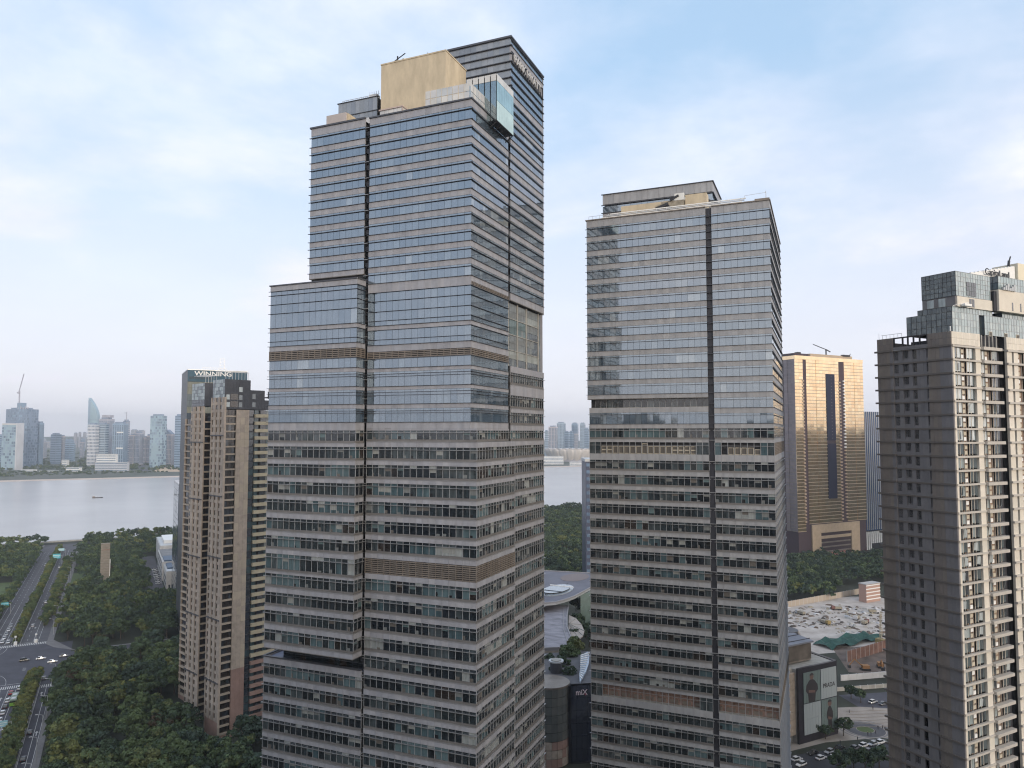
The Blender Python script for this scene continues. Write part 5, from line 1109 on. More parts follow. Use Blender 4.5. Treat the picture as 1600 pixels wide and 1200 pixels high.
# ------------------------------------------------------------------ trees
def leaf_mat(nm, col):
    m = mat(nm, col, .85, 0, 1.3, var=.35, vscale=.35); return m
LEAF = [leaf_mat('deep green leaves', (0.055, 0.082, 0.046)), leaf_mat('mid green leaves', (0.088, 0.122, 0.056)), leaf_mat('blue green leaves', (0.050, 0.074, 0.056)), leaf_mat('olive leaves', (0.125, 0.142, 0.058)), leaf_mat('yellow green leaves', (0.145, 0.158, 0.055)), leaf_mat('rusty leaves', (0.07, 0.052, 0.034))]
M_bark = mat('bark', (0.075, 0.06, 0.048), .9, var=.3)
def crown_arrays(rng, rx, rz, z0, nc, nl, ls, mset):
    """leaf faces scattered through clumps that fill an uneven ellipsoid; returns verts, material ids"""
    V, MI = [], []
    for c in range(nc):
        while True:
            d = rng.normal(size=3); d /= np.linalg.norm(d)
            if d[2] > -.45: break
        rr = rng.uniform(.5, .92); cen = np.array([d[0] * rx * rr, d[1] * rx * rr, z0 + rz + d[2] * rz * rr]); cr = rng.uniform(.24, .40) * rx
        n = rng.normal(size=(nl, 3)); n /= np.linalg.norm(n, axis=1)[:, None]; n[:, 2] = np.where(n[:, 2] < -.3, -n[:, 2], n[:, 2])
        P_ = cen + n * cr * rng.uniform(.72, 1.06, (nl, 1)) * np.array([1, 1, .8])
        nn = n + rng.normal(scale=.55, size=(nl, 3)); nn /= np.linalg.norm(nn, axis=1)[:, None]
        t = np.cross(nn, rng.normal(size=(nl, 3))); t /= np.linalg.norm(t, axis=1)[:, None]; b_ = np.cross(nn, t)
        s = ls * rng.uniform(.6, 1.3, (nl, 1)); t *= s; b_ *= s * .7
        V.append(np.stack([P_ - t, P_ - b_ * .9, P_ + t, P_ + b_ * .9], 1).reshape(-1, 3))
        MI.append(np.where(rng.random(nl) < .8, mset[c % len(mset)], mset[0]))
    return np.concatenate(V), np.concatenate(MI)
def quads_mesh(name, V, MI, mats):
    me = bpy.data.meshes.new(name); nq = len(V) // 4
    me.vertices.add(len(V)); me.vertices.foreach_set('co', V.astype(np.float32).ravel())
    me.loops.add(len(V)); me.loops.foreach_set('vertex_index', np.arange(len(V), dtype=np.int32))
    me.polygons.add(nq); me.polygons.foreach_set('loop_start', np.arange(0, len(V), 4, dtype=np.int32))
    for m_ in mats: me.materials.append(m_)
    me.polygons.foreach_set('material_index', MI.astype(np.int32)); me.update(calc_edges=True); me.validate(); return me
rng = np.random.default_rng(5)
def trunk_mesh(h, r, seed):
    rs = random.Random(seed); mb = MB(); mb.cyl(0, 0, -.2, h * .55, r, r * .6, M_bark, 7)
    for k in range(4):
        a = k * 1.6 + rs.random(); mb.beam((0, 0, h * (.32 + .05 * k)), (math.cos(a) * h * .22, math.sin(a) * h * .22, h * (.62 + .05 * k)), r * .55, M_bark)
    return mb.mesh('trunk')
KINDS = []
for nm, mset, rx, rz, z0 in (('dark', [0, 2, 0], 4.6, 3.9, 2.2), ('dark', [0, 0, 1, 2], 5.2, 4.2, 2.6), ('blue', [2, 2, 0], 4.4, 4.4, 2.4), ('green', [1, 0, 1], 4.8, 4.0, 2.4), ('green', [1, 3, 0], 4.4, 3.7, 2.2), ('olive', [3, 1, 3], 4.6, 3.8, 2.2), ('yellow', [4, 3, 4], 4.4, 3.7, 2.2), ('rusty', [5, 0, 1], 4.2, 3.6, 2.0)):
    V, MI = crown_arrays(rng, rx, rz, z0, 22, 62, .62, mset)
    KINDS.append((nm, quads_mesh('crown', V, MI, LEAF), trunk_mesh(z0 + rz * 1.6, .3, len(KINDS)), (rx, rz, z0, mset)))
def poly_in(pt, poly):
    x, y = pt; ins = False
    for (x0, y0), (x1, y1) in zip(poly, poly[1:] + poly[:1]):
        if (y0 > y) != (y1 > y) and x < (x1 - x0) * (y - y0) / (y1 - y0) + x0: ins = not ins
    return ins
def ok(p_, q_):
    # open ground: roads, lawns, buildings and the car park stay clear
    if -62.5 < p_ < -20 and q_ < 450: return False
    if 434 < q_ < 501 and p_ < -13: return False
    if -63 < p_ < -27.5 and q_ > 495: return False
    if 458 < q_ < 480 and p_ < 70: return False
    if 446 < q_ < 460 and 6 < p_ < 32: return False
    if -86 < p_ < -63 and 606 < q_ < 718: return False
    if -28 < p_ < -21 and 640 < q_ < 735: return False
    if 25 < p_ < 64 and 580 < q_ < 803: return False
    if -11 < p_ < 2 and 655 < q_ < 665: return False
    if 35 < p_ < 77 and 466 < q_ < 514: return False
    if -260 < p_ < 90 and 895 < q_ < 921: return False
    if q_ > 946: return False
    if 4 < p_ < 7 and 300 < q_ < 420: return False
    P_ = W(p_, q_)
    bx, by = P_[0] * math.cos(R(70)) + P_[1] * math.sin(R(70)), -P_[0] * math.sin(R(70)) + P_[1] * math.cos(R(70))
    if 129.5 < bx < 167 and 276 < by < 299 or 133 < bx < 167 and 282 < by < 346: return False
    if -116 < P_[0] < -60 and 122 < P_[1] < 172: return False
    return True
cand = []
def scatter(p0, p1, q0, q1, st, test=None, wts=None, sc0=(.75, 1.2)):
    q_ = q0
    while q_ < q1:
        p_ = p0
        while p_ < p1:
            a, b_ = p_ + random.uniform(-.42, .42) * st, q_ + random.uniform(-.42, .42) * st
            if ok(a, b_) and (test is None or test(a, b_)): cand.append((a, b_, random.uniform(*sc0), random.choices(range(8), wts or [4, 4, 3, 4.5, 4, 3.2, .4, .5])[0], 0))
            p_ += st
        q_ += st
scatter(-24, 110, 215, 480, 7.6, sc0=(.62, 1.3)); scatter(-30, 120, 480, 946, 7.8, sc0=(.62, 1.3), wts=[5, 5, 4, 4, 3.4, 2.2, .25, .4])
scatter(-330, -64, 500, 946, 8.0)
# middle wood behind the mall and the park in front of the golden tower
def mid_ok(a, b_):
    pr = proj(W(a, b_, 5)); return pr is not None and ((790 < pr[0] < 985 and 775 < pr[1] < 912))
scatter(240, 660, 300, 960, 9.0, mid_ok, wts=[4, 4, 3, 5, 4, 2, .8, .2], sc0=(.95, 1.5))
def park_ok(a, b_):
    g = proj(W(a, b_, 0)); return g is not None and 1180 < g[0] < 1440 and 876 < g[1] < 938 and not (1310 < g[0] and 915 < g[1])
scatter(380, 640, 280, 474, 8.0, park_ok, wts=[6, 5, 5, 3, 1, .8, .2, 0], sc0=(.8, 1.2))
vis = []
for a, b_, s, k, g in cand:
    top, bot = proj(W(a, b_, 10 * s)), proj(W(a, b_, 0))
    if top is None: continue
    if -25 < top[0] < 1625 and top[1] < 1215 and bot[1] > 600:
        if 520 < top[0] < 790 or 985 < top[0] < 1180 or top[0] > 1440: continue
        vis.append((top[2], a, b_, s, k))
vis.sort()
TREE_LABEL = {'dark': 'dark green broadleaf tree in the dense wood below the apartment tower', 'blue': 'blue green broadleaf tree in the dense wood below the apartment tower', 'green': 'mid green broadleaf tree in the dense wood below the apartment tower', 'olive': 'olive green tree in the dense wood below the apartment tower', 'yellow': 'yellow green tree in the dense wood below the apartment tower', 'rusty': 'tree with rusty brown leaves in the dense wood below the apartment tower'}
def tree_thing(name, label, group, P_, s, k, rz=None, sz=1.0):
    r = bpy.data.objects.new(name, None); C.objects.link(r); r.location = P_; r.rotation_euler = (0, 0, random.uniform(0, 6.28) if rz is None else rz); r.scale = (s, s, s * sz)
    tag(r, label, 'tree', group); link('crown', KINDS[k][1], r); link('trunk', KINDS[k][2], r)
    return r
mass = []
NT = 0
for d, a, b_, s, k in vis:
    x = proj(W(a, b_, 5))[0]
    if NT < 262 and x < 440 and (b_ < 640 or a > -30):
        kd = KINDS[k][0]
        if b_ < 480: lab, grp = TREE_LABEL[kd].replace('dense wood below', 'dark wood at the foot of'), 'trees of the near wood'
        else: lab, grp = TREE_LABEL[kd].replace('dense wood below the apartment tower', 'park beyond the side path'), 'trees of the park beyond the path'
        tree_thing('broadleaf_tree', lab, grp + ', ' + kd, W(a, b_), s, k); NT += 1
    else: mass.append((a, b_, s, k))
Vs, Ms = [], []
for a, b_, s, k in mass:
    rx, rz, z0, mset = KINDS[k][3]; V, MI = crown_arrays(rng, rx * s, rz * s, z0 * s, 12, 26, .85, mset); o_ = W(a, b_)
    Vs.append(V + np.array(o_)); Ms.append(MI)
print('trees', NT, 'mass', len(mass))
if Vs: link('wood', quads_mesh('wood', np.concatenate(Vs), np.concatenate(Ms), LEAF), None, None, kind='stuff')
# street trees in the medians and verges
def row(p_, q0, q1, st, label, grp, ks, s0, s1, sz=1.0, jit=.5):
    q_ = q0
    while q_ < q1:
        a, b_ = p_ + random.uniform(-jit, jit), q_ + random.uniform(-1, 1)
        pr = proj(W(a, b_, 4))
        if pr and -20 < pr[0] < 440 and pr[1] < 1230: tree_thing('street_tree', label, grp, W(a, b_), random.uniform(s0, s1), random.choice(ks), sz=sz)
        q_ += st
row(-30.2, 300, 432, 4.6, 'small yellow green tree in the planted median before the junction', 'trees of the near median', [5, 6, 5, 3, 6], .42, .58, 1.15)
row(-32.6, 300, 432, 4.8, 'small olive tree in the planted median before the junction', 'trees of the near median, second row', [5, 3, 4, 6], .42, .56, 1.15)
row(-46.5, 510, 890, 7.0, 'small olive tree in the long median beyond the junction', 'trees of the far median', [5, 6, 4, 5, 3], .5, .66, 1.1)
row(-34.9, 545, 800, 9.0, 'tree in the verge between avenue and side lane', 'trees of the verge', [3, 1, 4, 5], .5, .72, 1.1)
row(-32.2, 560, 790, 13.0, 'tree beside the pale footway', 'trees of the footway', [3, 5, 4, 7], .45, .6, 1.1)
row(-62.8, 540, 880, 11.0, 'tree along the left edge of the avenue', 'trees of the left kerb', [1, 3, 4, 0], .6, .85, 1.05)
hd = []; hm = []
for p_, q0, q1, wd in ((-31.4, 290, 434, 2.6), (-46.5, 509, 890, 1.6), (-34.9, 545, 800, 1.0)):
    n = int((q1 - q0) * wd * 9); a = rng.uniform(p_ - wd, p_ + wd, n); b_ = rng.uniform(q0, q1, n)
    cen = np.stack([a * PV[0] + b_ * QV[0], a * PV[1] + b_ * QV[1], rng.uniform(.3, 1.3, n)], 1); nn = rng.normal(size=(n, 3)); nn[:, 2] = abs(nn[:, 2]) + .5; nn /= np.linalg.norm(nn, axis=1)[:, None]
    t = np.cross(nn, rng.normal(size=(n, 3))); t /= np.linalg.norm(t, axis=1)[:, None]; bb = np.cross(nn, t); t *= .5; bb *= .4
    hd.append(np.stack([cen - t, cen - bb, cen + t, cen + bb], 1).reshape(-1, 3)); hm.append(rng.choice([3, 4, 3, 1], n))
link('median_shrubs', quads_mesh('median_shrubs', np.concatenate(hd), np.concatenate(hm), LEAF), None, None, kind='stuff')
for i, (x, y, z, s, k) in enumerate([(890, 1040, 26, .85, 3), (880, 1056, 26, .75, 0), (898, 1030, 26, .9, 5), (858, 1045, 26, .6, 0), (889, 1066, 27, .6, 0), (905, 985, 16, .9, 0), (914, 965, 14, 1.0, 2), (900, 955, 16, .8, 0), (916, 1000, 14, .9, 0), (918, 945, 16, .8, 0), (895, 1012, 18, .8, 2), (921, 1010, 14, 1.0, 0), (862, 1060, 27, .4, 2)]):
    tree_thing('broadleaf_tree', 'dark tree on the planted terraces of the mall, above the curved drum' if i not in (0, 2) else ('bushy green tree on the mall terrace, beside the small round kiosk' if i == 0 else 'taller olive tree below the edge of the lilac mall roof'), 'terrace trees of the mall' if i not in (0, 2) else None, tuple(onz(x, y, z - 3)), s, k)
for x, y, s, lab in ((1318, 1150, .72, 'rounded dark street tree right of the poster wall'), (1272, 1152, .62, 'dark tree in front of the poster wall, nearer its left side'), (1290, 1155, .55, 'small dark tree in front of the middle of the poster wall'), (1334, 1203, .75, 'dark round tree at the bottom edge, left of the right apartment tower'), (1352, 1208, .8, 'darkest tree at the bottom edge, below the plaza traffic'), (1374, 1202, .8, 'dark tree at the bottom edge touching the right apartment tower'), (1310, 1212, .8, 'dark tree at the bottom edge below the dark mall wing'), (1345, 1098, .6, 'tree by the road barrier above the plaza'), (1330, 1092, .6, 'tree by the corner of the dark mall wing above the plaza')):
    tree_thing('street_tree', lab, None, tuple(onz(x, y, 0)), s, 0)

for x, y, s, k, lab in ((100, 1180, 1.15, 6, 'large yellow green tree at the bottom left, nearest the avenue pavement'), (128, 1196, 1.2, 5, 'large olive tree at the bottom left, right of the yellow green one'), (150, 1190, 1.1, 4, 'rounded green tree at the bottom left, third from the pavement'), (92, 1150, .95, 5, 'olive tree beside the avenue pavement, above the bottom left corner trees'), (118, 1160, 1.0, 3, 'mid green tree just above the large yellow green one at the bottom left'), (128, 1042, 1.0, 6, 'yellow green tree at the corner where the cross street enters the wood'), (98, 1085, .9, 3, 'green tree at the pavement corner below the junction'), (180, 1090, 1.0, 5, 'olive crown standing out in the middle of the near wood'), (215, 1110, 1.05, 4, 'lighter green crown in the near wood, right of the olive one'), (250, 1150, 1.1, 4, 'lighter green crown in the near wood, nearest the apartment tower')):
    P_ = onz(x, y, 7.0); tree_thing('broadleaf_tree', lab, None, (P_[0], P_[1], 0), s, k)
# ------------------------------------------------------------------ vehicles
def car_paint(nm, c): return mat('car paint ' + nm, c, .25, .1, 1.6)
M_tyre = mat('tyre', (.015, .015, .016), .8); M_cgl = mat('car glass', (.02, .025, .03), .05, 0, 1.8); M_hl = mat('headlamp glass', (.7, .7, .68), .1); M_tl = mat('tail lamp', (.35, .02, .02), .3)
def loft(secs, mt, mb):
    n = len(mb.v); k = len(secs[0])
    for s in secs: mb.v += s
    for i in range(len(secs) - 1):
        for j in range(k): mb.f.append((n + i * k + j, n + i * k + (j + 1) % k, n + (i + 1) * k + (j + 1) % k, n + (i + 1) * k + j)); mb.mi.append(mb.m(mt))
    mb.f += [tuple(range(n + k - 1, n - 1, -1)), tuple(range(n + (len(secs) - 1) * k, n + len(secs) * k))]; mb.mi += [mb.m(mt)] * 2
def car_proto(nm, colr, label, group=None, suv=False):
    r = bpy.data.objects.new(nm, None); C.objects.link(r); tag(r, label, 'car', group)
    Lh, hw, h1, h2 = 2.3, .9, .82 if not suv else .95, 1.45 if not suv else 1.72
    mb = MB(); sec = lambda y, z0, z1, w_: [(-w_, y, z0), (w_, y, z0), (w_ + .03, y, (z0 + z1) / 2), (w_ - .05, y, z1), (-w_ + .05, y, z1), (-w_ - .03, y, (z0 + z1) / 2)]
    loft([sec(-Lh, .35, h1 - .18, hw - .12), sec(-Lh + .25, .25, h1 - .03, hw), sec(-1.2, .22, h1, hw), sec(.8, .22, h1, hw), sec(Lh - .5, .25, h1 - .12, hw - .02), sec(Lh, .35, h1 - .32, hw - .14)], colr, mb)
    link('body', mb.mesh('body'), r)
    mb = MB(); s2 = lambda y, z, w_: [(-w_, y, z), (w_, y, z)]
    yb = -2.05 if suv else -1.75
    loft([[(-hw + .08, yb, h1 - .03), (hw - .08, yb, h1 - .03), (hw - .2, yb + .45, h2 - .06), (-hw + .2, yb + .45, h2 - .06)], [(-hw + .06, -.4, h1 - .03), (hw - .06, -.4, h1 - .03), (hw - .18, -.4, h2 - .02), (-hw + .18, -.4, h2 - .02)], [(-hw + .08, 1.1, h1 - .03), (hw - .08, 1.1, h1 - .03), (hw - .22, .35, h2 - .06), (-hw + .22, .35, h2 - .06)]], M_cgl, mb)
    link('windows', mb.mesh('windows'), r)
    mb = MB(); mb.box(-hw + .2, hw - .2, yb + .45, .35, h2 - .05, h2 + .01, colr); link('roof', mb.mesh('roof'), r)
    for sx in (-1, 1):
        for y in (-1.4, 1.4):
            mb = MB(); n = len(mb.v); kk = 12
            for x in (sx * (hw - .2), sx * (hw + .02)): mb.v += [(x, y + .33 * math.cos(2 * math.pi * i / kk), .33 + .33 * math.sin(2 * math.pi * i / kk)) for i in range(kk)]
            mb.f += [(i, (i + 1) % kk, kk + (i + 1) % kk, kk + i) for i in range(kk)] + [tuple(range(kk)), tuple(range(2 * kk - 1, kk - 1, -1))]; mb.mi += [mb.m(M_tyre)] * (kk + 2)
            link('wheel', mb.mesh('wheel'), r)
        mb = MB(); mb.box(sx * .62 - .16, sx * .62 + .16, Lh - .14, Lh + .01, .52, .64, M_hl); link('headlight', mb.mesh('headlight'), r)
        mb = MB(); mb.box(sx * .62 - .16, sx * .62 + .16, -Lh - .01, -Lh + .14, .5, .64, M_tl); link('tail_light', mb.mesh('tail_light'), r)
    return r
protos = {}
def car(colname, c, label, P_, rz, group=None, suv=False):
    key = (colname, suv)
    if key not in protos:
        r = car_proto('car', car_paint(colname, c), label, group, suv); r.location = P_; r.rotation_euler = (0, 0, rz); protos[key] = r; return r
    o = copy_thing(protos[key], P_, rz, label, group)
    if not group and 'group' in o: del o['group']
    return o
CW, CK, CS, CRd, CGy = (.62, .62, .63), (.02, .02, .022), (.36, .37, .39), (.30, .03, .03), (.13, .135, .15)
AL = GA; AC = GA - math.pi / 2   # along the avenue / along the cross street
def G(x, y): v = onz(x, y, 0); return (v[0], v[1], .03)
def Wz(p_, q_): v = W(p_, q_); return (v[0], v[1], .03)
car('black', CK, 'black car crossing the junction, leftmost of the four', G(38, 1033), AC, None, True)
car('white', CW, 'white car in the middle of the junction, behind the other white car', G(64, 1030), AC)
car('white', CW, 'white car crossing the junction, nearest the right corner', G(82, 1035), AC)
car('dark grey', CGy, 'dark car leaving the junction into the cross street on the right', G(100, 1026), AC)
car('dark grey', CGy, 'dark car entering the junction over the near crosswalk', G(69, 1061), AL)
car('black', CK, 'black car driving beside the near median, upper of the two', G(46, 1146), AL); car('black', CK, 'black car at the bottom of the near carriageway', G(36, 1188), AL)
for i, (p_, q_, c, cn) in enumerate([(-36.0, 423 - 4, CW, 'white'), (-38.7, 413, CRd, 'red'), (-38.9, 402, CW, 'white'), (-38.9, 394, CK, 'black'), (-38.9, 386, CW, 'white'), (-38.9, 377, CW, 'white'), (-36.0, 366, CW, 'white')]):
    car(cn, c, ['white car at the stop line beside the median, right of the red car', 'red car at the front of the queue left of the bus', 'white car directly behind the red car in the queue', 'black car in the queue beside the green bus', 'white car in the queue beside the rear of the bus', 'white car last in the queue left of the bus', 'white car following behind the green bus'][i], Wz(p_, q_), AL)
for i, (p_, q_, c, cn) in enumerate([(-50.2, 512, CW, 'white'), (-53.3, 514, CW, 'white'), (-53.3, 523, CW, 'white'), (-53.3, 533, CS, 'silver'), (-53.3, 543, CW, 'white'), (-53.3, 554, CS, 'silver'), (-56.4, 516, CW, 'white'), (-56.4, 527, CK, 'black'), (-49.8, 690, CW, 'white'), (-52, 790, CW, 'white'), (-40, 770, CW, 'white'), (-39.6, 618, CW, 'white'), (-41.5, 548, CW, 'white')]):
    car(cn, c, ['white car waiting beside the far median, just before the crosswalk', 'white car first in the middle lane of the far queue', 'white car second in the middle lane of the far queue', 'silver car third in the middle lane of the far queue', 'white car fourth in the middle lane of the far queue', 'silver car last in the far queue', 'white car first in the left lane of the far queue', 'black car second in the left lane of the far queue', 'white car alone on the left carriageway halfway to the river', 'white car far up the left carriageway near the river', 'small white car far up the right carriageway', 'white van like car alone on the right carriageway above the junction', 'white car on the right carriageway just past the crosswalk'][i], Wz(p_, q_), AL + (math.pi if i < 10 else 0))
for i in range(9): car('white' if i % 4 != 2 else 'silver', CW if i % 4 != 2 else CS, 'parked car beside the white low building', Wz(33.6 + .3 * (i % 2), 652 + i * 8.5), AC + .25, 'cars parked beside the white low building')
car('silver', CS, 'silver car parked alone at the wood edge of the small car park', Wz(27.6, 690), AL); car('yellow', (.55, .30, .02), 'yellow truck like car on the access road below the white low building', Wz(30.5, 590), AC, None, True)
# green bus
bus = bpy.data.objects.new('bus', None); C.objects.link(bus); tag(bus, 'green and grey city bus waiting at the junction beside the median', 'bus'); bus.location = Wz(-36.1, 399); bus.rotation_euler = (0, 0, AL)
mb = MB(); mb.box(-1.25, 1.25, -5.6, 5.6, .35, 1.5, mat('bus green', (.18, .36, .06), .35)); mb.box(-1.25, 1.25, -5.6, 5.6, 2.45, 2.95, mat('bus grey green', (.16, .22, .17), .4)); mb.box(-1.24, 1.24, -5.59, 5.59, 1.5, 2.45, M_cgl); mb.box(-1.27, 1.27, -5.75, -5.6, .4, 1.8, mat('bus green', (.18, .36, .06)))
link('body', mb.mesh('body'), bus)
mb = MB(); mb.box(-.8, .8, -4.5, -2.2, 2.95, 3.2, M_lt); mb.box(-.8, .8, 1, 3, 2.95, 3.15, M_lt); link('roof_unit', mb.mesh('roof_unit'), bus)
for sx in (-1, 1):
    for y in (-3.2, 3.4):
        mb = MB(); mb.v += [(sx * 1.02 + x, y + .48 * math.cos(2 * math.pi * i / 12), .48 + .48 * math.sin(2 * math.pi * i / 12)) for x in (0, sx * .26) for i in range(12)]
        mb.f += [(i, (i + 1) % 12, 12 + (i + 1) % 12, 12 + i) for i in range(12)] + [tuple(range(12)), tuple(range(23, 11, -1))]; mb.mi += [mb.m(M_tyre)] * 14; link('wheel', mb.mesh('wheel'), bus)
mb = MB(); mb.box(-1.0, 1.0, -5.78, -5.74, 1.9, 2.5, M_cgl); link('rear_window', mb.mesh('rear_window'), bus)
# traffic at the bottom right
for i, (x, y, c, cn) in enumerate([(1245, 1188, CW, 'white'), (1252, 1196, CW, 'white'), (1283, 1186, CW, 'white'), (1296, 1176, CS, 'silver'), (1306, 1181, CW, 'white'), (1270, 1178, CK, 'black'), (1322, 1178, CK, 'black'), (1334, 1171, CGy, 'dark grey'), (1350, 1166, CW, 'white'), (1364, 1164, CS, 'silver'), (1376, 1161, CW, 'white'), (1342, 1178, CK, 'black'), (1358, 1175, CGy, 'dark grey'), (1374, 1171, CS, 'silver'), (1312, 1170, CK, 'black')]):
    car(cn, c, '%s car in the traffic on the dark road below the plaza' % cn, G(x, y), AC + random.uniform(-.1, .1) + (math.pi if i % 2 else 0), 'traffic on the road below the plaza, ' + cn)
car('white', CW, 'white car on the road behind the plaza, next to the right apartment tower', G(1364, 1098), AC); car('dark grey', CGy, 'dark car on the road behind the plaza, right of the white car', G(1380, 1101), AC)
# road signs, lamps
def gantry(label, P_, zs, wd, hg, rz, colr):
    r = bpy.data.objects.new('road_sign', None); C.objects.link(r); tag(r, label, 'road sign'); r.location = (P_[0], P_[1], 0); r.rotation_euler = (0, 0, rz)
    mb = MB(); mb.box(-wd / 2, wd / 2, -.08, .08, zs, zs + hg, colr); mb.box(-wd / 2 + .15, wd / 2 - .15, -.1, -.081, zs + hg * .62, zs + hg * .7, M_white); mb.box(-wd / 2 + .3, wd / 2 - 1.0, -.1, -.081, zs + hg * .28, zs + hg * .36, M_white); link('panel', mb.mesh('panel'), r)
    mb = MB(); mb.cyl(wd / 2 + 1.2, .2, 0, zs + hg * .7, .14, .1, M_lt, 8); mb.beam((-wd / 2 + .4, .2, zs + hg * .6), (wd / 2 + 1.2, .2, zs + hg * .6), .14, M_lt); link('post', mb.mesh('post'), r)
M_sgn = mat('cyan road sign', (.08, .42, .52), .35); M_sg2 = mat('pale blue road sign', (.30, .52, .60), .35)
gantry('bright cyan road sign over the far end of the avenue, lower of two', Wz(-43.5, 790), 5.5, 6.0, 4.2, GA, M_sgn); gantry('pale blue road sign over the far end of the avenue, upper of two', Wz(-42.5, 838), 5.5, 5, 2.4, GA, M_sg2)
gantry('blue road sign at the left edge above the lawn', Wz(-61, 593), 5.2, 4.2, 2.4, GA, M_sgn); gantry('cyan road sign over the bus lanes at the left edge', Wz(-35.9, 352), 5.5, 4.2, 2.4, GA, M_sg2)
for i, (x, y) in enumerate([(24, 1008), (56, 1004)]):
    r = bpy.data.objects.new('signal_box', None); C.objects.link(r); tag(r, ['pale signal cabinet at the end of the far median', 'pale signal cabinet between avenue and side lane at the crosswalk'][i], 'cabinet'); r.location = G(x, y)
    mb = MB(); mb.box(-.6, .6, -.6, .6, 0, 1.9, M_white); link('cabinet', mb.mesh('cabinet'), r); mb = MB(); mb.cyl(0, 0, 1.9, 4.2, .1, .1, M_lt, 8); mb.box(-.4, .4, -.4, .4, 4.2, 5.0, M_white); link('signal_head', mb.mesh('signal_head'), r)
lampm = MB(); lampm.cyl(0, 0, 0, 9, .11, .07, M_lt, 8); lampa = MB(); lampa.beam((0, 0, 9), (2.0, 0, 9.5), .09, M_lt); lamph = MB(); lamph.box(1.6, 2.5, -.14, .14, 9.4, 9.55, M_lt)
lm = (lampm.mesh('post'), lampa.mesh('arm'), lamph.mesh('lamp_head'))
for i in range(14):
    p_, q_ = (-22.0, 300 + i * 24) if i < 6 else (-28.9, 520 + (i - 6) * 38)
    r = bpy.data.objects.new('street_lamp', None); C.objects.link(r); tag(r, 'slim grey street lamp along the right pavement of the avenue', 'street lamp', 'street lamps along the avenue'); r.location = Wz(p_, q_); r.rotation_euler = (0, 0, GA + math.pi)
    for nm, me in zip(('post', 'arm', 'lamp_head'), lm): link(nm, me, r)
mb = MB()
for k in range(14): mb.cyl(*W(-28.6, 340 + k * 4.2)[:2], 0, 1.0, .16, .16, M_white, 8)
link('median_bollards', mb.mesh('median_bollards'), None, None, kind='stuff')

# ------------------------------------------------------------------ plaza, road and building site on the right
def gpoly(name, pts, z, mt): mb = MB(); mb.poly([tuple(onz(x, y, z)) for x, y in pts], mt); return structure(name, mb)
M_site = mat('bare building site ground', (.54, .50, .47), .95, col2=(.33, .29, .26), vscale=.09); M_plz = mat('plaza paving', (.30, .265, .235), .85, var=.2, vscale=.1)
gpoly('building_site_ground', [(1180, 945), (1236, 941), (1330, 932), (1420, 934), (1440, 1012), (1300, 1020), (1180, 1030)], .03, M_site)
gpoly('site_pit', [(1300, 1012), (1440, 1006), (1440, 1062), (1326, 1050)], .05, mat('muddy pit', (.13, .10, .085), .95, var=.4, vscale=.15))
gpoly('plaza', [(1300, 1106), (1440, 1100), (1440, 1150), (1360, 1154), (1290, 1160), (1230, 1175), (1230, 1160)], .03, M_plz)
gpoly('road_behind_plaza', [(1310, 1086), (1440, 1078), (1440, 1110), (1340, 1104)], .04, M_asph)
gpoly('road_below_plaza', [(1210, 1184), (1440, 1152), (1460, 1215), (1210, 1235)], .045, mat('dark asphalt', (.03, .031, .038), .8, var=.2))
mb = MB(); pc_ = onz(1352, 1140, 0)
for r0, r1, mm in ((0, 3.2, M_grass), (3.4, 7.5, M_asph2), (7.8, 8.6, M_pave), (9.6, 10.2, M_pave)):
    for i in range(28):
        a0, a1 = 2 * math.pi * i / 28, 2 * math.pi * (i + 1) / 28
        mb.poly([(pc_[0] + r * math.cos(a), pc_[1] + r * math.sin(a), .045) for r, a in ((r0, a0), (r1, a0), (r1, a1), (r0, a1))], mm)
structure('plaza_circle', mb)
mb = MB()
for k in range(6): mb.beam(tuple(onz(1322, 1112 + k * 5, .05)), tuple(onz(1400, 1109 + k * 5, .05)), .18, M_louv)
structure('plaza_joints', mb)
def site_thing(name, label, cat, x, y, build, group=None, rz=GA):
    P_ = onz(x, y, 0); r = bpy.data.objects.new(name, None); C.objects.link(r); r.location = tuple(P_); r.rotation_euler = (0, 0, rz); tag(r, label, cat, group)
    for nm, mb in build(): link(nm, mb.mesh(nm), r)
    return r
def b_office():
    a = MB(); a.box(-7.5, 7.5, -3, 3, 0, 12.5, mat('cabin pink', (.42, .27, .22), .7)); b_ = MB()
    for k in range(5): b_.box(-7.6, 7.6, -3.1, -3, 1.8 + k * 2.4, 2.5 + k * 2.4, M_white)
    c = MB(); c.box(-7.8, 7.8, -3.3, 3.3, 12.5, 12.9, M_lt); return (('body', a), ('striped_railing', b_), ('roof', c))
site_thing('site_office', 'striped pink and white site office block behind the building site', 'site office', 1359, 939, b_office)
def b_net():
    a = MB(); n = 12
    for i in range(n):
        for k in range(3):
            x0, x1 = -22 + i * 44 / n, -22 + (i + 1) * 44 / n; y0, y1 = k * 4.5, (k + 1) * 4.5
            h = lambda x, y: 1.6 + 1.2 * math.sin(x * .33 + y * .4) + .7 * math.sin(x * .9)
            a.poly([(x0, y0, h(x0, y0)), (x1, y0, h(x1, y0)), (x1, y1, h(x1, y1)), (x0, y1, h(x0, y1))], mat('green safety net', (.022, .075, .062), .8, var=.3))
    return (('netting', a),)
site_thing('safety_net', 'green safety netting over heaps at the front of the building site', 'netting', 1342, 1008, b_net)
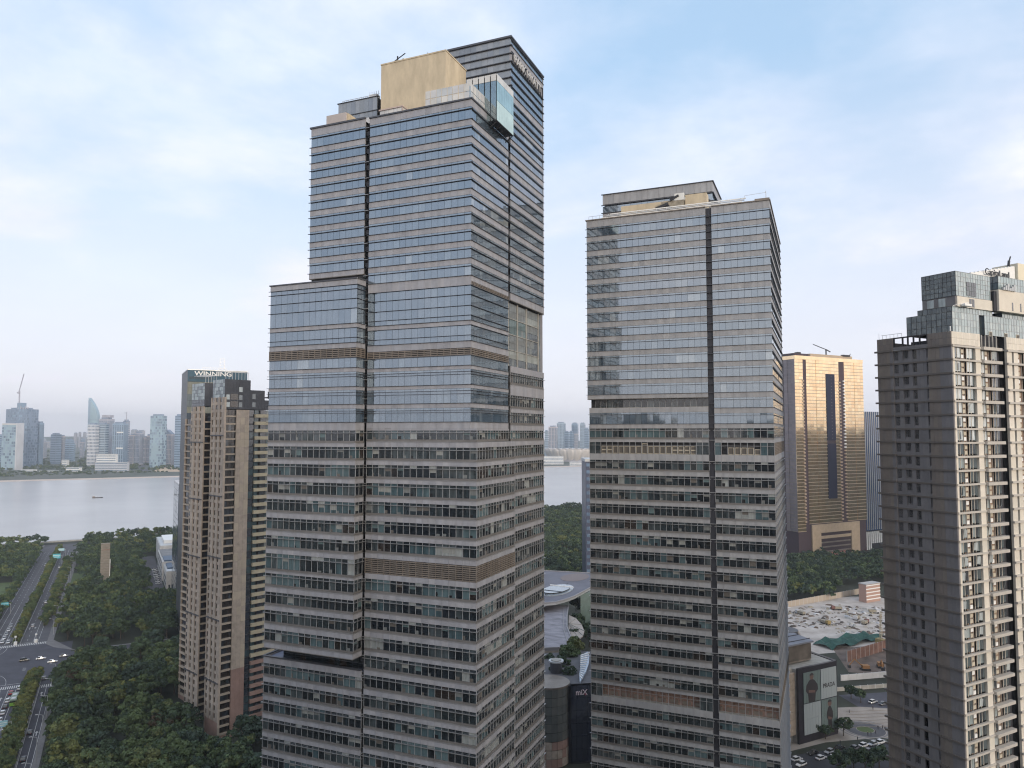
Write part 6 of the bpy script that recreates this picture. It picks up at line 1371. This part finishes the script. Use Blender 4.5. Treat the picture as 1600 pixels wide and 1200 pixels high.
def b_fence(Ln, h, m_):
    def f():
        a = MB(); n = max(2, int(Ln / 4))
        for i in range(n): a.box(-Ln / 2 + i * Ln / n + .05, -Ln / 2 + (i + 1) * Ln / n - .05, -.15, .15, 0, h, m_)
        b_ = MB()
        for i in range(n + 1): b_.box(-Ln / 2 + i * Ln / n - .12, -Ln / 2 + i * Ln / n + .12, -.2, .2, 0, h + .2, M_lt)
        return (('fence_panel', a), ('post', b_))
    return f
M_hoard = mat('white hoarding', (.50, .50, .52), .6, var=.1); M_reds = mat('red brown sheet piling', (.20, .11, .085), .8, var=.3)
site_thing('site_hoarding', 'long white hoarding in front of the excavation pit', 'hoarding', 1362, 1060, b_fence(34, 2.8, M_hoard), None, GA - .28)
site_thing('site_hoarding', 'pale hoarding along the back edge of the building site', 'hoarding', 1290, 938, b_fence(90, 4, mat('buff hoarding', (.40, .34, .28), .8)), None, GA + .05)
site_thing('road_barrier', 'long grey concrete barrier beside the road behind the plaza', 'barrier', 1362, 1076, b_fence(44, 1.8, M_conc), None, GA - .3)
site_thing('piling_wall', 'brown sheet pile wall along the edge of the pit', 'wall', 1365, 1022, b_fence(50, 5.5, M_reds), None, GA + .1)
def b_exc():
    a = MB(); a.box(-1.6, 1.6, -2.2, 2.2, .2, 1.0, M_dark); b_ = MB(); b_.box(-1.4, 1.4, -1.8, 1.6, 1.0, 2.6, mat('excavator orange', (.26, .13, .05), .6)); c = MB(); c.beam((.4, 1.4, 2.0), (.6, 5.0, 5.2), .5, MATS['excavator orange']); c.beam((.6, 5.0, 5.2), (.6, 7.6, 2.0), .4, MATS['excavator orange']); d = MB(); d.box(-.2, 1.4, 7.0, 8.2, .8, 2.2, M_dark)
    return (('tracks', a), ('body', b_), ('boom', c), ('bucket', d))
site_thing('excavator', 'orange excavator in the muddy pit by the hoarding', 'excavator', 1352, 1047, b_exc, None, GA + 1); site_thing('excavator', 'orange excavator at the right of the pit beside the apartment tower', 'excavator', 1376, 1043, b_exc, None, GA + 2.4)
def b_rig():
    a = MB(); b_ = MB()
    for sx in (-.5, .5):
        for sy in (-.5, .5): a.beam((sx, sy, 0), (sx, sy, 17), .16, M_beige)
    for k in range(9): a.beam((-.5, -.5, k * 1.9), (.5, -.5, k * 1.9 + 1.9), .1, M_beige); a.beam((.5, .5, k * 1.9), (-.5, .5, k * 1.9 + 1.9), .1, M_beige)
    b_.box(-1.8, 1.8, -2.5, 2.5, .3, 2.8, mat('rig yellow', (.30, .22, .09), .6)); return (('mast', a), ('machine', b_))
site_thing('piling_rig', 'yellow piling rig mast at the right edge of the building site', 'piling rig', 1377, 1006, b_rig)
# rubble heaps and stacks of material, too many to count
mb = MB(); rs = random.Random(4)
for i in range(380):
    x, y = rs.uniform(1228, 1400), rs.choice([951, 957, 961, 966, 973, 980, 989]) + rs.gauss(0, 2.0)
    if y > 985 and x < 1300: continue
    P_ = onz(x, y, 0); s = rs.uniform(.3, 1.1); mm = rs.choice([M_louv, M_oldc, M_conc, mat('rubble brown', (.13, .10, .08), .95), mat('rubble brown', (.13, .10, .08)), mat('dark heap', (.07, .06, .055), .95), M_hoard])
    a = rs.random() * 3; u_ = Vector((math.cos(a), math.sin(a), 0)) * s * rs.uniform(.8, 2.6); v_ = Vector((-math.sin(a), math.cos(a), 0)) * s; c_ = Vector((P_[0], P_[1], 0)); h = s * rs.uniform(.4, 1.0)
    n = len(mb.v); mb.v += [tuple(c_ + u_ * sx + v_ * sy) for sx, sy in ((-1, -1), (1, -1), (1, 1), (-1, 1))] + [tuple(c_ + u_ * sx * .5 + v_ * sy * .5 + Vector((rs.uniform(-.2, .2), 0, h))) for sx, sy in ((-1, -1), (1, -1), (1, 1), (-1, 1))]
    mb.f += [(n + 4, n + 5, n + 6, n + 7)] + [(n + k, n + (k + 1) % 4, n + 4 + (k + 1) % 4, n + 4 + k) for k in range(4)]; mb.mi += [mb.m(mm)] * 5
link('site_rubble', mb.mesh('site_rubble'), None, None, kind='stuff')
for i, (x, y) in enumerate([(1250, 960), (1307, 953), (1338, 968), (1290, 975), (1366, 958), (1352, 975)]):
    def b_t(k=i):
        a = MB(); a.box(-1.2, 1.2, 1.2, 3.2, .6, 2.7, [M_hoard, mat('truck red', (.16, .07, .06), .6), M_hoard, MATS['rig yellow'], M_hoard, MATS['truck red'] if 'truck red' in MATS else M_hoard][k]); b_ = MB(); b_.box(-1.3, 1.3, -3.4, 1.1, .8, 2.3, M_oldc); c = MB()
        for sx in (-1.1, 1.1):
            for y_ in (-2.4, -1.2, 2.2): c.box(sx - .2, sx + .2, y_ - .5, y_ + .5, 0, 1.0, M_tyre)
        return (('cab', a), ('load_bed', b_), ('wheels', c))
    site_thing('tipper_truck', 'tipper truck parked among the rubble of the building site', 'truck', x, y, b_t, 'trucks on the building site', GA + i)

# people on the plaza: one skinned figure, shared
def person_mesh():
    pts = [(0, 0, .92), (0, 0, 1.15), (0, 0, 1.42), (0, .01, 1.54), (0, .02, 1.70), (-.10, 0, .9), (-.11, .06, .48), (-.11, .02, .06), (-.11, .14, .03), (.10, 0, .9), (.11, -.06, .48), (.11, -.14, .08), (.11, -.02, .03), (-.19, 0, 1.40), (-.25, .02, 1.12), (-.24, .12, .88), (.19, 0, 1.40), (.25, -.02, 1.12), (.24, .04, .86)]
    ed = [(0, 1), (1, 2), (2, 3), (3, 4), (0, 5), (5, 6), (6, 7), (7, 8), (0, 9), (9, 10), (10, 11), (11, 12), (2, 13), (13, 14), (14, 15), (2, 16), (16, 17), (17, 18)]
    rad = [.15, .14, .16, .06, .11, .11, .075, .05, .045, .11, .075, .05, .045, .075, .05, .04, .075, .05, .04]
    me = bpy.data.meshes.new('person'); me.from_pydata(pts, ed, []); o = bpy.data.objects.new('person', me); C.objects.link(o)
    md = o.modifiers.new('s', 'SKIN'); sv_ = me.skin_vertices[0].data
    for i, r in enumerate(rad): sv_[i].radius = (r, r * .85)
    sv_[0].use_root = True; m2 = o.modifiers.new('b', 'SUBSURF'); m2.levels = 1
    bpy.context.view_layer.update(); out_ = bpy.data.meshes.new_from_object(o.evaluated_get(bpy.context.evaluated_depsgraph_get())); bpy.data.objects.remove(o)
    cl = [mat('dark trousers', (.03, .03, .04), .9), mat('dark top', (.06, .06, .075), .9), mat('skin', (.35, .22, .16), .6)]
    for m_ in cl: out_.materials.append(m_)
    for p_ in out_.polygons: p_.material_index = 0 if p_.center.z < .93 else (2 if p_.center.z > 1.5 else 1)
    return out_
pm = person_mesh()
for i, (x, y) in enumerate([(1372, 1140), (1379, 1139), (1383, 1142), (1368, 1147), (1361, 1149), (1356, 1150), (1327, 1114), (1364, 1109), (1340, 1157), (1313, 1163)]):
    o = link('person', pm, None, tuple(onz(x, y, .05))); o.rotation_euler = (0, 0, i * 1.3); tag(o, 'person in dark clothes walking across the paved plaza', 'person', 'people walking on the plaza')
# ------------------------------------------------------------------ far bank
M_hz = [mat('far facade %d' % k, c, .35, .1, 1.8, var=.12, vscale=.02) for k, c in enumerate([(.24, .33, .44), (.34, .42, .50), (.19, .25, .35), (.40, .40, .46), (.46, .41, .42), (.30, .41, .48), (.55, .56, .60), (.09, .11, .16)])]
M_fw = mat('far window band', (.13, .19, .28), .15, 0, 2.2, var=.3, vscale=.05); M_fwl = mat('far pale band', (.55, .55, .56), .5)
def far_tower(label, x0, x1, yt, D, wm, style='band', dm=.8, extra=None, turn=.35, name='far_tower', cat='skyscraper', group=None):
    xc = (x0 + x1) / 2; base = atdepth(xc, 675, D); wd = (x1 - x0) / FPX * D / (math.cos(turn) + dm * math.sin(turn)); h = float(atdepth(xc, yt, D)[2])
    r = bpy.data.objects.new(name, None); C.objects.link(r); r.location = (base[0], base[1], .9); r.rotation_euler = (0, 0, YAW - math.atan((xc - 800) / FPX) * .0 - turn); tag(r, label, cat, group)
    a = wd / 2; b_ = wd * dm / 2; body = MB(); win = MB(); bands = MB()
    if style == 'sail':
        n = 12; pts = [(-a, 0), (a, 0), (a, h * .66)] + [(a - 2 * a * (k / n) ** 1.9, h * .66 + h * .34 * (k / n) ** .95) for k in range(1, n + 1)]
        k = len(pts); body.v += [(x, -b_, z) for x, z in pts] + [(x, b_, z) for x, z in pts]; body.f += [tuple(range(k)), tuple(range(2 * k - 1, k - 1, -1))] + [(i, k + i, k + (i + 1) % k, (i + 1) % k) for i in range(k)]; body.mi += [body.m(wm)] * (k + 2)
        win.box(-a - .3, -a * .55, -b_ - .4, -b_, 0, h * .97, M_hz[0])
        for i in range(int(h * .7 / 12)): bands.box(-a * .5, a + .2, -b_ - .3, -b_, 8 + i * 12, 9 + i * 12, M_hz[2])
    else:
        body.box(-a, a, -b_, b_, 0, h, wm)
        if style == 'band':
            n = max(4, int(h / 8))
            for i in range(n):
                z = h * (i + .3) / n; win.box(-a * .94, a * .94, -b_ - .5, -b_, z, z + h / n * .5, M_fw); win.box(a, a + .5, -b_ * .94, b_ * .94, z, z + h / n * .5, M_fw); win.box(-a - .5, -a, -b_ * .94, b_ * .94, z, z + h / n * .5, M_fw)
        elif style == 'grid':
            n = max(5, int(h / 11)); m_ = 6
            for i in range(n):
                for j in range(m_): win.box(-a + 2 * a * (j + .25) / m_, -a + 2 * a * (j + .8) / m_, -b_ - .4, -b_, h * (i + .2) / n, h * (i + .75) / n, M_fw); win.box(a, a + .4, -b_ + 2 * b_ * (j + .25) / m_, -b_ + 2 * b_ * (j + .8) / m_, h * (i + .2) / n, h * (i + .75) / n, M_fw)
        elif style == 'stripe':
            m_ = max(4, int(wd / 7))
            for j in range(m_): win.box(-a + 2 * a * (j + .2) / m_, -a + 2 * a * (j + .75) / m_, -b_ - .4, -b_, h * .04, h * .96, M_fw); win.box(a, a + .4, -b_ + 2 * b_ * (j + .2) / m_, -b_ + 2 * b_ * (j + .75) / m_, h * .04, h * .96, M_fw); win.box(-a - .4, -a, -b_ + 2 * b_ * (j + .2) / m_, -b_ + 2 * b_ * (j + .75) / m_, h * .04, h * .96, M_fw)
            for i in range(int(h / 16)): bands.box(-a, a, -b_ - .6, -b_ - .4, 10 + i * 16, 11.5 + i * 16, wm)
        elif style == 'curtain':
            rr = random.Random(label); n = max(6, int(h / 9)); m_ = max(4, int(wd / 6))
            for i in range(n):
                for j in range(m_):
                    if rr.random() < .55: win.box(-a + 2 * a * (j + .1) / m_, -a + 2 * a * (j + .9) / m_, -b_ - .4, -b_, h * (i + .1) / n, h * (i + .88) / n, rr.choice([M_fw, M_hz[0], M_hz[2]]))
                    if rr.random() < .5: win.box(a, a + .4, -b_ + 2 * b_ * (j + .1) / m_, -b_ + 2 * b_ * (j + .9) / m_, h * (i + .1) / n, h * (i + .88) / n, M_fw)
        cap = MB(); cap.box(-a * .7, a * .6, -b_ * .7, b_ * .7, h, h + 5, M_hz[2]); link('roof_plant', cap.mesh('roof_plant'), r)
    link('body', body.mesh('body'), r)
    if win.v: link('windows', win.mesh('windows'), r, None, kind='stuff')
    if bands.v: link('floor_band', bands.mesh('floor_band'), r, None, kind='stuff')
    if extra:
        for nm, mb in extra(a, b_, h): link(nm, mb.mesh(nm), r)
    return r
def edge_x(a, b_, h): m_ = MB(); m_.box(a + .5, a + 4, -b_ - .4, b_, 0, h + 3, M_hz[6]); m_.box(-a, a, -b_ - .6, -b_, h - 3, h + 2, M_fwl); return (('white_edge_fin', m_),)
def build_x(a, b_, h):
    m_ = MB(); 
    for j in range(5): m_.box(a * .1 + j * a * .22, a * .1 + j * a * .22 + 3, -b_ - .5, -b_ + 2, h, h + 6 + 4 * (j % 2), M_hz[3])
    m_.box(a * .02, a * .35, -b_, 0, h, h + 22, M_hz[0]); c = MB(); c.beam((a * .2, -b_, h + 22), (a * .2, -b_, h + 62), 3, M_hz[3]); c.beam((a * .1, -b_, h + 55), (a * .55, -b_, h + 122), 2.2, M_hz[3]); c.beam((a * .2, -b_, h + 55), (a * .0, -b_, h + 57), 5, M_hz[3]); return (('core', m_), ('tower_crane', c))
def crane_x(a, b_, h): c = MB(); c.beam((a * .7, -b_, h), (a * .7, -b_, h + 34), 2, M_hz[3]); c.beam((-a * .6, -b_, h + 30), (a * .9, -b_, h + 30), 1.6, M_hz[3]); return (('tower_crane', c),)
def crown_x(a, b_, h):
    c = MB(); c.box(-a * .6, a * .95, -b_ * .8, b_ * .8, h + 5, h + 14, M_hz[3]); c.box(-a * .1, a * .2, -b_ * .4, b_ * .4, h, h + 7, M_hz[2]); return (('crown', c),)
def whites_x(zs):
    def f(a, b_, h):
        c = MB()
        for z in zs: c.box(-a * .2, a * .98, -b_ - 1, -b_ - .4, h * z, h * z + 4, M_white)
        return (('white_band', c),)
    return f
far_tower('glass tower with a white right edge, in front at the far left of the skyline', 7, 32, 663, 2330, M_hz[5], 'curtain', .6, edge_x, .12)
far_tower('dark tower under construction with a tower crane on top, far left skyline', 14, 54, 640, 2560, M_hz[2], 'curtain', .6, build_x, .15)
far_tower('slim pale slab right of the tower under construction', 54, 59, 661, 2700, M_hz[6], 'stripe', 1.2); far_tower('slim blue slab right of the pale slab', 59, 67, 661, 2620, M_hz[0], 'stripe', 1.4)
far_tower('hazy blue block at the very left edge of the skyline', -12, 6, 681, 2800, M_hz[0], 'band'); far_tower('dark grey block standing alone left of the sail shaped tower', 81, 95, 679, 2750, M_hz[2], 'band', .8); far_tower('beige slab joined to the right of the dark grey block', 96, 102, 682, 2780, M_hz[4], 'stripe'); far_tower('low blue block right of the beige slab', 103, 115, 688, 3000, M_hz[0], 'band')
far_tower('tall tower with a curved sail shaped top, highest of the far skyline', 139, 154, 622, 2750, M_hz[5], 'sail', .5, None, .0); far_tower('white gridded office tower in front of the sail shaped tower', 139, 153, 664, 2480, M_hz[6], 'grid', .7, None, .1)
far_tower('pale green glass tower right of the white gridded tower', 154, 168, 663, 2500, M_hz[1], 'band', .7, None, .1); far_tower('lavender tower with a wide flat crown behind the green glass tower', 157, 176, 655, 2700, M_hz[3], 'stripe', .7, crown_x, .15)
far_tower('blue glass tower with two white bands', 178, 198, 662, 2520, M_hz[0], 'stripe', .6, whites_x((.42, .78)), .12); far_tower('tower with a crane behind the blue glass tower with white bands', 193, 202, 658, 2800, M_hz[3], 'band', .8, crane_x)
for i, (x0, x1, yt, c) in enumerate([(203, 213, 680, 4), (212, 224, 677, 3), (225, 231, 684, 4), (230, 237, 681, 4)]): far_tower(['pink residential slab, leftmost of the group right of the banded blue tower', 'grey residential tower in the middle of the pink group', 'narrow beige residential tower right of the pink group', 'beige residential tower touching the mirrored glass tower'][i], x0, x1, yt, 2700, M_hz[c], 'stripe')
far_tower('tall mirrored glass tower reflecting its neighbours, right part of the left skyline', 237, 258, 650, 2500, M_hz[5], 'curtain', .6, None, .1); far_tower('pale slab just right of the mirrored glass tower', 258, 262, 672, 2800, M_hz[6], 'band')
def slant_x(a, b_, h): c = MB(); c.v += [(-a, -b_, h), (a, -b_, h), (a, b_, h), (-a, b_, h), (-a, -b_, h + 16), (-a, b_, h + 16)]; c.f += [(0, 1, 4), (3, 5, 2), (0, 4, 5, 3), (1, 2, 5, 4)]; c.mi += [c.m(M_hz[2])] * 4; return (('slanted_roof', c),)
far_tower('residential tower with a slanted roof beside the brown apartment tower', 261, 273, 679, 2550, M_hz[4], 'stripe', .7, slant_x); far_tower('blue glass tower half hidden by the brown apartment tower', 274, 290, 650, 2450, M_hz[0], 'band', .7)
for i, (x0, x1, yt) in enumerate([(116, 121, 677), (123, 127, 676), (130, 135, 676), (66, 72, 686), (72, 80, 690), (33, 44, 700), (205, 215, 672), (216, 226, 673), (168, 176, 668)]): far_tower('faint pink tower block far behind the skyline', x0, x1, yt, 5600, M_hz[4], 'band', .8, None, .35, 'distant_block', 'tower block', 'faint towers far behind the skyline')
for i, (x0, x1, yt, c, D, st) in enumerate([(851, 857, 674, 1, 3300, 'band'), (857, 872, 667, 4, 3500, 'stripe'), (870, 884, 661, 1, 3900, 'stripe'), (882, 890, 675, 0, 3600, 'band'), (889, 896, 675, 0, 3650, 'band'), (893, 904, 662, 0, 4000, 'stripe'), (897, 904, 678, 4, 3500, 'stripe'), (906, 915, 662, 1, 3900, 'stripe'), (913, 921, 670, 0, 3600, 'band'), (920, 932, 666, 1, 3900, 'band')]):
    far_tower(['small pale tower at the left of the gap, touching the banded tower', 'pink tower with a blue top in the gap', 'tall pale tower in the gap, left of centre', 'blue tower with a dark finial in the gap', 'blue block left of the striped tall tower in the gap', 'tall striped tower in the middle of the gap', 'low pink tower before the tall striped tower in the gap', 'tall pale tower in the right of the gap', 'small blue tower beside the office tower in the gap', 'pale tower mostly hidden behind the office tower in the gap'][i], x0, x1, yt, D, M_hz[c], st)
rr_ = random.Random(9)
for i in range(30):
    x0 = rr_.uniform(-5, 282); wd_ = rr_.uniform(3.5, 8); far_tower('slim hazy apartment tower in the background of the far skyline', x0, x0 + wd_, rr_.uniform(684, 702), rr_.uniform(3000, 4600), M_hz[rr_.choice([0, 1, 3, 4, 5])], rr_.choice(['band', 'stripe']), rr_.uniform(.6, 1.1), None, .3, 'distant_block', 'tower block', 'slim hazy towers in the far skyline')
bt_ = bpy.data.objects.new('barge', None); C.objects.link(bt_); g_ = onz(152, 778, .3); bt_.location = tuple(g_); bt_.rotation_euler = (0, 0, GA + .1); tag(bt_, 'small dark barge alone in the middle of the river', 'boat')
mb = MB(); mb.prism([(-8, -1.8), (6, -1.8), (9, 0), (6, 1.8), (-8, 1.8)], 0, 1.2, M_dark); link('hull', mb.mesh('hull'), bt_); mb = MB(); mb.box(-7.5, -4, -1.4, 1.4, 1.2, 3.2, M_louv); link('wheelhouse', mb.mesh('wheelhouse'), bt_)
# lotus shaped stadium
P_ = atdepth(893, 675, 3050); st_ = bpy.data.objects.new('stadium', None); C.objects.link(st_); st_.location = (P_[0], P_[1], .9); st_.rotation_euler = (0, 0, YAW); tag(st_, 'white petal shaped stadium on the far river bank between the two banded towers', 'stadium')
M_pet = mat('white petal shell', (.62, .58, .56), .5, var=.08, vscale=.02); mb = MB(); mb.cyl(0, 0, 0, 22, 88, 92, M_hz[3], 48); link('bowl', mb.mesh('bowl'), st_)
for k in range(22):
    mb = MB(); a0 = 2 * math.pi * k / 22; rows = []
    for j in range(7):
        t = j / 6; wd = .20 * math.sin(math.pi * min(1, .18 + t * .62)); r_ = 84 + 26 * math.sin(t * 1.45); z = 4 + 54 * t - 8 * t * t
        rows.append([((r_ + 5 * math.cos(s_ * 1.4)) * math.cos(a0 + s_ * wd), (r_ + 5 * math.cos(s_ * 1.4)) * math.sin(a0 + s_ * wd), z) for s_ in (-1, -.4, .4, 1)])
    for j in range(6):
        for i in range(3): mb.poly([rows[j][i], rows[j][i + 1], rows[j + 1][i + 1], rows[j + 1][i]], M_pet)
    tip = [(r_ * math.cos(a0), r_ * math.sin(a0), 46.5) for r_ in (80,)]
    for i in range(3): mb.poly([rows[6][i], rows[6][i + 1], tip[0]], M_pet)
    link('petal', mb.mesh('petal'), st_)
# dark slab by the office tower, low buildings and trees of the far bank
def slab(name, label, cat, x0, x1, yt, D, h_w, mt, parts=None):
    xc = (x0 + x1) / 2; b0 = atdepth(xc, 675, D); wd = (x1 - x0) / FPX * D; h = float(atdepth(xc, yt, D)[2])
    r = bpy.data.objects.new(name, None); C.objects.link(r); r.location = (b0[0], b0[1], .5); r.rotation_euler = (0, 0, YAW); tag(r, label, cat)
    mb = MB(); mb.box(-wd / 2, wd / 2, -h_w / 2, h_w / 2, 0, h, mt); link('wall', mb.mesh('wall'), r)
    mb = MB(); mb.box(-wd / 2 - .4, wd / 2 + .4, -h_w / 2 - .4, h_w / 2 + .4, h, h + max(.8, h * .02), M_lt); link('roof', mb.mesh('roof'), r)
    mb = MB(); n = max(2, int(h / 5))
    for i in range(n): mb.box(-wd / 2 + .6, wd / 2 - .6, -h_w / 2 - .15, -h_w / 2, h * (i + .3) / n, h * (i + .75) / n, M_fw)
    link('window_band', mb.mesh('window_band'), r)
    return r
slab('dark_office_slab', 'dark navy slab building showing at the left edge of the office tower', 'office building', 911.5, 940, 721, 560, 30, mat('navy slab cladding', (.045, .055, .10), .4, 0, 1.6, var=.1))
for k, (x0, x1, yt, D, lab) in enumerate([(154, 184, 710, 2330, 'white stepped podium building, upper, on the far bank below the green glass tower'), (152, 202, 723, 2260, 'long white terrace building on the far bank, below the stepped podium'), (107, 128, 731, 2240, 'white gate shaped building near the far shore'), (37, 58, 734, 2230, 'white low pavilion on the far shore below the construction tower'), (66, 92, 736, 2225, 'pale low hall on the far shore'), (0, 14, 742, 2215, 'white low shed at the left end of the far shore'), (48, 98, 741, 2205, 'low colonnade along the far shore'), (140, 158, 741, 2210, 'low white building with curved roof on the far shore'), (172, 182, 738, 2212, 'small white arched pavilion on the far shore, left of two'), (187, 198, 737, 2214, 'small white arched pavilion on the far shore, right of two'), (100, 108, 719, 2500, 'tiny white shed among the trees left of the white gridded tower'), (848, 880, 713, 2720, 'long white low building left of the stadium'), (890, 925, 722, 2620, 'low pale buildings in front of the stadium')]):
    slab('low_building', lab, 'building', x0, x1, yt, D, 14, M_white if k != 1 else M_hz[6])
mb = MB(); mb.poly([tuple(onz(x, y, 1.3)) for x, y in ((246, 731), (300, 728), (300, 737), (240, 737))], mat('bare sand plot', (.55, .42, .30), .9)); structure('sand_plot', mb)
mb = MB(); mb.poly([tuple(onz(x, y, 1.3)) for x, y in ((198, 710), (204, 709), (236, 737), (222, 737))], M_asph2); structure('far_avenue', mb)
V_, Mi_ = [], []
for i in range(1150):
    if i % 4 == 3: x = rng.uniform(840, 935); y = rng.uniform(712, 728)
    else: x = rng.uniform(-20, 310); y = rng.uniform(703, 736) if i % 3 else rng.uniform(737, 745)
    if y > 746 - max(0, x) * .028 - .5: continue
    g = onz(x, y, .9)
    if 205 < x < 232 and abs((y - 709) - (x - 201) * .87) < 4: continue
    kk = 1.0 if y < 736 else .55
    V, MI = crown_arrays(rng, rng.uniform(6, 12) * kk, rng.uniform(2.0, 3.6) * kk, .5, 5, 9, 3.4 * kk, [0, 1, 2, 3]); V_.append(V + g); Mi_.append(MI)
link('far_bank_trees', quads_mesh('far_bank_trees', np.concatenate(V_), np.concatenate(Mi_), LEAF), None, None, kind='stuff')
# distant hills
mb = MB(); hm_ = mat('distant hill', (.06, .08, .07), .95); prev = None
for k in range(61):
    az = YAW + math.radians(42 - k * 1.4); d = 7000; h = 30 + 75 * max(0, math.sin(k * .33) * .5 + math.sin(k * .81 + 1) * .3 + .15)
    b0 = (-math.sin(az) * d, math.cos(az) * d, 0); t0 = (-math.sin(az) * (d + 700), math.cos(az) * (d + 700), h); e0 = (-math.sin(az) * (d + 1500), math.cos(az) * (d + 1500), 0)
    if prev: mb.poly([prev[0], b0, t0, prev[1]], hm_); mb.poly([prev[1], t0, e0, prev[2]], hm_)
    prev = (b0, t0, e0)
structure('distant_hills', mb)
# ------------------------------------------------------------------ haze
if HAZE > 0:
    hv = bpy.data.materials.new('haze air'); hv.use_nodes = True; t = hv.node_tree; t.nodes.clear(); o_ = t.nodes.new('ShaderNodeOutputMaterial'); v_ = t.nodes.new('ShaderNodeVolumePrincipled')
    v_.inputs['Color'].default_value = (0.88, 0.94, 1.0, 1); v_.inputs['Density'].default_value = HAZE; v_.inputs['Anisotropy'].default_value = 0.2; t.links.new(v_.outputs[0], o_.inputs['Volume'])
    mb = MB(); HX = 9300; mb.box(-HX, HX, -HX, HX, -1.0, 330, hv); link('haze', mb.mesh('haze'), None, None, kind='stuff')
